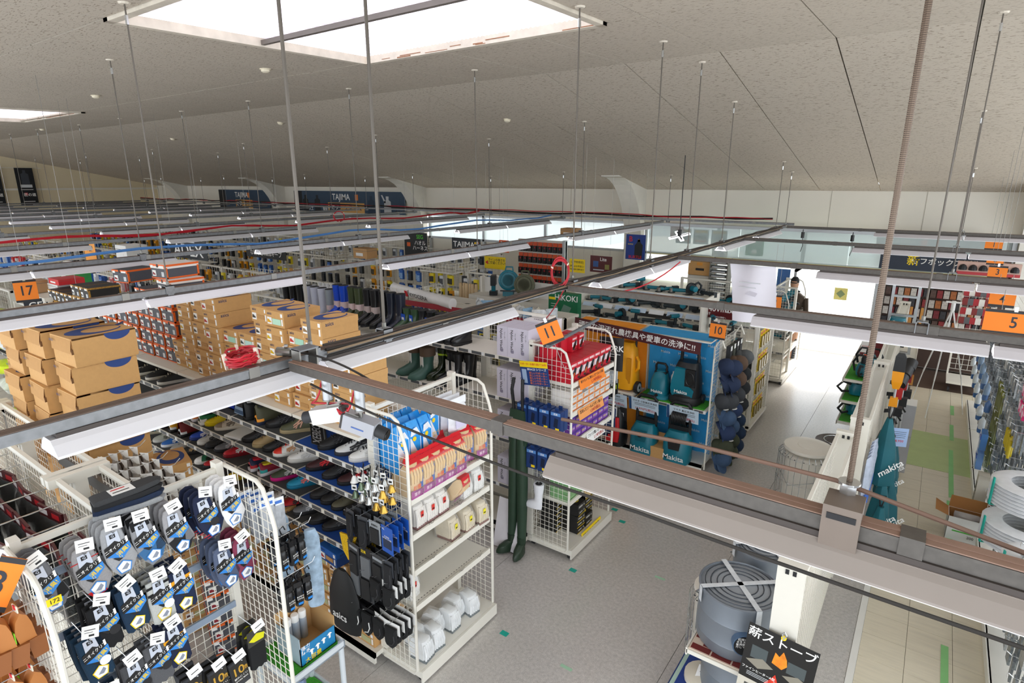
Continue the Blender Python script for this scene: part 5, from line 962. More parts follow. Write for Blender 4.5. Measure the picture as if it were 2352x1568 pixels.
# ---------------------------------------------------------------- boxes of the red box end unit
def carton(w, d, h, top, fr, cat='box', prints=()):
    "faces +x; w along y, d along x"
    P = Proto('glove_carton', cat); P.part('carton', MB().box((-d/2, -w/2, 0), (d/2, w/2, h), top))
    mb = MB(YZ(d/2+.0008, 0, 0))
    for it in prints:
        if it[0] == 't': mb.text(it[1], it[4], Matrix.Translation((it[2], it[3], .0006)), it[5])
        elif it[0] == 'p': mb.add([(x, y, .0003) for x, y in it[1]], [tuple(range(len(it[1])))], it[2])
        else: x, y, ww, hh = it[1:5]; mb.add([(x-ww/2, y-hh/2, 0), (x+ww/2, y-hh/2, 0), (x+ww/2, y+hh/2, 0), (x-ww/2, y+hh/2, 0)], [(0,1,2,3)], it[5])
    P.part('print', mb); return P
REDB = M('#c61f31', .35, var=.05); OG = M('#f0601e', .4); 
RC = carton(.112, .2, .20, REDB, REDB, prints=(('r', 0, .1, .108, .06, M('#e9dbe0', .4)), ('r', 0, .17, .1, .025, M('#f0a0a6', .4)), ('p', [(-.045, .03), (-.01, .02), (.03, .07), (.05, .13), (.02, .15), (-.02, .1)], INK), ('p', [(-.03, .04), (.0, .045), (.025, .085), (.01, .1), (-.02, .07)], OG), ('t', 'MAX', -.01, .17, .03, PAPER), ('r', .02, .02, .06, .02, M('#7d1420', .4))))
for c in range(7):
    for r in range(2):
        RC.put((-2.66-.205*r, 4.57+.116*c, 1.842), 'red glove carton, %s row, %s from the left' % (['front', 'rear'][r], ORD[c]), rr(-.02, .02), 'red glove cartons')
for c in range(4): RC.put((-2.84, 4.6+.14*c, 2.044), 'red glove carton lying on the upper layer, %s from the left' % ORD[c], RD(90 if c < 2 else 4), 'red glove cartons', scale=(1, 1, .75))
OC = carton(.112, .2, .07, M('#e9e6e2', .4), None, prints=(('r', 0, .008, .112, .016, M('#e9853a', .4)), ('r', -.035, .04, .03, .04, M('#f0a05a', .4)), ('t', 'ニトリル', .018, .045, .018, M('#5f6470', .5)), ('r', 0, .068, .112, .004, M('#55585e', .4))))
PC = carton(.112, .2, .08, M('#6d3b96', .35), None, prints=(('r', 0, .04, .09, .045, M('#8b57b8', .4)), ('t', '手袋', -.02, .04, .026, M('#e8dc5a', .4, var=0)), ('t', '100', .025, .04, .022, PAPER), ('r', 0, .075, .112, .008, M('#2d3f9c', .4))))
GC_ = carton(.15, .2, .075, M('#7fae78', .5), None, prints=(('r', 0, .04, .13, .05, M('#8fbb85', .5)), ('t', 'グリーン', .0, .045, .02, M('#35562f', .5))))
KC = carton(.15, .2, .066, M('#1d1d1d', .4), None, prints=(('t', 'LL', .05, .035, .026, PAPER), ('r', -.02, .035, .07, .014, M('#b9b9b4', .4)), ('r', 0, .003, .15, .006, YEL)))
KCT = Proto('glove_carton', 'box'); KCT.part('carton', MB().box((-.1, -.075, 0), (.1, .075, .066), M('#1d1d1d', .4))); t_ = MB(); t_.lathe([(.055, .0665), (.055, .0672)], YEL, 18).lathe([(.046, .0672), (.046, .0678)], INK, 18).add([(-.05, -.02, .068), (.01, -.03, .068), (.05, .02, .068), (.0, .01, .068)], [(0,1,2,3)], PAPER); t_.X = YZ(.1008, 0, 0); t_.text('LL', .026, Matrix.Translation((.05, .033, 0)), PAPER).add([(-.055, .024, 0), (.02, .024, 0), (.02, .044, 0), (-.055, .044, 0)], [(0,1,2,3)], M('#b9b9b4', .4)); KCT.part('print', t_, label='yellow ring print')
for (P, z, nc, nl, dh, w, nm, y0) in ((OC, 1.552, 7, 3, .071, .116, 'white and orange', 4.57), (PC, 1.252, 7, 3, .081, .116, 'purple', 4.57), (GC_, .622, 5, 4, .076, .155, 'green', 4.59)):
    for c in range(nc):
        for l in range(nl-(1 if c in (2, 4) and nm != 'green' else 0)): P.put((-2.66, y0+w*c, z+l*dh), '%s glove carton, %s layer, %s from the left' % (nm, ORD[l], ORD[c]), rr(-.03, .03), nm+' glove cartons')
for c, y in enumerate((4.85, 5.02, 5.2)):
    for l in range((5, 4, 6)[c]-(2 if c == 1 else 0)): (KCT if l == (5, 4, 6)[c]-1-(2 if c == 1 else 0) else KC).put((-2.68-(.0 if c != 2 else .1), y, .12+l*.067), 'black and yellow glove carton, pile %s, %s from the bottom' % (ORD[c], ORD[l]), rr(-.05, .05), 'black and yellow glove cartons')
for c, y in enumerate((4.75, 4.9)):
    for l in range(6): KC.put((-2.88, y, .12+l*.067), 'black and yellow glove carton, rear pile %s, %s from the bottom' % (ORD[c], ORD[l]), rr(-.05, .05), 'black and yellow glove cartons')
def price(name, label, y, z, w, h, bg, l1, pr, tilt=25):
    X = frame((-2.515, y, z), (0, 1, 0), (-math.sin(RD(tilt))*.6, 0, 1))
    return sign_card(name, label, 'price card', X, w, h, bg, [('t', l1, 0, h*.2, min(h*.34, w/len(l1)*.95), INK, 1), ('t', pr, w*.14, -h*.22, h*.36, M('#b3201f', .5, var=0))])
price('price_card', 'orange price card on the red carton shelf', 4.86, 1.815, .5, .1, ORANGE, '車やカメラに隙なし!使うなら手袋', '2,178円(税込)')
price('price_card', 'pale orange price card on the white carton shelf', 4.86, 1.51, .5, .1, M('#f0a15a', .6), '普段にビニールより軽く強い!', '1,298円(税込)')
price('price_card', 'white price card on the purple carton shelf', 4.98, 1.2, .36, .1, PAPER, 'ごわつき難いよく伸び', '2,178円(税込)')
price('price_card', 'tan price card on the green carton shelf', 4.98, .6, .38, .09, M('#c9b184', .6), '普通より楽に薄さ極厚手', '2,178円')
price('price_card', 'bright yellow price card on the lowest shelf', 4.98, .09, .42, .12, YEL, '普通にまとめられる!破れ難い', '1,188円(税込)')
# blue packs, foot form and posters on the corner of that unit
FP = Proto('supporter_box', 'box'); FP.part('carton', MB().box((-.055, -.03, -.2), (.055, .03, 0), M('#1d3a72', .4))); fx = MB(frame((0, -.0306, 0), (1, 0, 0), (0, 0, 1))); fx.add([(-.05, -.04, 0), (.05, -.04, 0), (.05, -.01, 0), (-.05, -.01, 0)], [(0,1,2,3)], M('#5b8fd0', .4)).add([(-.02, -.15, 0), (.02, -.16, 0), (.03, -.07, 0), (-.01, -.06, 0)], [(0,1,2,3)], M('#12203d', .4)).box((.0, -.185, 0), (.04, -.16, .001), YEL).text('足楽', .022, Matrix.Translation((0, -.026, .001)), PAPER); FP.part('print', fx); FP.part('hang_tab', MB().box((-.02, -.01, 0), (.02, -.008, .03), M('#1d3a72', .4)))
for r, z in enumerate((1.62, 1.19)):
    for c in range(4):
        for d in range(2): FP.put((-2.98+.125*c, 4.36+.07*d-.02*r, z+.0), 'blue supporter box on the side mesh, %s row, %s from the left, %s' % (['upper', 'lower'][r], ORD[c], ['front', 'rear'][d]), RD(rr(-6, 6)), 'blue supporter boxes')
ff = E('foot_form', 'white mannequin foot hanging on the side of the red carton unit', 'mannequin', (-2.82, 4.36, .55)); wf = M('#eceef4', .35)
MB().loft([[(cx+rx*math.cos(t*2*math.pi/12), ry*math.sin(t*2*math.pi/12), z) for t in range(12)] for z, cx, rx, ry in ((0, -.05, .11, .035), (.03, -.05, .115, .04), (.06, -.02, .085, .04), (.09, .02, .045, .036), (.15, .025, .042, .04), (.22, .025, .052, .05), (.27, .025, .055, .052))], wf).build('foot', ff, True)
MB().cyl((.025, 0, .265), (.025, 0, .272), .035, DARK, 12).tube([(.025, 0, .27), (.02, 0, .33), (.04, 0, .36), (.05, .02, .38)], .004, CHROME, 5).build('hook', ff)
X = frame((-2.86, 4.36, 1.93), (1, .05, .1), (-.1, -.1, 1))
sign_card('brace_poster', 'yellow and navy poster clipped to the corner of the red carton unit', 'poster', X, .3, .24, M('#1c3c7a', .5), [('r', 0, .09, .3, .06, YEL), ('t', 'サポーターを贈り続けて60年!', 0, .09, .024, RED, .9), ('t', 'BRACE シリーズ', .03, .04, .028, PAPER), ('r', -.11, -.03, .05, .14, M('#9fb6d6', .5))]+[('t', '新しいサポーター', .04, .005-.026*i, .024, M('#e0742a', .5, var=0)) for i in range(5)])
nb = Proto('glove_pack', 'gloves'); nb.part('card', MB().box((-.045, -.01, -.14), (.045, 0, 0), PRICE)); nb.part('gloves', padded(MB(frame((0, -.012, 0), (1, 0, 0), (0, 0, 1))), [(-.05, -.27), (-.02, -.285), (.0, -.27), (.025, -.285), (.05, -.26), (.05, -.1), (-.05, -.1)], .02, BLACK)); nb.part('lime_palm', MB().box((-.052, -.036, -.2), (.052, -.03, -.15), M('#c9e619', .5)))
for c in range(3):
    for d in range(4): nb.put((-2.95+.14*c, 5.47+.06*d, 1.66), 'black and lime glove pack beside the red cartons, column %s, %s from mesh' % (ORD[c], ORD[d]), RD(180), 'black and lime glove packs')
for z in (1.66, 1.22):
    for c in range(3): props(MB().tube([(-2.95+.14*c, 5.42, z+.01), (-2.95+.14*c, 5.7, z+.01), (-2.95+.14*c, 5.73, z+.03)], .0028, CHROME, 5).build('display_hook', smooth=True), 'hook of the %s glove packs, column %s' % ('lime' if z > 1.5 else 'navy', ORD[c]), 'hook')
ab = MB().box((-.012, 0, -.012), (.012, 1.28, .012), M('#7c8288', .4, .4)).build('sign_arm', None, loc=(-2.56, 4.1, 2.3), rot=(RD(-1), 0, RD(8))); props(ab, 'flat grey arm over the red cartons holding aisle sign 11', 'arm')
navy_ = Proto('glove_pack', 'gloves'); navy_.part('gloves', pillow(.1, .26, .04, M('#1d2b4d', .8, var=.15, scale=20))); navy_.part('card', MB().box((-.05, -.025, -.1), (.05, -.022, .01), PAPER))
for c in range(3):
    for d in range(4): navy_.put((-2.95+.14*c, 5.47+.06*d, 1.22), 'navy glove pack under the lime gloves, column %s, %s from mesh' % (ORD[c], ORD[d]), RD(180), 'navy glove packs')
sign_card('brand_card', 'tall black card reading WORK beside the red cartons', 'card', frame((-2.62, 5.46, 1.9), (1, .2, 0), (0, 0, 1)), .26, .36, BLACK, [('t', 'WORK', .0, .06, .085, PAPER), ('r', 0, 0, .2, .006, PAPER)])
# ---------------------------------------------------------------- pressure washer bays
gondola(-3.98, -3.02, 7.5, 1.76, front=(.86,), back=(.9, 1.4), dep=.45, label='white bay behind the yellow pressure washer', group='pressure washer bays')
gondola(-3.0, -2.04, 7.5, 1.76, front=(.86,), back=(.9, 1.4), dep=.45, label='white bay behind the teal pressure washers', group='pressure washer bays')
BC = M('#2a9fe0', .55, var=.12, scale=5); OCL = M('#f2961c', .6, var=.1, scale=5)
for x0, x1, m_, nm, tx in ((-2.99, -2.06, BC, 'blue', 'Makita'), (-3.97, -3.03, OCL, 'orange', 'RYOBI')):
    e = E('backdrop_cloth', 'creased %s backdrop sheet behind the pressure washers' % nm, 'sheet', (0, 0, 0))
    n = 16; vs = []
    for j in range(6):
        for i in range(n+1): vs.append((x0+(x1-x0)*i/n, 7.44+.012*math.sin(i*1.9+j)+rr(-.004, .004), .12+1.62*j/5))
    MB().add(vs, [(j*(n+1)+i, j*(n+1)+i+1, (j+1)*(n+1)+i+1, (j+1)*(n+1)+i) for j in range(5) for i in range(n)], m_).build('sheet', e, True)
    MB().box((x0, 7.05, 1.74), (x1, 7.46, 1.755), IVORY).build('top_board', e); MB().add([(x0, 7.1, 1.757), (x1, 7.1, 1.757), (x1, 7.4, 1.775), (x0, 7.4, 1.775)], [(0,1,2,3)], m_).build('top_sheet', e)
    if nm == 'blue':
        w_ = MB(frame((0, 7.42, 0), (1, 0, 0), (0, 0, 1)))
        for j in range(9):
            for i in range(4): w_.text(tx, .05, Matrix.Translation((x0+.13+.24*i+(.1 if j % 2 else 0), .25+.17*j, .0)), M('#bfe3f6', .5, var=0))
        w_.build('print', e)
    MB().box((x0+.02, 7.07, .862), (x1-.02, 7.4, .878), GREEN if nm == 'blue' else IVORY).build('turf_mat', e, label='green turf mat' if nm == 'blue' else None)
X = frame((-3.06, 7.03, 1.71), (1, 0, -.055), (0, 0, 1))
sign_card('washing_banner', 'long maroon banner with white Japanese lettering over the pressure washers', 'banner', X, 1.78, .15, M('#4d1a20', .5), [('t', '頑固な泥汚れ農機具や愛車の洗浄に!!', 0, -.008, .098, PAPER, 1.02)])
KB_ = M('#1b1c1e', .45); TL = M('#0d7387', .35, var=.04)
def script_txt(P, t, s, x, y, z): P.part('brand_lettering', MB(frame((x, y, z), (1, 0, 0), (0, 0, 1))).text(t, s, Matrix.Identity(4), PAPER, 1, 1.1), label='white brand lettering')
def rrect(w, d, z, n=16, p=3.2, cx=0, cy=0): return [(cx+w/2*math.copysign(abs(math.cos(t*2*math.pi/n))**(2/p), math.cos(t*2*math.pi/n)), cy+d/2*math.copysign(abs(math.sin(t*2*math.pi/n))**(2/p), math.sin(t*2*math.pi/n)), z) for t in range(n)]
P = Proto('pressure_washer', 'washer'); P.part('body', MB().loft([rrect(.24, .22, .03), rrect(.25, .23, .08), rrect(.24, .2, .22), rrect(.18, .15, .32, cy=.02), rrect(.12, .1, .36, cy=.03)], TL), True); P.part('base', MB().loft([rrect(.3, .27, 0), rrect(.3, .27, .03), rrect(.25, .23, .045)], M('#2b7f93', .5)), True)
P.part('handle', MB().tube([(-.07, .02, .33), (-.075, .01, .42), (-.05, .0, .46), (.05, 0, .46), (.075, .01, .42), (.07, .02, .33)], .016, KB_, 8).box((-.08, -.03, .3), (.08, .06, .35), KB_), True); script_txt(P, 'Makita', .055, 0, -.118, .1); P.part('outlet', MB().cyl((0, -.1, .05), (0, -.13, .05), .022, KB_, 12)); P.part('bottle', MB().lathe([(.03, .2), (.03, .3), (.012, .33), (.012, .36)], PAPER, 12, c=(.15, .06, 0)), True, label='white detergent bottle')
P.put((-2.72, 7.2, .88), 'small teal pressure washer with black handle on the turf shelf')
P = Proto('pressure_washer', 'washer'); P.part('shell', MB().loft([rrect(.36, .3, .02), rrect(.38, .32, .1), rrect(.36, .3, .3), rrect(.3, .26, .48, cy=.02), rrect(.26, .2, .54, cy=.03)], KB_), True)
P.part('front_cover', MB().loft([[(-.14, -.14, .1), (.12, -.14, .1), (.13, -.158, .14), (-.15, -.158, .14)], [(-.16, -.166, .2), (.145, -.166, .2), (.145, -.16, .21), (-.16, -.16, .21)], [(-.155, -.155, .3), (.03, -.155, .3), (.03, -.13, .3), (-.15, -.13, .3)], [(-.12, -.135, .47), (.02, -.135, .47), (.02, -.1, .48), (-.12, -.1, .48)]], TL), True)
P.part('handle', MB().tube([(-.11, .05, .5), (-.1, .04, .68), (-.06, .03, .74), (.08, .03, .74), (.11, .04, .68), (.12, .05, .5)], .022, KB_, 8), True)
hr = MB()
for i in range(7): hr.tube([(.085+.05*math.cos(a), -.165+.005*i, .36+.085*math.sin(a)) for a in [t*math.pi/7 for t in range(15)]], .009, M('#101112', .3), 6)
P.part('hose_reel', hr, True); P.part('reel_window', MB().box((.02, -.16, .25), (.15, -.13, .48), M('#0c0d0e', .5)), label='dark reel opening'); script_txt(P, 'Makita', .06, -.02, -.17, .17)
for s in (-1, 1): P.part('wheel', MB().cyl((.19*s, .06, .06), (.22*s, .06, .06), .06, KB_, 16))
P.part('skirt', MB().loft([rrect(.4, .34, 0), rrect(.42, .36, .04), rrect(.4, .34, .1)], KB_), True)
P.put((-2.37, 7.22, .88), 'large teal and black pressure washer with hose reel on the turf shelf')
for k_, (x, reel) in enumerate(((-2.82, False), (-2.36, True))):
    P = Proto('pressure_washer', 'washer'); P.part('body', MB().loft([rrect(.34, .3, .0), rrect(.36, .3, .05), rrect(.35, .28, .32), rrect(.26, .2, .42, cy=.03)], TL), True)
    P.part('front_panel', MB().add([(-.09, -.15, .36), (.09, -.15, .36), (.07, -.155, .2), (-.07, -.155, .2)], [(3, 2, 1, 0)], M('#0b5f70', .4) if not reel else KB_).cyl((0, -.15, .3), (0, -.18, .3), .035, KB_, 14))
    P.part('handle', MB().tube([(-.13, .03, .38), (-.13, .03, .74), (-.09, .02, .79), (.09, .02, .79), (.13, .03, .74), (.13, .03, .38)], .024, KB_, 8).box((-.12, .0, .42), (.12, .06, .48), KB_), True)
    if reel:
        hr = MB(); [hr.tube([(-.09+.02*i, .01+.07*math.cos(a), .58+.085*math.sin(a)) for a in [t*math.pi/7 for t in range(15)]], .011, M('#111214', .3), 6) for i in range(10)]; P.part('hose_reel', hr, True)
    script_txt(P, 'Makita', .095, 0, -.156, .09); P.put((x, 7.02, .121), 'tall teal pressure washer on the lower deck, %s' % ('with hose drum' if reel else 'with open handle frame'))
P = Proto('pressure_washer', 'washer'); yl = M('#f7ab12', .4, var=.04)
P.part('body', MB().loft([rrect(.3, .3, .05), rrect(.34, .32, .15), rrect(.3, .28, .4), rrect(.24, .2, .6, cy=.03), rrect(.16, .12, .68, cy=.04)], yl), True); P.part('front_recess', MB().box((-.14, -.16, .3), (-.02, -.1, .52), KB_).box((.06, -.15, .15), (.12, -.12, .5), M('#d98f0b', .5)))
P.part('side_bracket', MB().tube([(.15, -.04, .3), (.2, -.06, .36), (.2, -.06, .46), (.15, -.02, .5)], .02, yl, 8), True)
for s in (-1, 1): P.part('wheel', MB().cyl((.16*s, -.03, .08), (.21*s, -.03, .08), .085, KB_, 18).cyl((.155*s, -.03, .08), (.215*s, -.03, .08), .06, M('#b9bcc0', .4), 18).cyl((.15*s, -.03, .08), (.22*s, -.03, .08), .02, KB_, 10))
P.part('handle', MB().tube([(-.1, .05, .62), (-.1, .06, .8), (.1, .06, .8), (.1, .05, .62)], .016, KB_, 8)); P.put((-3.22, 7.22, .862), 'yellow and black upright pressure washer with grey wheels')
P = Proto('pressure_washer', 'washer'); P.part('body', MB().loft([rrect(.28, .26, .0), rrect(.3, .28, .1), rrect(.24, .2, .42), rrect(.12, .1, .55)], KB_), True); P.part('red_cover', MB().loft([rrect(.2, .05, .08, cy=-.14), rrect(.22, .06, .2, cy=-.135), rrect(.16, .05, .42, cy=-.1)], M('#cc1f25', .35)), True); P.put((-3.25, 7.05, .121), 'red and black pressure washer on the lower deck')
for x, y, w, lab, t1, t2 in ((-2.86, 7.015, .42, 'pale blue price sheet under the small teal washer', 'マキタ 小型高圧洗浄機', '13,970円(税込)'), (-2.33, 7.015, .42, 'pale blue price sheet under the large teal washer', 'マキタ 高圧洗浄機', '28,050円(税込)'), (-3.3, 7.015, .4, 'pinkish price sheet under the yellow washer', '高圧洗浄機', '17,130円(税込)')):
    sign_card('price_sheet', lab, 'price card', frame((x, y, .77), (1, 0, -.03), (0, -.25, 1)), w, .2, M('#cfe3f3', .6), [('t', t1, .02, .055, .034, INK), ('t', t2, .02, -.06, .045, M('#c2202a', .5, var=0)), ('r', -w/2+.02, .0, .035, .2, M('#1f4a7c', .5))]+[('r', .02, .02-.022*i, w*.7, .006, INK) for i in range(2)])
sign_card('black_notice', 'black notice with white lettering below the yellow washer', 'notice', frame((-3.3, 7.012, .58), (1, 0, 0), (0, -.1, 1)), .42, .2, INK, [('t', '大人気\nシリーズ!!', 0, .03, .075, PAPER)])
kc_ = E('open_carton', 'small open kraft carton between the tall teal washers', 'box', (-2.6, 7.0, .121)); MB().box((-.1, -.1, 0), (.1, .1, .16), KRAFT).add([(-.1, .1, .16), (.1, .1, .16), (.12, .14, .28), (-.08, .14, .28)], [(0,1,2,3)], KRAFT_D).add([(.1, -.1, .16), (.1, .1, .16), (.16, .1, .27), (.16, -.1, .27)], [(0,1,2,3)], KRAFT_D).build('carton', kc_)
# caps on the end of that row
capend = E('cap_rack', 'white wire end rack hung with work caps by the main aisle', 'rack')
for yy in (7.1, 7.95): MB().tube([(-2.02, yy, .05), (-2.02, yy, 1.7), (-1.95, yy, 1.82), (-1.9, yy, 1.7)], .011, IVORY, 8).build('post', capend, True)
MB().grid((-2.01, 7.1, .15), (0, .85, 0), (0, 0, 1.6), 17, 32, .0032, WIRE).build('wire_grid', capend)
def cap(col, mark=None):
    P = Proto('work_hat', 'cap'); m = M(col, .85, var=.08, scale=30)
    P.part('crown', MB().loft([[(.085*s*math.cos(t*2*math.pi/14), .075*s*math.sin(t*2*math.pi/14), z) for t in range(14)] for s, z in ((1, 0), (1, .03), (.9, .07), (.6, .105), (.15, .12))], m), True)
    P.part('brim', MB().loft([[(.075*math.cos(a)+(k*.075), .07*math.sin(a)*(1-.1*k), -.002-.018*k+.012*(1-math.sin(a)**2)*k) for a in [RD(-80+16*i) for i in range(11)]] for k in (0, .5, 1)], m, cap=False, closed=False), True)
    if mark: P.part('badge', MB().cyl((.078, 0, .045), (.086, 0, .043), .026, M('#d9d9d4', .5), 12).cyl((.08, 0, .045), (.088, 0, .043), .014, M(mark, .5), 10), label='round badge')
    return P
CAPS = [(cap('#1d2c4a'), 'navy'), (cap('#5a4638'), 'brown'), (cap('#3a3d42', '#e39a1c'), 'dark grey badged'), (cap('#1f2226'), 'black'), (cap('#3a5272'), 'denim blue'), (cap('#25375c', '#e8e8e4'), 'blue badged'), (cap('#3b4130'), 'olive'), (cap('#1a2f4a'), 'deep blue'), (cap('#55585a'), 'grey')]
ci = 0
for r, (z, keys) in enumerate(((1.42, [0, 1, 8]), (1.2, [0, 1, 3]), (1.0, [2, 2, 3]), (.78, [4, 5, 3]), (.58, [5, 4, 7]), (.38, [6, 6, 7]), (.22, [4, 6, 7]))):
    for c, k in enumerate(keys):
        P, nm = CAPS[k]
        for d in range(2): P.put((-1.84-.07*d, 7.2+.26*c+rr(-.03, .03), z+rr(-.02, .02)), '%s cap on the wire rack, tier %s from top, column %s%s' % (nm, ORD[r], ORD[c], '' if d == 0 else ', behind'), rot=(rr(-.3, .3), RD(62), rr(-.5, .3)), group='caps on the wire rack', scale=1.25)
for i in range(4): props(MB().box((-1.95, 7.35+.15*i, 1.45), (-1.9, 7.45+.15*i, 1.66), M(['#2a2b2e', '#3d4036', '#222326', '#2c2d31'][i], .7)).box((-1.9, 7.37+.15*i, 1.6), (-1.898, 7.43+.15*i, 1.66), PAPER).build('sleeve_pack'), 'dark sleeve pack above the caps, %s from the left' % ORD[i], 'pack', 'sleeve packs above the caps')
# ---------------------------------------------------------------- power tool displays
DG = M('#20272b', .45)
def tool(kind, col=TL):
    P = Proto({'drill': 'cordless_drill', 'grinder': 'angle_grinder', 'saw': 'circular_saw', 'vac': 'shop_vacuum', 'light': 'work_light', 'case': 'tool_case', 'chainsaw': 'chainsaw', 'fan': 'jobsite_fan'}[kind], {'drill': 'drill', 'grinder': 'grinder', 'saw': 'saw', 'vac': 'vacuum', 'light': 'lamp', 'case': 'case', 'chainsaw': 'chainsaw', 'fan': 'fan'}[kind])
    if kind == 'drill':
        P.part('body', MB().cyl((-.08, 0, .17), (.06, 0, .17), .034, col, 12), True); P.part('chuck', MB().cyl((.06, 0, .17), (.11, 0, .17), .022, DG, 12, r2=.014), True); P.part('grip', MB().loft([rrect(.05, .04, .04, cx=-.02), rrect(.045, .038, .15, cx=-.03)], DG), True); P.part('battery', MB().box((-.07, -.035, 0), (.045, .035, .045), DG).box((-.06, -.0355, .01), (.03, .0355, .03), M('#3a4248', .4)))
    elif kind == 'grinder':
        P.part('body', MB().loft([[(x, .03*math.cos(a), .05+.03*math.sin(a)) for a in [t*math.pi/5 for t in range(10)]] for x in (-.14, .08)], col), True); P.part('gear_head', MB().cyl((.1, 0, .01), (.1, 0, .07), .034, STEEL, 12)); P.part('guard', MB().cyl((.1, 0, .0), (.1, 0, .012), .06, DG, 16)); P.part('battery', MB().box((-.23, -.035, .01), (-.13, .035, .09), DG))
    elif kind == 'saw':
        P.part('blade_guard', MB().cyl((0, -.02, .1), (0, .02, .1), .09, DG, 18)); P.part('blade', MB().cyl((0, -.024, .085), (0, -.021, .085), .08, CHROME, 20)); P.part('motor', MB().cyl((0, .02, .1), (0, .12, .1), .045, col, 12), True); P.part('handle', MB().tube([(-.02, .06, .17), (-.08, .06, .2), (-.14, .06, .15), (-.13, .06, .08)], .018, DG, 8), True); P.part('base_plate', MB().box((-.13, -.05, .0), (.13, .1, .006), STEEL)); P.part('battery', MB().box((-.2, .02, .02), (-.1, .09, .09), DG))
    elif kind == 'vac':
        P.part('tank', MB().loft([rrect(.34, .3, .03), rrect(.35, .31, .16), rrect(.33, .29, .2)], M('#b9bfc1', .5)), True); P.part('motor_head', MB().loft([rrect(.34, .3, .2), rrect(.33, .29, .34), rrect(.22, .2, .42)], col), True); P.part('handle', MB().tube([(-.09, 0, .4), (-.08, 0, .46), (.08, 0, .46), (.09, 0, .4)], .014, DG, 8), True); P.part('front_dial', MB().box((-.07, -.153, .24), (-.03, -.148, .36), PRICE).cyl((-.05, -.15, .33), (-.05, -.158, .33), .012, DG, 10).cyl((-.05, -.15, .28), (-.05, -.158, .28), .012, DG, 10)); P.part('hose_port', MB().cyl((-.08, -.14, .12), (-.08, -.17, .12), .035, DG, 14)); P.part('brand_lettering', MB(frame((.08, -.151, .27), (1, 0, 0), (0, 0, 1))).text('Makita', .05, Matrix.Identity(4), PAPER))
    elif kind == 'light':
        P.part('head', MB().box((-.06, -.025, .1), (.06, .025, .2), DG).box((-.05, -.03, .11), (.05, -.025, .19), M('#e8eef2', .2))); P.part('grip', MB().box((-.02, -.02, .04), (.02, .02, .1), col)); P.part('battery', MB().box((-.04, -.04, 0), (.04, .04, .04), DG))
    elif kind == 'case':
        P.part('case', MB().box((-.2, -.08, 0), (.2, .08, .3), col)); P.part('handle', MB().tube([(-.06, 0, .3), (-.05, 0, .34), (.05, 0, .34), (.06, 0, .3)], .01, DG, 6)); P.part('latch', MB().box((-.14, -.085, .2), (-.1, -.08, .26), PRICE).box((.1, -.085, .2), (.14, -.08, .26), PRICE))
    elif kind == 'chainsaw':
        P.part('motor', MB().loft([rrect(.24, .16, .02), rrect(.26, .18, .1), rrect(.2, .14, .16)], col), True); P.part('top_cover', MB().loft([rrect(.1, .1, .12), rrect(.09, .09, .24), rrect(.05, .06, .26)], KB_), True); P.part('front_handle', MB().tube([(.05, -.12, .03), (.05, -.15, .14), (.04, -.1, .24), (.04, .1, .24), (.05, .15, .14), (.05, .12, .03)], .014, KB_, 8), True); P.part('rear_handle', MB().tube([(-.1, 0, .14), (-.2, 0, .17), (-.26, 0, .1), (-.2, 0, .04), (-.1, 0, .05)], .016, KB_, 8), True); P.part('guide_bar', MB().box((.12, -.075, .05), (.45, -.07, .1), KB_)); P.part('indicator', MB().box((-.02, -.02, .26), (.0, .0, .268), M('#e0502a', .4)).box((.01, .015, .26), (.03, .035, .268), M('#e0502a', .4)))
    elif kind == 'fan':
        P.part('ring', MB().lathe([(.13, -.05), (.15, -.04), (.155, .04), (.135, .05), (.12, .05), (.13, 0), (.12, -.05)], col, 22), True); g = MB(); [g.lathe([(r, .05), (r+.006, .054)], col, 20) for r in (.02, .05, .08, .11)]; [g.box((.0, -.003, .048), (.13, .003, .054), col) if False else g.tube([(0, 0, .052), (.13*math.cos(a), .13*math.sin(a), .05)], .003, col, 4) for a in [t*math.pi/4 for t in range(8)]]; P.part('grille', g); P.part('blades', MB().cyl((0, 0, -.02), (0, 0, .0), .1, DG, 16)); P.part('base', MB().box((-.12, -.17, -.06), (.12, -.15, .06), DG).box((-.08, -.24, -.05), (.08, -.17, .05), col)); P.part('carry_handle', MB().tube([(-.06, .14, 0), (-.05, .2, 0), (.05, .2, 0), (.06, .14, 0)], .012, col, 6))
    return P
TD, TG, TS, TV, TLI, TC_, TCH = (tool(k) for k in ('drill', 'grinder', 'saw', 'vac', 'light', 'case', 'chainsaw'))
TGK = tool('grinder', M('#1d2a30', .45)); TDO = tool('drill', M('#4d4c33', .5))
te = E('tool_display_shelf', 'white stepped tool display shelves behind the pressure washers', 'shelf')
for j, (y, z) in enumerate(((8.62, 1.46), (8.86, 1.68), (9.12, 1.9))):
    MB().box((-4.85, y, z-.02), (-2.72, y+.32, z), PERF).box((-4.85, y-.01, z-.05), (-2.72, y, z+.005), IVORY).build('shelf', te)
    s = MB(); [s.add([(-4.8+.3*i, y-.015, z-.01), (-4.55+.3*i, y-.015, z-.01), (-4.55+.3*i, y-.07, z-.07), (-4.8+.3*i, y-.07, z-.07)], [(0, 3, 2, 1)], M(['#c9dcf0', '#eef2f6', '#b9cfe8'][i % 3], .5)) for i in range(7)]; s.build('price_cards', te)
for x in (-4.87, -2.72): MB().box((x, 8.62, .1), (x+.03, 9.45, 1.95), IVORY).build('side_panel', te)
MB().box((-4.85, 8.7, .1), (-2.72, 9.44, 1.4), M('#d9d8d3', .6)).build('cabinet', te)
kinds = [TGK, TGK, TG, TS, TG, TD, TG, TS, TD, TG, TGK, TD]
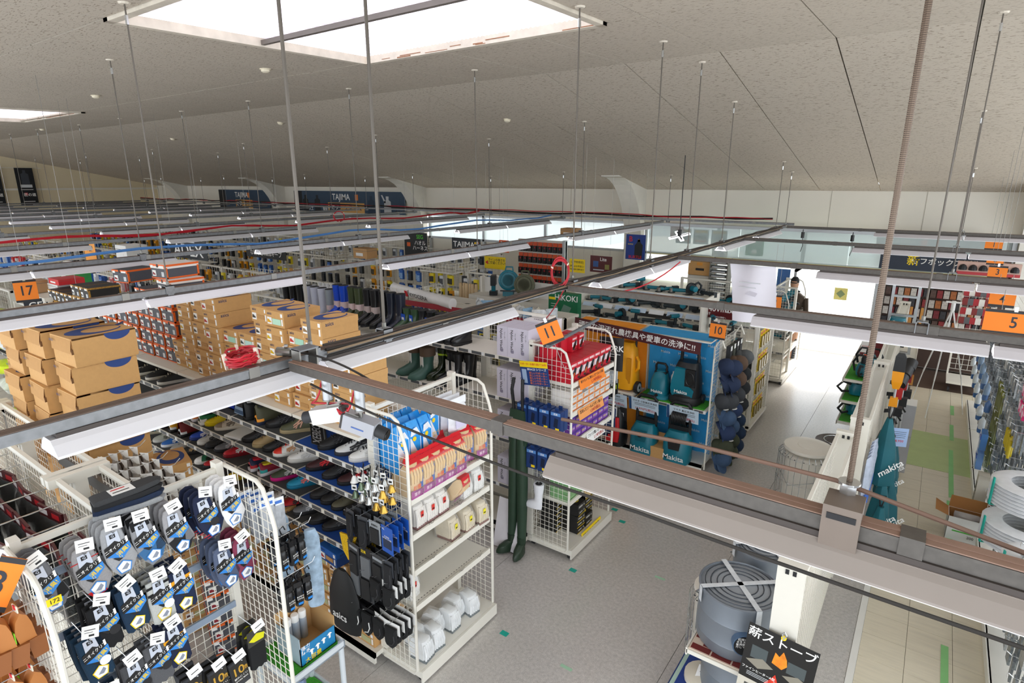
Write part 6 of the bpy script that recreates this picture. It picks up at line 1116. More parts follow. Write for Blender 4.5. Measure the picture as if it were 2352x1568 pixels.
for j, (y, z) in enumerate(((8.76, 1.461), (9.0, 1.681), (9.28, 1.901))):
    for i in range(9): P = kinds[(i*5+j*4) % 12]; P.put((-4.7+.22*i+.03*j, y, z), 'cordless tool on the stepped display, %s step, %s from the left' % (['lowest', 'middle', 'top'][j], ORD[i]), RD(rr(150, 240)), 'tools on the stepped display')
de = E('tool_mesh_board', 'white mesh board hung with cordless drills beside the stepped display', 'board')
MB().grid((-2.7, 8.95, .7), (.72, 0, 0), (0, 0, 1.15), 14, 23, .0032, WIRE).build('wire_grid', de); [MB().box((x, 8.94, .05), (x+.03, 8.98, 1.9), IVORY).build('post', de) for x in (-2.7, -2.0)]
for z in (.95, .62, .2): shelf_part(de, -2.7, -1.95, 8.62, 8.94, z, None, False)
for i, (x, z) in enumerate(((-2.6, 1.5), (-2.3, 1.45), (-2.25, 1.18), (-2.5, 1.2))): TD.put((x, 8.88, z), 'cordless drill on the mesh board, %s' % ORD[i], RD(rr(-120, -60)), 'drills on the mesh board')
for i, (P, x, z) in enumerate(((TS, -2.45, .96), (TG, -2.15, .96), (TG, -2.4, .63), (TS, -2.15, .63))): P.put((x, 8.78, z), 'tool on the shelf under the drills, %s' % ORD[i], RD(rr(160, 220)), 'tools under the drills')
TV.put((-2.2, 8.72, .205), 'teal and grey shop vacuum standing on the bottom shelf', RD(8)); TV.put((-2.55, 8.75, .205), 'teal shop vacuum half hidden behind the caps', RD(-6))
kx = E('kraft_carton', 'kraft carton on the shelf under the mesh board drills', 'box', (-2.33, 8.85, .96)); MB().box((-.13, -.1, 0), (.13, .1, .14), KRAFT).build('carton', kx)
yr = E('yellow_pack_rack', 'white castor rack hung with yellow backed tool packs along the aisle', 'rack')
MB().grid((-1.9, 8.74, .15), (0, .95, 0), (0, 0, 1.45), 19, 29, .0032, WIRE).build('wire_grid', yr)
for yy in (8.72, 9.7): MB().box((-1.93, yy-.02, .05), (-1.88, yy+.02, 1.65), IVORY).build('post', yr); caster(yr, -1.92, yy)
MB().box((-2.1, 8.7, .08), (-1.86, 9.72, .12), IVORY).build('base', yr)
yp = Proto('yellow_pack', 'pack'); yp.part('card', MB().box((0, -.06, -.26), (.004, .06, 0), YEL).box((.004, -.045, -.06), (.005, .045, -.02), M('#c9431f', .4))); yp.part('blister', MB().box((.004, -.04, -.24), (.03, .04, -.08), M('#8a7a3a', .3, var=.4, scale=50)))
for r in range(4):
    for c in range(4): yp.put((-1.87, 8.82+.14*c, 1.58-.36*r), 'yellow backed tool pack on the aisle rack, tier %s, column %s' % (ORD[r], ORD[c]), 0, 'yellow backed tool packs')
gondola(-4.9, -2.0, 9.62, 1.35, front=(), back=(.6, 1.0), dep=.3, label='white gondola back of the tool displays', grid=True)
# next row with drills near the entrance
gondola(-4.2, -1.98, 11.9, 1.75, front=(.6, 1.0, 1.35), back=(1.0,), dep=.5, label='white tool gondola nearest the entrance')
end_gondola(-2.35, -2.0, 11.35, 12.9, 1.75, (.5, .85, 1.15), 'white wheeled end unit with drills nearest the entrance', tags=False)
for r, z in enumerate((.87, 1.17, 1.48)):
    for c in range(5): (TD if r else TG).put((-2.15, 11.5+.28*c, z-.02 if r < 2 else 1.4), 'tool on the end unit by the entrance, tier %s, %s' % (ORD[r], ORD[c]), RD(rr(-40, 40)), 'tools on the entrance end unit')
for i in range(10): (TD, TG, TS)[i % 3].put((-4.05+.19*i, 11.62, 1.352), 'tool on the top shelf of the entrance gondola, %s' % ORD[i], RD(rr(150, 230)), 'tools on the entrance gondola')
sign_card('voltage_sign', 'dark red 40 volt sign with white lettering at the tool display', 'sign', frame((-2.52, 8.9, 1.76), (1, 0, 0), (0, -.1, 1)), .55, .22, M('#5d1417', .4), [('t', '40Vmax', .02, .03, .11, PAPER), ('t', 'XGT', -.18, -.05, .05, PAPER), ('t', '次世代の領域へ', 0, -.09, .03, PAPER)])
FAN = tool('fan', TL); FANO = tool('fan', M('#55573f', .5))
FAN.put((-6.2, 8.58, 1.93), 'teal jobsite fan on the white wall panel', rot=(RD(80), 0, RD(25)), scale=1.2); FANO.put((-5.8, 8.5, 1.9), 'olive jobsite fan beside the teal fan', rot=(RD(80), 0, RD(20)), scale=1.2); TLI.put((-6.55, 8.58, 1.63), 'teal work lamp left of the fans', RD(-60), scale=1.8)
gk = E('tool_cartons', 'green power tool carton sign with white lettering behind the wader cartons', 'carton', (-4.75, 8.05, 0)); 
MB().box((-.27, 0, 1.53), (.27, .12, 1.93), M('#0f6b43', .45)).build('carton', gk); MB(frame((0, -.003, 1.73), (1, 0, 0), (0, 0, 1))).text('HiKOKI', .13, Matrix.Translation((.06, .12, 0)), PAPER).box((-.26, .08, 0), (-.14, .12, .001), YEL).add([(-.05, -.13, 0), (.1, -.15, 0), (.16, -.02, 0), (.02, .02, 0)], [(0,1,2,3)], M('#6f8f80', .5)).box((-.22, .01, 0), (-.1, .016, .001), PAPER).box((-.22, -.03, 0), (-.1, -.024, .001), PAPER).build('print', gk)
MB().box((-.24, .02, .1), (.24, .5, 1.52), M('#d9d8d3', .6)).build('plinth', gk)
# ---------------------------------------------------------------- stove corner, bottom right
def gondola_y(x, y0, y1, H, label, dx=.4, left=(), right=(), double=False, side=True):
    e = E('wire_gondola', label, 'gondola')
    for yy in (y0, y1-.05): MB().box((x-.075, yy, .05), (x+.075, yy+.05, H), IVORY).box((x-.08, yy-.004, H-.01), (x+.08, yy+.055, H+.012), IVORY).box((x-.03, yy-.006, H-.05), (x-.01, yy-.003, H-.02), INK).box((x+.01, yy-.006, H-.05), (x+.03, yy-.003, H-.02), INK).build('post', e)
    for xx in ((x-.066, x+.066) if not double else (x-.11, x+.11)):
        MB().grid((xx, y0+.05, .15), (0, y1-y0-.1, 0), (0, 0, H-.2), int((y1-y0)/.05), int((H-.2)/.05), .0032, WIRE).box((xx-.012, y0+.03, H-.05), (xx+.012, y1-.03, H-.02), IVORY).build('back_grid', e)
    for s, zs in ((-1, left), (1, right)):
        for z in zs:
            a, b = sorted((x+s*.06, x+s*(dx if s < 0 else min(dx, .3)))); MB().box((a, y0+.02, z-.03), (b, y1-.02, z), IVORY).box((x+s*(dx if s < 0 else min(dx, .3))-.006, y0+.02, z-.045), (x+s*(dx if s < 0 else min(dx, .3))+.006, y1-.02, z+.01), IVORY).build('shelf', e)
    return e
gondola_y(-.40, 3.34, 5.7, 1.5, 'low cream mesh gondola behind the wood stoves', left=(.62, .12), double=False, dx=.56)
gondola_y(-.32, 5.8, 7.95, 1.6, 'cream mesh gondola between the white heater and the brush cutters', dx=.3)
gondola_y(-.30, 8.0, 10.3, 1.6, 'cream gondola with green turf chainsaw shelves', left=(1.3, 1.02, .74), right=(.1,), dx=.4)
gondola_y(-.30, 10.4, 12.4, 1.6, 'cream gondola at the entrance end of the middle row', left=(1.2, .8), right=(1.0,), dx=.35)
GM = M('#858d97', .38, .4, var=.05); TAPE = M('#d8dde2', .15, var=.1, scale=30)
bs = E('brick_print_board', 'red brick printed shelf board under the grey wood stove', 'board', (-.72, 3.67, .623)); MB().box((-.23, -.3, 0), (.23, .3, .008), M('#d9c6b4', .7)).build('board', bs)
for j in range(10):
    for i in range(4):
        x0 = -.22+.135*i+(.065 if j % 2 else 0); x1 = min(x0+.125, .225)
        if x1-x0 > .02: MB().box((x0, -.29+.058*j, .008), (x1, -.24+.058*j, .0105), M('#6e2320', .7, var=.15)).build('brick', bs)
def stove(x, y, z, r, h, label, oval=1., port=True, s2=False):
    e = E('wood_stove', label, 'stove', (x, y, z)); sc = lambda mb: mb
    X = Matrix.Scale(oval, 4, (0, 1, 0)); MB(X).lathe([(r*.97, 0), (r, .02), (r, h*.2), (r*1.006, h*.21), (r, h*.22), (r, h*.6), (r*1.006, h*.61), (r, h*.62), (r, h-.02), (r*1.03, h-.015), (r*1.03, h), (r*.99, h+.004), (r*.97, h-.006)], GM, 30).build('drum', e, True)
    t = MB(X).lathe([(r*.97, h-.008), (r*.6, h+.004), (.001, h+.006)], M('#a2a9b2', .38, .35, var=.03), 30)
    t.build('lid', e, True)
    k = MB(X); 
    for q in (.86, .72, .56, .42): k.lathe([(r*q, h+.0045), (r*q+.002, h+.0095), (r*q+.005, h+.0095), (r*q+.007, h+.0045)], M('#3f444b', .4, .4), 30, cap=False)
    k.build('lid_rings', e, True)
    if port:
        d = Vector((.42, -.9, 0)).normalized(); p = d*(r*oval*.85); p.z = h*.42
        MB().cyl(p, p+d*.075, .078, M('#5f7896', .35, .3), 20).build('flue_port', e, True)
        MB().cyl(p+d*.075, p+d*.079, .07, M('#17181b', .4), 20).build('port_cover', e)
        Xp = frame(p+d*.0805, (-d.y, d.x, 0), (0, 0, 1)); MB(Xp).text('煙突カバー\nまきストーブ\n販売時に必ず\n外して下さい', .019, Matrix.Translation((0, .022, 0)), PAPER).build('lettering', e, label='white Japanese lettering')
    for a in (40, 130): MB(Matrix.Rotation(RD(a), 4, 'Z')).box((-r*1.03*oval**.5, -.018, h+.0105), (r*1.03*oval**.5, .018, h+.0125), TAPE).box((-r*1.05*oval**.5, -.018, h-.1), (-r*1.045*oval**.5, .018, h+.0125), TAPE).build('tape_strip', e, label='strip of clear packing tape')
    MB().tube([(-r, -.03, h*.6), (-r-.03, 0, h*.55), (-r, .03, h*.6)], .006, CHROME, 6).build('carry_handle', e, True)
    return e
stove(-.73, 3.66, .634, .258, .40, 'large grey steel wood stove with taped ringed lid', 1.0)
stove(-.70, 4.27, .621, .22, .42, 'second grey wood stove behind the taped one', 1.2, False)
stove(-.7, 4.85, .622, .2, .4, 'third grey wood stove half under the dusty rail', 1.1, False)
st2 = stove(-.72, 3.72, .122, .22, .4, 'blue grey wood stove on the bottom shelf under the bricks', 1.1, True)
X = frame((-.40, 3.28, .79), (1, -.02, -.06), (.03, .1, 1)) @ Matrix.Scale(.84, 4)
fl = M('#f08a1a', .6, var=.3, scale=30); fr_ = M('#d8321a', .6, var=.3, scale=30)
e = sign_card('stove_poster', 'black poster of wood stoves and flames titled in white brush letters', 'poster', X, .47, .62, M('#121110', .35), [('t', '薪ストーブ', -.0, .245, .088, PAPER, 1.05), ('r', -.13, .1, .11, .1, M('#4c5557', .5)), ('r', .12, .1, .12, .09, M('#4c5557', .5)), ('p', [(-.21, .02), (-.12, -.02), (-.02, .03), (-.1, .07)], M('#8f8a7c', .5)), ('p', [(.04, .02), (.13, -.02), (.22, .03), (.14, .06)], M('#8f8a7c', .5)), ('p', [(-.04, .08), (.03, .06), (.06, .1), (.05, .15), (.02, .2), (-.0, .15), (-.03, .17)], fl), ('p', [(-.06, -.1), (.0, -.13), (.1, -.1), (.08, -.04), (.03, -.07), (.0, .0), (-.03, -.06)], fr_), ('t', 'ファインヒーターA型', -.11, -.045, .024, PAPER), ('t', 'ファインヒーターB型', .11, -.07, .024, PAPER), ('r', 0, -.22, .47, .18, M('#cfcabc', .6)), ('r', -.12, -.21, .13, .09, M('#3f4747', .5)), ('r', .12, -.22, .13, .09, M('#3f4747', .5))]+[('r', -.11, -.07-.012*i, .15, .004, PRICE) for i in range(3)]+[('r', .11, -.095-.012*i, .15, .004, PRICE) for i in range(3)])
cl = MB(X).tube([(-.0, .3, .01), (-.015, .34, .015), (0, .36, .015), (.015, .34, .015), (0, .3, .01)], .005, CHROME, 6).cyl((0, .31, .004), (0, .31, .014), .018, YEL, 12); cl.build('clip', e, label='yellow and chrome clip')
def heater(x, y, z, r, h, label, sc=1):
    e = E('oil_heater', label, 'heater', (x, y, z)); w = M('#ebe7dc', .35, var=.02)
    MB().lathe([(r*1.15, 0), (r*1.15, .04), (r, .06), (r, h*.86), (r*.9, h*.88)], w, 26).build('body', e, True)
    MB().lathe([(r*1.08, h*.93), (r*1.12, h*.95), (r*1.1, h*.99), (r*.8, h), (r*.5, h*.995), (r*.48, h*1.0), (.001, h*1.0)], w, 28).build('lid', e, True)
    v = MB(); [v.box((r*.99*math.cos(a)-.012, r*.99*math.sin(a)-.003, h*.82), (r*.99*math.cos(a)+.012, r*.99*math.sin(a)+.003, h*.83), INK) for a in [t*2*math.pi/16 for t in range(16)]]; v.build('vent_slots', e)
    g = MB(); R_ = r*1.3
    for t in range(28): a = t*2*math.pi/28; g.tube([(R_*math.cos(a), R_*math.sin(a), .03), (R_*math.cos(a), R_*math.sin(a), h*.86), (r*1.1*math.cos(a), r*1.1*math.sin(a), h*.92)], .003, CHROME, 4)
    for zz in (.03, h*.86, h*.45): g.tube([(R_*math.cos(t*math.pi/14), R_*math.sin(t*math.pi/14), zz) for t in range(29)], .003, CHROME, 4)
    g.build('wire_guard', e)
    MB().tube([(-r*1.3, .0, h*.55), (-r*.5, -r*1.4, h*.45), (r*1.2, -r*.5, h*.55)], .004, CHROME, 5).build('bail_handle', e, True)
    return e
heater(-.85, 7.05, 0, .235, .73, 'white round oil heater in a wire guard standing on the grey floor')
heater(-.97, 4.05, .05, .15, .62, 'small white oil heater in a wire guard behind the grey stove')
pan = E('pan_stove', 'brown round stove with chrome rim behind the white heater', 'stove', (-.62, 7.75, 0)); MB().lathe([(.2, 0), (.22, .3), (.24, .52), (.25, .56)], M('#4a3f3b', .5), 26).build('body', pan, True); MB().lathe([(.25, .55), (.255, .57), (.2, .565), (.001, .55)], M('#5a4f49', .4), 26).build('top', pan, True); MB().tube([(.16*math.cos(t*math.pi/12), .16*math.sin(t*math.pi/12), .585) for t in range(25)], .008, CHROME, 6).build('chrome_ring', pan, True)
dl = E('hand_truck', 'navy platform truck with pale green edge standing on end by the stoves', 'truck', (-.98, 3.72, .0)); MB().box((-.13, -.3, .12), (.13, .3, .14), M('#1d3a78', .5)).box((-.12, -.29, .14), (.12, .29, .143), M('#b9d6c8', .6)).box((-.09, -.24, .143), (.1, .24, .146), M('#1f3f8f', .6, var=.1)).build('platform', dl)
for a in (-.25, .25): MB().cyl((-.08, a, .05), (.0, a, .05), .05, DARK, 12).box((-.05, a-.02, .08), (-.03, a+.02, .12), STEEL).build('wheel', dl)
hb = E('heater_base', 'cream heater base with white price tag on the platform truck', 'heater part', (-.9, 3.66, .146)); MB().lathe([(.12, 0), (.14, .01), (.14, .05), (.05, .07), (.001, .075)], M('#e6dfcd', .5), 20).build('dish', hb, True); MB(Matrix.Translation((0, -.02, .08)) @ Matrix.Rotation(RD(25), 4, 'X')).box((-.05, -.05, 0), (.05, .05, .002), PAPER).box((-.03, .0, .002), (.03, .004, .003), INK).build('price_tag', hb)
# chainsaws on turf
for k, (x, y, z, a, lab) in enumerate(((-.5, 8.25, 1.3, 80, 'top turf shelf, black handles up'), (-.52, 8.3, 1.02, 20, 'middle turf shelf'), (-.52, 8.35, .74, 40, 'lowest turf shelf'))):
    t_ = MB().box((-.68, 8.05, z), (-.38, 8.75, z+.012), GREEN).build('turf_mat'); props(t_, 'green turf mat on the chainsaw gondola, %s' % ['top', 'middle', 'lowest'][k], 'mat')
    TCH.put((x, y, z+.013), 'chainsaw on the %s' % lab, RD(a), 'chainsaws on turf shelves')
    TCH.put((x, y+.5, z+.0), 'farther chainsaw on the %s' % ['top', 'middle', 'lowest'][k]+' shelf of the turf gondola', RD(a+15), 'chainsaws on turf shelves')
for i in range(3):
    q = E('boxed_tool', 'white and maroon tool carton beyond the top chainsaw, %s' % ORD[i], 'box', (-.52, 9.35+.22*i, 1.3)); MB().box((-.13, -.09, 0), (.13, .09, .22), M('#6e2226', .5)).box((-.131, -.091, .06), (.0, .0, .221), PAPER).build('carton', q); MB(frame((-.06, -.092, .15), (1, 0, 0), (0, 0, 1))).text('KYOCERA', .024, Matrix.Identity(4), RED).build('print', q)
# brush cutters hung on the aisle side
def cutter(x, y, col, label, head, zt=1.62):
    e = E('brush_cutter', label, 'trimmer', (x, y, 0)); c_ = M(col, .4)
    MB().cyl((0, 0, .25), (0, 0, zt-.2), .013, M('#c9ccce', .3, .6), 10).build('shaft', e, True)
    if head == 'yel':
        MB().loft([[(x_*a, y_*a, z) for x_, y_ in ((-.05, -.03), (.05, -.03), (.05, .03), (-.05, .03))] for a, z in ((.6, zt-.38), (1, zt-.3), (1.1, zt-.18))], c_).build('motor', e); MB().loft([[(x_*a, y_*a, z) for x_, y_ in ((-.05, -.025), (.05, -.025), (.05, .025), (-.05, .025))] for a, z in ((1.1, zt-.18), (1, zt-.02), (.6, zt+.02))], KB_).build('head_cap', e); MB().loft([[(x_*a, y_*a, z) for x_, y_ in ((-.04, -.03), (.04, -.03), (.04, .03), (-.04, .03))] for a, z in ((1, zt-.58), (.9, zt-.48))], c_).build('collar', e)
    else:
        MB().cyl((-.02, -.05, zt-.12), (.0, .05, zt-.05), .075, KB_, 14).build('motor', e, True); MB().box((-.035, -.03, zt-.3), (.035, .03, zt-.12), c_).build('grip', e)
        MB().box((-.06, -.05, zt-.5), (.06, .05, zt-.4), KB_).build('battery', e)
    MB().tube([(.03, -.12, .9), (.0, -.15, .95), (-.0, -.06, 1.0), (.0, .06, 1.0), (0, .15, .95), (.03, .12, .9)], .012, KB_, 8).build('loop_handle', e, True)
    return e
cutter(-.13, 7.35, '#f4a010', 'brush cutter with yellow motor and black tip hanging by the tiled aisle', 'yel', 1.86)
for i, (y, c_) in enumerate(((7.75, '#b82222'), (8.15, '#9c1f1f'), (8.5, '#a02424'))): cutter(-.1+.03*i, y, c_, 'black and red brush cutter on the aisle side, %s from the yellow one' % ORD[i], 'red', 1.55)
cutter(-.12, 6.75, '#f4a010', 'grey shaft trimmer with orange sleeve near the teal bags', 'none', 1.2)
for i, (x, y, z, s) in enumerate(((-.12, 6.55, 1.38, 1.15), (-.06, 7.0, .95, 1.), (-.06, 7.35, .92, .9), (-.08, 6.45, .78, 1.), (-.02, 6.9, .62, 1.15), (-.06, 6.3, .55, 1.2))):
    e = E('tool_bag', 'teal cloth tool bag with white lettering by the tiled aisle, %s from the top' % ORD[i], 'bag', (x, y, z), group='teal tool bags'); e.scale = (s*1.15, s*1.3, s*1.25)
    MB().loft([[(.1*a*math.cos(t*2*math.pi/12)*(1+.1*math.sin(3*t)), .13*a*math.sin(t*2*math.pi/12), zz) for t in range(12)] for a, zz in ((.2, .02), (.4, -.06), (.75, -.2), (1, -.4), (.9, -.44))], M('#0d5f6b', .65, var=.12, scale=8)).build('bag', e, True)
    MB(frame((.06, -.1, -.3), (.5, .3, .35), (-.3, -.2, 1))).text('makita', .07, Matrix.Identity(4), PAPER).build('lettering', e, label='white lettering'); MB().tube([(0, 0, 0), (.02, 0, .1), (-.02, 0, .1), (0, 0, 0)], .005, BLACK, 5).build('cord', e)
for i in range(6): props(pillow(.16, .5, .05, M('#c5cfe2', .25, var=.2, scale=14, alpha=.85)).box((-.07, -.03, -.45), (.02, -.024, -.35), M('#2b62c0', .4)).build('clear_bag', None, True, loc=(-.2, 5.85+.09*i, 1.25), rz=RD(75)), 'pale blue clear bag hanging right of the threaded rod, %s' % ORD[i], 'bag', 'pale clear bags on the aisle side')
for i in range(5): props(pillow(.14, .2, .04, M('#2f6fd0', .25, var=.2)).build('blue_pack', None, True, loc=(-.13, 4.5+.11*i, 1.05), rz=RD(85)), 'bright blue pack hanging on the low mesh gondola, %s' % ORD[i], 'pack', 'blue packs on the low gondola')
gb = E('tall_carton', 'tall grey carton standing at the edge of the tiled aisle', 'box', (.0, 8.75, 0)); MB().box((-.1, -.14, .001), (.1, .14, .92), M('#b9bbc0', .5)).build('carton', gb); MB().box((-.1, -.142, .92), (.1, .14, .924), PAPER).box((-.1, -.143, .5), (.1, -.14, .504), M('#8d8f94', .5)).build('flap_edges', gb)
sign_card('price_sheet', 'small blue price sheet among the brush cutters', 'price card', frame((-.02, 6.85, 1.12), (1, .4, 0), (0, 0, 1)), .16, .2, M('#a9c4ee', .6), lines(0, .06, .13, 4, .02, INK)+[('t', '28,930', 0, -.04, .034, RED)])
# open white carton on the tiles
oc = E('open_carton', 'open white carton with brown inside on the tiled floor', 'box', (.70, 7.28, .002)); wbx = M('#dcdcda', .6); br = M('#a5713d', .85)
MB().box((-.17, -.12, 0), (.17, -.116, .26), wbx).box((-.17, .116, 0), (.17, .12, .26), wbx).box((-.17, -.12, 0), (-.166, .12, .26), wbx).box((.166, -.12, 0), (.17, .12, .26), wbx).box((-.166, -.116, .0), (.166, .116, .004), br).box((-.166, .112, .004), (.166, .116, .258), br).build('carton', oc)
MB().add([(-.17, -.12, .26), (-.17, .12, .26), (-.29, .12, .32), (-.29, -.12, .3)], [(0,1,2,3)], br).add([(-.17, .12, .26), (.17, .12, .26), (.18, .16, .38), (-.16, .16, .38)], [(0,1,2,3)], br).add([(.17, -.12, .26), (.17, .12, .26), (.2, .1, .38)], [(0,1,2)], wbx).build('flaps', oc)
MB(frame((0, -.121, .06), (1, 0, 0), (0, 0, 1))).box((-.12, .04, 0), (.1, .055, .001), M('#4aa83a', .5)).text('200', .04, Matrix.Translation((.04, 0, 0)), INK).build('print', oc); pillow(.24, .2, .12, M('#c9c4c0', .15, var=.3, alpha=.6)).build('plastic_lining', oc, True, loc=(0, 0, .28))
# ---------------------------------------------------------------- hardware rack on the right edge
rk = E('hardware_rack', 'long cream hardware rack on the right side of the tiled aisle', 'rack')
for y in (3.0, 4.5, 6.0, 7.5, 9.0, 10.5, 12.0):
    MB().box((1.12, y, .05), (1.18, y+.05, 2.0), IVORY).build('post', rk)
for y0, y1 in ((3.05, 4.5), (4.55, 6.0), (6.05, 7.5), (7.55, 9.0), (9.05, 10.5), (10.55, 12.0)): MB().grid((1.14, y0, .15), (0, y1-y0, 0), (0, 0, 1.8), 15, 18, .0032, WIRE).build('back_grid', rk); MB().box((.8, y0, .08), (1.12, y1, .12), IVORY).box((.79, y0, .03), (.81, y1, .12), IVORY).build('base', rk)
for y in (5.0, 7.5, 10.0): caster(rk, .84, y)
HW = M('#a9adb0', .3, .7, var=.35, scale=60); HW2 = M('#7d8286', .35, .7, var=.3, scale=60); hwk = []
for nm, m_ in (('zinc hinge', HW), ('steel bracket', HW2), ('chain pack', M('#8f969a', .3, .6, var=.4, scale=80))):
    P = Proto('hardware_pack', 'hardware'); P.part('hook', MB().tube([(.05, 0, .01), (-.2, 0, .01), (-.23, 0, .03)], .004, CHROME, 5)); q = MB()
    for i in range(5): q.box((-.19+.04*i, -.05+rr(-.01, .01), -.16-rr(0, .05)), (-.175+.04*i, .05+rr(-.01, .01), 0), m_)
    P.part('metal_goods', q); P.part('price_tag', MB().box((-.235, -.02, .0), (-.233, .02, .03), PAPER)); hwk.append((P, nm))
for r in range(5):
    for c in range(36):
        y = 4.6+.2*c
        if 5.3 < y < 6.7 and 1 <= r <= 3: continue
        P, nm = hwk[(r*3+c) % 3]; P.put((1.06, y, 1.72-.32*r+rr(-.02, .02)), '%s row on the right hardware rack, tier %s, %s' % (nm, ORD[r], ORD[c] if c < 20 else 'twenty-'+ORD[c-20] if c < 29 else 'thirty-'+ORD[c-29]), rr(-.1, .1), 'hanging hardware on the right rack')
for i, (c_, y, z, n, L, nm) in enumerate((('#c9b21a', 7.0, 1.25, 9, .5, 'yellow'), ('#8a8d3c', 8.3, 1.35, 12, .9, 'olive green'), ('#b3121a', 6.6, .75, 7, .3, 'red'))):
    for j in range(n):
        q = E('metal_stake', '%s tipped metal stake on the right rack, %s' % (nm, ORD[j]), 'stake', (.86+.02*(j % 2), y+.05*j, z), group='%s tipped stakes' % nm); MB().cyl((0, 0, -L), (0, 0, 0), .008, HW2 if nm != 'olive green' else M('#6d6f3a', .5), 6).build('rod', q); MB().cyl((0, 0, -.05-.12*(nm != 'olive green')), (0, 0, .01), .012, M(c_, .4), 8).build('tip', q)
for i, (y, z, r_) in enumerate(((6.15, 1.12, .3), (6.1, .78, .31), (5.35, .55, .28), (5.3, .9, .24))):
    e = E('hose_coil', 'white wrapped coil bundle at the right edge, %s' % ['top', 'second', 'low front', 'near'][i], 'coil', (.98, y, z), group='white wrapped coils'); q = MB()
    for k in range(7): q.lathe([(r_*.55, -.11+.03*k), (r_*.9, -.12+.03*k), (r_, -.105+.03*k), (r_*.9, -.09+.03*k), (r_*.55, -.095+.03*k)], M('#e6e8ea', .3, var=.06, scale=20), 26, cap=False)
    q.build('wound_coil', e, True); MB(Matrix.Rotation(RD(200), 4, 'Z')).box((r_*.5, -.012, -.13), (r_*1.03, .012, -.125), M('#1fae9c', .4)).box((r_*1.0, -.012, -.13), (r_*1.03, .012, .12), M('#1fae9c', .4)).build('teal_band', e)
pt = E('purple_tape_roll', 'wrapped purple roll with cardboard core at the top right', 'roll', (1.0, 9.4, 1.75)); X = Matrix.Rotation(RD(90), 4, 'Y') @ Matrix.Rotation(RD(25), 4, 'X'); MB(X).lathe([(.05, -.05), (.17, -.05), (.17, .05), (.05, .05)], M('#4b2a9c', .25, var=.1), 24).build('roll', pt, True); MB(X).lathe([(.035, -.053), (.055, -.053), (.055, .053), (.035, .053)], M('#d9c8a4', .6), 18).build('core', pt, True)
for i in range(6):
    q = E('pink_line_reel', 'bright pink line reel on the right rack, %s' % ORD[i], 'reel', (.9+.0*i, 6.75+.13*(i % 3), 1.62+.16*(i//3)), group='pink line reels'); MB().cyl((-.04, 0, 0), (.04, 0, 0), .065, M('#f0157c', .4), 16).build('line', q, True); MB().cyl((-.045, 0, 0), (-.04, 0, 0), .035, M('#f6d3e4', .4), 14).build('label_disc', q)
for i in range(26):
    q = MB().lathe([(.03, -.05), (.035, -.02), (.034, .06), (.014, .085), (.014, .1)], M(['#3f6fb0', '#dfe6ea', '#5a7fb8', '#8fa8c4'][i % 4], .25), 10); props(q.build('small_bottle', None, True, loc=(.80-.03*(i % 2), 8.6+.13*i, .62+.18*((i*5) % 4))), 'small %s bottle hanging on the right rack, %s along' % (['blue', 'white', 'mid blue', 'pale blue'][i % 4], ORD[i] if i < 20 else 'twenty-'+ORD[i-20]), 'bottle', 'small bottles on the right rack')
for i in range(2): q = E('parts_case', 'clear blue parts case hanging low on the right rack, %s' % ['upper', 'lower'][i], 'case', (.78, 8.35, .75-.24*i)); MB().box((-.03, -.1, -.1), (.03, .1, .1), M('#5f9ae0', .15, alpha=.7)).build('case', q); MB().box((-.035, -.08, .02), (-.03, .08, .06), M('#1d54c0', .4)).box((-.036, .02, -.12), (-.03, .04, .12), PAPER).build('latch', q)
wp = E('perforated_bin', 'cream perforated bin leaning at the foot of the right rack', 'bin', (.80, 7.75, .12)); MB().box((-.05, -.07, 0), (.05, .07, .45), M('#d9d4c6', .5)).build('bin', wp)
hq = MB(); [hq.box((-.052, -.055+.022*i, .05+.04*j), (-.05, -.043+.022*i, .075+.04*j), M('#7d7a72', .6)) for i in range(5) for j in range(8)]; hq.build('slots', wp)
# ---------------------------------------------------------------- number signs
def num_sign(t, label, o, u, roll=0, w=.2, h=.22):
    X = frame(o, u, (0, 0, 1)) @ Matrix.Rotation(RD(roll), 4, 'Z')
    e = sign_card('number_sign', label, 'sign', X, w, h, ORANGE, [('r', 0, h/2-.012, w, .024, DARK), ('r', 0, -h/2+.012, w, .024, DARK), ('t', t, 0, 0, h*.62, M('#2a2b35', .5, var=0), .85)])
    X2 = X @ Matrix.Translation((0, 0, -.0045)) @ Matrix.Rotation(math.pi, 4, 'Y')
    MB(X2).add([(-w/2, h/2-.024, .0006), (w/2, h/2-.024, .0006), (w/2, h/2, .0006), (-w/2, h/2, .0006)], [(0,1,2,3)], DARK).text(t, h*.62, Matrix.Translation((0, 0, .001)), M('#2a2b35', .5, var=0)).build('back_print', e)
    MB(X).box((-.012, h/2-.01, -.006), (.012, h/2+.03, .004), CHROME).build('hanger_clip', e)
    if t not in ('11', '10', '18'): hang_wires(e, o[0], o[1], o[2]+h/2, w*.6, u, 2.83 if t in ('16', '17', '5', '4', '9', '6') else None)
    else: MB(X).cyl((0, -h/2, -.003), (0, -h/2-.25, -.003), .003, STEEL, 5).build('stem', e)
num_sign('11', 'orange aisle sign 11 tilted above the red glove cartons', (-2.55, 4.12, 2.42), (.8, .55, -.0), 22, .19, .21)
num_sign('10', 'orange aisle sign 10 above the cap rack', (-1.98, 7.0, 1.93), (1, 0, -.04), 0, .19, .21)
num_sign('9', 'orange aisle sign 9 beside the hanging white paper', (-1.72, 8.7, 2.03), (1, .1, 0), 0, .17, .2)
num_sign('16', 'orange aisle sign 16 above the white topped shoe box', (-6.5, 3.1, 2.72), (.25, 1, 0), 0, .16, .2)
num_sign('17', 'orange aisle sign 17 at the far left', (-8.0, 2.09, 2.5), (.25, 1, 0), 0, .2, .24)
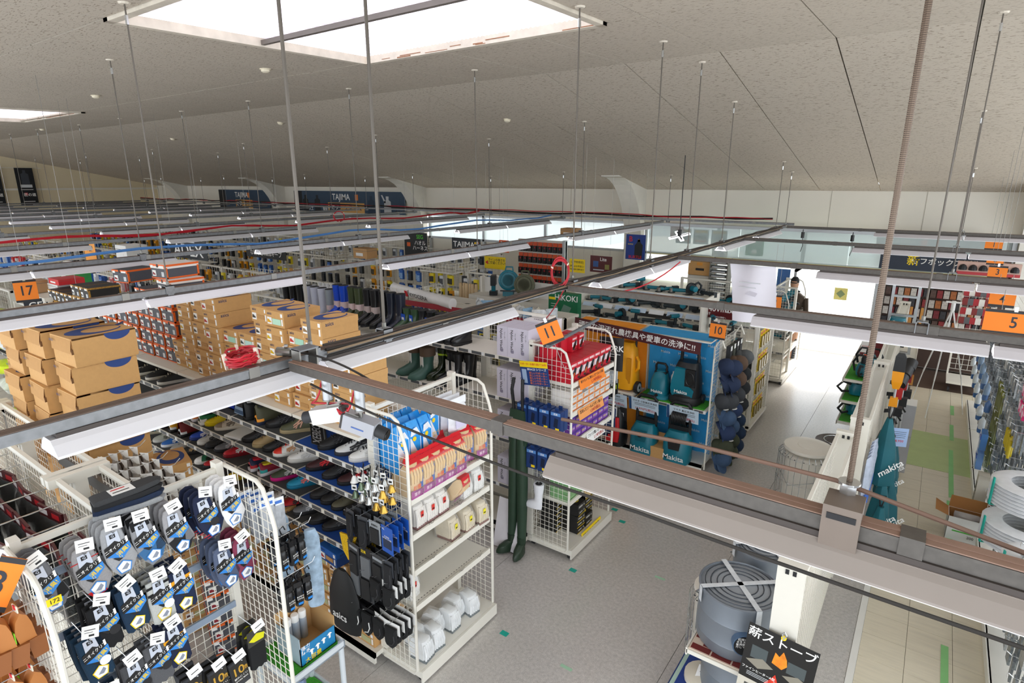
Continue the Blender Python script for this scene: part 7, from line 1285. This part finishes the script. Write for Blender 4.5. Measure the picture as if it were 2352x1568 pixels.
num_sign('5', 'large orange aisle sign 5 at the right edge', (.585, 6.0, 2.57), (1, .05, 0), 0, .38, .2)
num_sign('4', 'orange aisle sign 4 hanging just over the largest orange sign', (.565, 7.0, 2.60), (1, 0, 0), 0, .19, .15)
num_sign('3', 'orange aisle sign 3 deeper over the right rack', (.70, 10, 2.50), (1, 0, 0), 0, .2, .17)
num_sign('2', 'orange aisle sign 2 partly hidden by a right light rail', (.73, 11.2, 2.55), (1, 0, 0), 0, .2, .17)
num_sign('1', 'orange aisle sign 1 farthest on the right', (.78, 12.9, 2.62), (1, 0, 0), 0, .24, .17)
num_sign('6', 'large orange aisle sign cut by the right picture edge', (.78, 5.15, 2.15), (.7, 1, 0), 0, .3, .3)
num_sign('18', 'orange aisle sign cut by the left picture edge low down', (-2.86, .42, 2.12), (.55, 1, 0), -28, .2, .24)
# ---------------------------------------------------------------- hanging papers and posters
pp = E('paper_sheet', 'large white paper sheet hanging behind the second cross rail', 'paper'); q = MB(); n = 8
vs = [(-1.80+.46*i/n+.01*j, 6.6+.03*math.sin(i*.9+j*.4), 2.79-.62*j/n) for j in range(n+1) for i in range(n+1)]
q.add(vs, [(j*(n+1)+i+1, j*(n+1)+i, (j+1)*(n+1)+i, (j+1)*(n+1)+i+1) for j in range(n) for i in range(n)], M('#eceaf4', .6, var=.01)).build('sheet', pp, True)
MB(frame((-1.56, 6.565, 2.5), (1, 0, 0), (0, 0, 1))).box((-.12, .1, 0), (.1, .11, .001), PRICE).box((-.12, .05, 0), (.06, .058, .001), PRICE).add([(-.05, -.02, 0), (.06, -.04, 0), (.08, .0, 0), (.0, .02, 0)], [(0,1,2,3)], M('#d4d2de', .6)).box((-.1, -.15, 0), (.08, -.142, .001), PRICE).build('faint_print', pp)
def flat(name, label, cat, x, y, z, w, h, bg, items, u=(1, 0, 0)):
    e = sign_card(name, label, cat, frame((x, y, z), u, (0, 0, 1)), w, h, M(bg, .5) if isinstance(bg, str) else bg, items)
    if y < 13 and name not in ('dark_banner',): hang_wires(e, x, y, z+h/2, w, u)
    return e
LB_ = M('#c9dcea', .5, var=0); YT = M('#f4c91c', .5, var=0); OT = M('#e8641c', .5, var=0); GY = M('#7f8ea0', .5, var=.2)
flat('fashion_poster', 'blue poster of a person in a black hooded jacket with red letter', 'poster', -5.43, 12.3, 2.25, .46, .55, '#173a8c', [('t', 'B', -.12, .17, .16, RED), ('t', 'BURTLE', -.12, .06, .035, YEL), ('p', [(-.02, -.24), (.16, -.24), (.17, .05), (.12, .1), (.1, .17), (.05, .17), (.03, .1), (-.02, .04)], INK), ('p', [(.055, .12), (.095, .12), (.1, .18), (.05, .18)], M('#b98a6c', .6)), ('t', 'BURTLE', 0, -.22, .09, RED)])
flat('yellow_notice', 'yellow notice with black lettering left of the red cable coil', 'notice', -5.6, 10, 2.08, .34, .26, YEL, [('t', '[ご予約限定]', 0, .07, .05, INK), ('t', '購入はお早目に!', 0, -.01, .042, INK), ('t', '数量限定 在庫切あり', 0, -.07, .034, INK)])
flat('maroon_poster', 'maroon tool poster with a white script word', 'poster', -5.6, 11, 2.0, .5, .34, '#5b2326', [('t', 'Lite', .05, .1, .1, PAPER), ('r', -.12, .0, .12, .12, M('#3c5f9c', .5)), ('r', .14, -.05, .1, .1, M('#8f8a4c', .5)), ('r', -.05, -.12, .25, .02, PRICE)])
flat('money_poster', 'red and white discount poster on the shop window', 'poster', -5.1, 13.9, 2.5, .32, .32, '#b3272d', [('t', '¥', -.06, 0, .2, PAPER), ('t', '30', .1, -.05, .12, PAPER)])
flat('green_notice', 'green recruiting notice on the shop window', 'notice', -3.3, 13.9, 2.3, .38, .5, '#17935a', [('t', '友だち\n募集中', 0, .1, .1, PAPER), ('r', 0, -.16, .1, .1, PAPER)])
flat('price_board', 'white notice with numbers 20 on the shop window', 'notice', -4.05, 13.9, 2.1, .36, .5, '#eef0f4', [('t', '20', 0, -.1, .2, M('#3b5fae', .5)), ('t', '大特価', 0, .12, .08, GY)])
for i in range(3): flat('sale_sheet', 'pale blue sale sheet on the shop window, %s' % ORD[i], 'poster', -4.95+.42*i, 13.95, 2.4, .36, .34, LB_, [('r', 0, .12, .3, .05, YT), ('r', .02, 0, .2, .08, GY), ('r', 0, -.1, .28, .03, OT)])
# glass lamp cross
cl_ = E('cross_lamp', 'white cross shaped lamp with black centre hanging before the window posters', 'lamp', (-3.98, 11.0, 2.66)); X = Matrix.Rotation(RD(25), 4, 'X') @ Matrix.Rotation(RD(35), 4, 'Z')
for a in (0, 90): MB(X @ Matrix.Rotation(RD(a), 4, 'Z')).box((-.2, -.035, -.01), (.2, .035, .01), M('#ffffff', .4, var=0, emit=1.5)).box((-.17, -.012, -.012), (.17, .012, .012), DARK).build('arm', cl_)
MB().cyl((0, 0, -.02), (0, 0, .12), .035, DARK, 12).cyl((0, 0, .12), (0, 0, cz(11)-2.66), .008, DARK, 6).build('housing', cl_)
for i, (x, y) in enumerate(((-2.1, 12.4), (-1.25, 12.2))):
    e = E('spot_lamp', 'black spot lamp hanging from the entrance rail, %s' % ['left', 'right'][i], 'lamp', (x, y, 2.78)); MB().cyl((0, 0, -.16), (0, 0, -.05), .03, BLACK, 12).cyl((0, 0, -.05), (0, 0, 0), .008, BLACK, 6).build('body', e, True); MB().tube([(0, 0, -.16), (.02, 0, -.3), (-.01, .02, -.42)], .006, BLACK, 6).build('lead', e)
# banners on the back wall and the left wall
for nm, x0, x1 in (('long blue workwear banner on the back wall', -20.4, -14.4), ('blue workwear banner on the back wall left of the long one', -25.8, -22.0)):
    w = x1-x0; cx = (x0+x1)/2; it = [('r', -w/2+.25, 0, .5, .72, M('#12161d', .6)), ('t', 'TAJIMA', -w*.04, .16, .3, PAPER), ('r', w*.1, .16, .16, .2, M('#e07a2a', .5)), ('r', 0, -.2, w*.33, .34, M('#d9a45a', .5)), ('r', -w*.1, -.2, w*.1, .3, M('#1d2f4a', .5)), ('t', 'セフ', -w*.1, -.2, .22, PAPER), ('t', 'システム', w*.06, -.21, .24, M('#2a3b52', .5))]
    if w > 5:
        for px_, c_ in ((-2.3, '#0f141b'), (-1.6, '#141c28'), (1.35, '#22384f'), (2.15, '#c9ccd0')): it.append(('p', [(px_-.18, -.36), (px_+.18, -.36), (px_+.16, .05), (px_+.06, .1), (px_+.07, .22), (px_-.07, .22), (px_-.06, .1), (px_-.16, .05)], M(c_, .6)))
        it += [('p', [(1.85, .26), (1.92, .26), (2.08, .02), (2.02, -.02)], M('#c9ccd0', .6)), ('t', '大工', -2.0, -.28, .14, PAPER), ('t', '電設工', -1.1, -.28, .14, PAPER), ('t', 'カナ', 2.75, -.22, .3, M('#1d2a3a', .5))]
    flat('wall_banner', nm, 'banner', cx, 14.14, 2.95, w, .74, '#27425c', it)
for i, y in enumerate((7.85, 8.95)): sign_card('wall_poster', 'black hanging poster with white figure on the far left wall, %s' % ['left', 'right'][i], 'poster', frame((XL+.2, y, 3.45), (0, 1, 0), (0, 0, 1)), .62, 1.5, M('#0e1218', .5), [('p', [(-.14, .1), (.14, .1), (.13, .5), (.05, .55), (.05, .66), (-.05, .66), (-.05, .55), (-.13, .5)], M('#3a3f48', .6)), ('r', 0, .02, .4, .12, PRICE), ('r', -.06, -.3, .1, .1, RED), ('t', '匠の道', .06, -.34, .14, PAPER), ('r', 0, -.12, .42, .02, PAPER), ('r', 0, -.6, .4, .02, PAPER)])
props(MB().tube(sag((XL+.15, 5, 4.25), (XL+.15, 9.6, 4.2), .02), .008, WHITE, 5).build('poster_wire'), 'thin wire carrying the black posters on the left wall', 'wire')
# ---------------------------------------------------------------- far aisles: gondola rows with hanging packs
PKC = [('#e9ebee', '#c9ced4', 'white'), ('#d9dde2', '#55595f', 'pale grey'), ('#22252a', '#3b3f46', 'black'), ('#2f63b5', '#8fb4e0', 'blue'), ('#c92a2f', '#e8c9c9', 'red'), ('#f0a51e', '#40392c', 'orange'), ('#2f8f4a', '#cfe0d0', 'green'), ('#f2dc2a', '#3c3a30', 'yellow')]
PK = []
for c1, c2, nm in PKC:
    P = Proto('hanging_pack', 'pack'); P.part('pack', MB().box((-.05, -.004, -.2), (.05, 0, 0), M(c1, .4, var=.05)).box((-.04, -.03, -.18), (.04, -.004, -.06), M(c2, .3, var=.25, scale=40)).box((-.03, -.006, -.045), (.03, -.004, -.015), M(c2, .5))); PK.append((P, nm))
counts = {}
def NTH(k): return ORD[k] if k < 20 else 'twenty-'+ORD[k-20]
def far_row(y, x_hi, x_lo, H, where, weights, tiers=2, step=.92, pk=6, cut=-12.6, top=None, back=False):
    x = x_hi; k = 0
    stuff = MB()
    while x-step > x_lo:
        e = E('wire_gondola', 'white wire gondola in the far row %s, %s from the aisle' % (where, NTH(k)), 'gondola', (0, 0, 0), group='gondolas of the far row %s' % where)
        x0 = x-step+.02; x1 = x
        MB().box((x0, y-.04, .05), (x0+.04, y+.04, H), IVORY).box((x1-.04, y-.04, .05), (x1, y+.04, H), IVORY).box((x0, y-.02, H-.03), (x1, y+.02, H), IVORY).build('frame', e)
        MB().grid((x0+.04, y, .5), (x1-x0-.08, 0, 0), (0, 0, H-.53), 8, int((H-.5)/.1), .006, WIRE).build('back_grid', e)
        MB().box((x0, y-.45, .06), (x1, y+.45, .12), IVORY).box((x0, y-.3, .8), (x1, y+.3, .82), IVORY).build('shelf', e)
        if (k*3+int(y)) % 4 == 0: MB().box((x0, y-.4, H-.02), (x1, y+.4, H), IVORY).grid((x0, y-.4, H), (x1-x0, 0, 0), (0, 0, .18), 10, 3, .006, WIRE).grid((x1, y-.4, H), (0, .8, 0), (0, 0, .18), 8, 3, .006, WIRE).build('top_basket', e)
        base = weights[(k*5+int(y*3)) % len(weights)]
        for t in range(tiers):
            for i in range(pk):
                c = base if (i+t) % 3 else weights[(k+i+t) % len(weights)]
                px = x0+.08+i*(x1-x0-.12)/pk+.02; pz = H-.08-.3*t+rr(-.02, .02); py = y-.14-.1*(i % 2)
                if x > cut and sum(counts.values()) < 300:
                    counts[c] = counts.get(c, 0)+1; P, nm = PK[c]
                    P.put((px, py, pz), 'small %s pack, %s tier, %s, gondola %s %s' % (nm, ['top', 'second', 'third'][t], ORD[i], NTH(k), where), rr(-.3, .3), '%s packs in the far row %s' % (nm, where), scale=(1.1, 2.4, 1.15))
                else: stuff.box((px-.05, py-.05, pz-.2), (px+.05, py, pz), M(PKC[c][0], .4, var=.05)).box((px-.04, py-.06, pz-.18), (px+.04, py-.05, pz-.06), M(PKC[c][1], .3, var=.25, scale=40))
        x -= step; k += 1
    if stuff.v: props(stuff.build('distant_packs'), 'many small packs hanging in the distant part of the row %s' % where, 'packs', kind='stuff')
far_row(1.1, -6.8, -26, 1.95, 'behind sign 17', [0, 1, 5, 4, 0, 2])
far_row(2.95, -12.0, -27, 1.95, 'behind the black shoe boxes', [0, 0, 2, 1, 6, 0])
far_row(4.95, -8.5, -27, 1.95, 'behind the yellow banded boots', [0, 1, 0, 3, 4, 2])
far_row(7.2, -4.2, -27, 1.75, 'behind the tall boots', [0, 5, 2, 1, 3, 7, 2], tiers=3)
far_row(9.4, -7.0, -27, 1.85, 'below the blue wall banners', [2, 5, 3, 7, 1, 2], tiers=3)
far_row(11.6, -8.6, -27, 1.95, 'near the shop window', [2, 3, 7, 2, 1], tiers=2)
# bigger things standing out over the far aisles
flat('brand_board', 'black board with white letters ADEX above the far racks', 'sign', -12.4, 6.0, 2.32, 1.5, .38, '#22262c', [('t', 'ADEX', 0, -.03, .34, PAPER, 1.3), ('r', 0, .15, .6, .02, PRICE)])
flat('price_board', 'orange card reading TOP above the far left racks', 'sign', -11.6, 4.0, 2.5, .45, .32, '#f39a1e', [('t', 'TOP', 0, .06, .14, INK), ('r', 0, -.04, .35, .012, INK)])
flat('brand_board', 'black lamp maker board with white letters at the far left', 'sign', -9.0, 2.62, 2.16, .62, .16, '#1d2430', [('t', 'GENTOS', -.05, 0, .1, PAPER, 1.1), ('r', .24, -.04, .1, .05, OT)], u=(.3, 1, 0))
flat('brand_board', 'black board with orange square reading TAJIMA over the tool aisle', 'sign', -8.3, 9.9, 2.33, .8, .28, '#22262c', [('t', 'TAJIMA', -.06, 0, .17, PAPER, 1.1), ('r', .32, .02, .07, .1, OT), ('r', .26, .02, .05, .1, YT)])
flat('harness_board', 'black panel with green and white lettering in the middle distance', 'sign', -10.8, 10.9, 2.1, .8, .62, '#15181a', [('t', 'SEG', .15, .2, .14, M('#4fd02a', .5, var=0)), ('t', 'ハオル\nハーネス', .15, -.02, .13, PAPER), ('r', -.25, .0, .12, .1, OT)])
flat('keep_board', 'long black sign reading 100 percent keep over the far aisle', 'sign', -11.9, 7.4, 2.13, 1.5, .2, '#1a1c20', [('t', 'な明るさ100%キープ', 0, 0, .13, PAPER)])
flat('yellow_notice', 'yellow notice with red arrow in the tool aisle', 'notice', -8.2, 10.8, 1.85, .6, .28, YEL, [('t', 'ラインの長さを\nご確認ください!', .05, .03, .07, INK), ('p', [(-.28, 0), (-.2, .05), (-.2, -.05)], RED)])
ky = E('brand_roller', 'long white roller sign reading KYOCERA on the red edged gondola', 'sign', (0, 0, 0)); a, b = Vector((-7.45, 6.95, 1.9)), Vector((-5.95, 6.75, 1.83)); MB().cyl(a, b, .085, M('#f2f1f2', .4), 20).build('roller', ky, True); d = (b-a).normalized(); MB(frame((a+b)/2+Vector((0, -.0865, .0)), d, (0, -.3, 1))).text('KYOCERA', .1, Matrix.Translation((.02, -.005, .018)), INK).box((-.33, -.05, .016), (-.26, .05, .018), RED).build('lettering', ky)
rc = E('wire_gondola', 'gondola with dark red edge strip under the white roller sign', 'gondola'); MB().box((-7.9, 6.75, 1.70), (-4.2, 7.6, 1.74), IVORY).box((-7.9, 6.73, 1.70), (-4.2, 6.75, 1.78), M('#9c1f30', .5)).box((-7.9, 6.8, .1), (-7.86, 7.5, 1.7), IVORY).box((-4.24, 6.8, .1), (-4.2, 7.5, 1.7), IVORY).build('top_shelf', rc)
for i in range(14): props(pillow(.2, .16, .1, M(['#e9edf0', '#cfd8de', '#8fb6d6', '#e4e0d2'][i % 4], .15, var=.25, scale=20)).build('clear_parcel', None, True, loc=(-5.6+.1*i, 6.6+rr(-.1, .1)+.3, 1.92), rz=rr(0, 3)), 'crumpled clear parcel heaped right of the roller sign, %s' % ORD[i], 'parcel', 'crumpled clear parcels')
wp_ = E('partition_panel', 'white partition panel left of the teal fan', 'panel'); MB().box((-6.95, 8.80, .1), (-5.2, 8.84, 1.9), M('#f0efec', .5)).box((-6.98, 8.72, .1), (-6.93, 8.83, 1.92), IVORY).box((-7.0, 8.4, .1), (-5.2, 8.8, 1.62), PERF).build('panel', wp_)
for i in range(6): props(MB().lathe([(.03, -.85), (.045, -.5), (.03, 0)], M('#d9bf98', .7, var=.1), 8).build('cloth_roll', None, True, loc=(-7.45+.075*i, 8.7+.02*(i % 2), 1.75)), 'beige cloth roll hanging beside the white partition, %s from the left' % ORD[i], 'roll', 'beige cloth rolls')
# red tool board by the window
rb = E('tool_board', 'tall board full of black and orange tool packs by the shop window', 'board'); MB().box((-8.4, 12.02, .3), (-7.05, 12.08, 2.3), PERF).build('panel', rb); MB().box((-7.12, 11.98, .3), (-7.05, 12.1, 2.32), ALU).build('side_frame', rb)
P1 = Proto('tool_pack', 'pack'); P1.part('card', MB().box((-.06, -.01, -.06), (.06, 0, .03), M('#e0562a', .4))); P1.part('tool', MB().box((-.05, -.05, -.2), (.05, -.0, -.06), M('#1c1c1f', .4, var=.3, scale=40)).box((.0, -.055, -.12), (.03, -.05, -.08), M('#b8202a', .4)))
for r in range(4):
    for c in range(9): P1.put((-8.3+.14*c, 12.0, 2.22-.27*r), 'black and orange tool pack on the window board, row %s, %s' % (ORD[r], ORD[c]), 0, 'tool packs on the window board')
orx = flat('orange_badge', 'orange square badge with white X by the tool board', 'sign', -8.75, 11.9, 2.1, .3, .3, '#f05a1e', [('t', 'X', 0, 0, .3, PAPER)])
# counter area
ct_ = E('sales_counter', 'white sales counter with dark front near the window posters', 'counter', (0, 0, 0)); MB().box((-5.6, 13.0, .95), (-3.2, 13.6, 1.0), WHITE).build('top', ct_); MB().box((-5.6, 13.02, .1), (-3.2, 13.06, .95), M('#3a3a3d', .5)).box((-5.6, 13.06, .1), (-3.2, 13.58, .94), M('#d9d8d3', .6)).build('body', ct_)
cbx = E('kraft_carton', 'kraft carton with black label stacked high behind the tools', 'box', (-4.05, 12.7, 1.9)); MB().box((-.24, -.16, -.18), (.24, .16, .1), KRAFT).box((-.24, -.16, -1.8), (.24, .16, -.19), M('#d2cfc6', .6)).build('carton', cbx); MB().box((-.08, -.163, -.08), (.1, -.16, -.03), INK).box((-.06, -.163, .03), (.06, -.16, .09), M('#e09a3c', .6)).build('print', cbx)
dr_ = E('drawer_rack', 'grey steel rack of document trays beside the kraft carton', 'rack', (-3.62, 12.6, 0))
MB().box((-.19, -.15, .3), (-.17, .15, 2.1), M('#7d7972', .5, .3)).box((.17, -.15, .3), (.19, .15, 2.1), M('#7d7972', .5, .3)).build('frame', dr_)
for i in range(12): MB().box((-.17, -.15, .95+.095*i), (.17, .15, .97+.095*i), M('#8d8981', .5, .3)).box((-.15, -.13, .97+.095*i), (.13, .12, .99+.095*i), PRICE).build('tray', dr_)
reg = E('cash_register', 'white cash register with blue display on the sales counter', 'register', (-3.4, 13.1, 1.0)); MB().box((-.2, -.18, 0), (.2, .18, .12), M('#dfe0e0', .5)).build('drawer', reg); MB().add([(-.15, -.1, .12), (.15, -.1, .12), (.15, .08, .3), (-.15, .08, .3), (.15, .1, .12), (-.15, .1, .12)], [(0,1,2,3), (2,4,5,3)], M('#c9ced2', .4)).box((-.1, .06, .3), (.1, .1, .4), M('#2f6fb8', .4)).build('display', reg)
pe = E('person', 'person in brown coat and dark cap bending by the entrance tool racks', 'person', (-2.22, 12.98, 0))
sk = M('#c99a7c', .6); co = M('#4a3d30', .8)
bm = MB().loft([[(cx+rx*math.cos(t*2*math.pi/14), cy+ry*math.sin(t*2*math.pi/14), z) for t in range(14)] for z, cx, cy, rx, ry in ((.0, 0, 0, .16, .11), (.5, 0, 0, .17, .12), (.9, 0, 0, .19, .13), (1.15, 0, 0, .18, .12), (1.38, 0, -.02, .22, .12), (1.46, 0, -.03, .12, .09), (1.5, 0, -.04, .055, .06), (1.56, 0, -.05, .06, .07), (1.64, 0, -.06, .078, .095), (1.72, 0, -.055, .075, .09), (1.77, 0, -.05, .04, .05))], sk)
bm.build('body', pe, True)
MB().loft([[(cx+rx*math.cos(t*2*math.pi/14), cy+ry*math.sin(t*2*math.pi/14), z) for t in range(14)] for z, cx, cy, rx, ry in ((.85, 0, 0, .21, .15), (1.15, 0, 0, .2, .14), (1.4, 0, -.02, .235, .135), (1.48, 0, -.03, .12, .1))], co).tube([(.22, -.02, 1.38), (.27, -.08, 1.12), (.2, -.28, 1.0)], [.06, .052, .04], co, 8).tube([(-.22, -.02, 1.38), (-.27, -.08, 1.12), (-.2, -.28, 1.0)], [.06, .052, .04], co, 8).build('coat', pe, True)
MB().loft([[(rx*math.cos(t*2*math.pi/14), -.05+rx*1.15*math.sin(t*2*math.pi/14), z) for t in range(14)] for z, rx in ((1.69, .082), (1.75, .08), (1.8, .04))], INK).box((-.06, -.2, 1.69), (.06, -.1, 1.7), INK).build('cap', pe, True)
for s in (-1, 1): MB().loft([[(s*.09+.08*math.cos(t*2*math.pi/10), .09*math.sin(t*2*math.pi/10), z) for t in range(10)] for z in (.02, .5, .88)], M('#2a2e38', .8)).build('trouser_leg', pe, True)
# right of the entrance
flat('navy_banner', 'navy banner with yellow and white Japanese lettering right of the entrance', 'banner', .0, 13.3, 2.22, 1.7, .34, '#263040', [('t', '新', -.32, .0, .2, YEL), ('t', 'セフボックス誕生!!', .2, .0, .13, PAPER)])
flat('navy_banner', 'dark banner reading TAJIMA above the navy banner', 'banner', -.05, 13.9, 2.52, 1.9, .22, '#222a36', [('t', 'TAJIMA', -.5, 0, .13, PAPER), ('r', -.16, 0, .1, .1, OT)])
flat('dark_banner', 'dark brown strip banner with white kana beside the entrance goods', 'banner', -.25, 11.2, 2.07, .62, .1, '#2c2722', [('t', 'セフで装着 セフで', 0, 0, .065, PAPER)])
ha = Proto('helmet_pack', 'pack'); ha.part('box', MB().box((-.08, -.05, -.1), (.08, .05, .12), M('#c9a698', .5))); ha.part('helmet', MB().lathe([(.06, -.02), (.06, .02), (.04, .06), (.01, .075)], INK, 10, c=(0, -.06, 0), cap=False)); ha.part('red_base', MB().box((-.08, -.055, -.1), (.08, -.05, -.05), M('#b5343a', .5)))
for i in range(6): ha.put((.42+.14*i, 12.9, 2.2), 'pink boxed pack with black item on the far right wall, %s' % ORD[i], 0, 'boxed packs on the far right wall')
tr_ = E('steel_trolley', 'grey trolley wheeled base on the dark matting', 'trolley', (.75, 13.0, 0)); MB().box((-.25, -.3, .16), (.25, .3, .2), IVORY).build('deck', tr_); [MB().cyl((a-.015, b, .05), (a+.015, b, .05), .05, DARK, 12).build('wheel', tr_) for a in (-.2, .2) for b in (-.25, .25)]; MB().box((-.25, .27, .2), (-.22, .3, 1.9), IVORY).box((.22, .27, .2), (.25, .3, 1.9), IVORY).grid((-.22, .29, .3), (.44, 0, 0), (0, 0, 1.55), 5, 16, .006, WIRE).build('upright', tr_)
for i in range(24): props(MB().box((-.04, -.02, -.12), (.04, 0, 0), M(['#a3262e', '#d9d5ce', '#7d2a2a', '#5a5a5e'][i % 4], .4, var=.2)).build('small_card_pack', None, loc=(.56+.08*(i % 6), 13.24, 1.8-.17*(i//6))), 'small carded pack beyond the tripod, row %s, %s' % (ORD[i//6], ORD[i % 6]), 'pack', 'carded packs beyond the tripod')
tp = E('tripod', 'white metal tripod standing on the dark matting', 'tripod', (.35, 11.4, 0)); [MB().cyl((0, 0, 1.75), (.3*math.cos(a), .3*math.sin(a), .6), .012, WHITE, 6).cyl((.3*math.cos(a), .3*math.sin(a), .6), (.42*math.cos(a), .42*math.sin(a), .004), .009, WHITE, 6).build('leg', tp) for a in (.3, 2.4, 4.5)]; MB().cyl((0, 0, 1.7), (0, 0, 1.85), .03, WHITE, 10).box((-.1, -.03, 1.82), (.1, .03, 1.84), WHITE).build('head', tp)
wd = E('wooden_dolly', 'light wooden dolly on castors at the edge of the tiles', 'dolly', (-.12, 12.7, 0)); wdm = M('#c78d45', .6, var=.12, scale=10); [MB().box((-.14+.1*i, -.25, .12), (-.06+.1*i, .25, .15), wdm).build('slat', wd) for i in range(3)]; MB().box((-.14, -.25, .09), (.14, -.19, .12), wdm).box((-.14, .19, .09), (.14, .25, .12), wdm).box((-.1, -.2, .15), (-.06, -.16, 1.5), wdm).box((.06, -.2, .15), (.1, -.16, 1.5), wdm).box((-.1, -.2, .8), (.1, -.17, .88), wdm).build('frame', wd); [MB().cyl((a-.012, b, .045), (a+.012, b, .045), .045, STEEL, 12).build('wheel', wd) for a in (-.1, .1) for b in (-.2, .2)]
lt = E('teal_backpack_blower', 'teal blower leaning by the ladder at the entrance end', 'blower', (-.32, 10.75, 1.2)); MB().loft([rrect(.28, .22, .0), rrect(.3, .24, .2), rrect(.2, .16, .42)], TL).build('body', lt, True); MB().cyl((.1, -.1, .3), (-.22, -.3, .02), .045, DG, 12).build('blower_tube', lt, True); MB().box((-.14, -.12, -.02), (.14, .12, .0), KB_).build('base', lt)
ld = E('step_ladder', 'white step ladder folded beside the entrance', 'ladder', (-.28, 11.0, .1)); [MB().box((-.02+s*.17, -.03, 0), (.02+s*.17, .03, 2.1), ALU).build('rail', ld) for s in (-1, 1)]; [MB().box((-.15, -.04, .3*i), (.15, .04, .3*i+.03), ALU).build('step', ld) for i in range(1, 7)]
vn = E('door_poster', 'tall blue and white poster beside the glass door', 'poster'); MB().box((-2.62, 13.2, .9), (-2.38, 13.22, 1.9), M('#3f6fae', .5, var=.2, scale=4)).build('card', vn)
# cartons and wire baskets that top the left racks
for i, (x, y, z, w, d, h, c_, nm) in enumerate(((-9.25, 2.85, 2.25, .35, .3, .12, '#e3e5e4', 'white carton with blue oval'), (-9.2, 2.85, 2.37, .34, .29, .07, '#d8262c', 'red carton'), (-9.55, 2.6, 2.25, .25, .22, .16, '#a9825a', 'brown carton'), (-11.2, 3.6, 2.05, .4, .3, .3, '#2f9a4a', 'green reel case'), (-13.5, 5.4, 2.05, .5, .4, .35, '#f1f1ef', 'white lidded bin'), (-6.9, 12.0, 2.42, .4, .3, .2, '#b98a56', 'kraft carton'), (-10.4, 8.9, 2.0, .45, .3, .22, '#c79a66', 'kraft carton with tape'))):
    e = E('carton', '%s standing on top of the far racks, %s' % (nm, ['left of the black boxes', 'above the white carton', 'beside the white carton', 'near the TOP card', 'before the board', 'near the window', 'below the long banner'][i]), 'box', (x, y, z)); MB().box((-w/2, -d/2, 0), (w/2, d/2, h), M(c_, .5)).build('body', e); MB().box((-w/2-.002, -d/2-.002, h*.75), (w/2+.002, d/2+.002, h*.78), M('#7d7468', .6)).box((-w*.3, -d/2-.004, h*.25), (w*.2, -d/2, h*.55), PAPER).build('label', e)
MB_ = MB().box((-9.8, 2.5, 2.2), (-8.95, 3.1, 2.245), IVORY).box((-9.78, 2.55, .1), (-9.74, 3.05, 2.2), IVORY).box((-9.02, 2.55, .1), (-8.98, 3.05, 2.2), IVORY); props(MB_.build('shelf_frame'), 'white shelf frame carrying the lamp maker board at the far left', 'shelf')
for i in range(9): props(pillow(.36, .26, .14, M(['#c3d61a', '#d4e04a', '#e9eef0', '#c9d92a'][i % 4], .25, var=.3, scale=12)).build('vest_bag', None, True, loc=(-6.15-.12*(i % 3), 1.35+.13*(i % 2), 1.75+.1*i), rot=(RD(75+rr(-12, 12)), 0, rr(-.5, .5))), 'bagged lime safety vest in the pile left of the boot boxes, %s from below' % ORD[i], 'bag', 'bagged lime vests')
P = Proto('spray_can', 'can'); cans = {}
for nm, c_, k_ in (('white', '#e6e8ea', '#d0d3d6'), ('yellow', '#efc21a', '#f1f1ee'), ('blue', '#2a6fc9', '#e9eef2')):
    P = Proto('spray_can', 'can'); P.part('can', MB().lathe([(.032, 0), (.033, .17), (.02, .185)], M(c_, .3), 12), True); P.part('cap', MB().lathe([(.025, .18), (.025, .22), (.001, .222)], M(k_, .4), 12), True); cans[nm] = P
for i in range(16): nm = ['white', 'white', 'blue', 'yellow'][i//4]; cans[nm].put((-7.3+.09*i, 5.35+.0*i, 2.0), '%s spray can in the row behind the tall boots, %s from left' % (nm, ORD[i]), 0, 'spray cans behind the tall boots')

dw = E('goods_wall', 'brown display wall crowded with small packs right of the entrance', 'display'); MB().box((-.72, 14.02, .05), (1.15, 14.1, 2.3), M('#4d3b33', .7)).build('panel', dw)
for r in range(8):
    for c in range(17): props(MB().box((-.045, -.05, -.15), (.045, 0, 0), M(['#8d2f32', '#d6d0c8', '#5d4740', '#b06a3a', '#3b3b40', '#c9c2ba', '#7a2730'][(r*3+c*5) % 7], .5, var=.25, scale=30)).build('wall_pack', None, loc=(-.66+.106*c, 14.0, 2.22-.2*r)), 'small pack on the brown display wall, row %s, %s from the left' % (ORD[r], ORD[c]), 'pack', 'packs on the brown display wall')
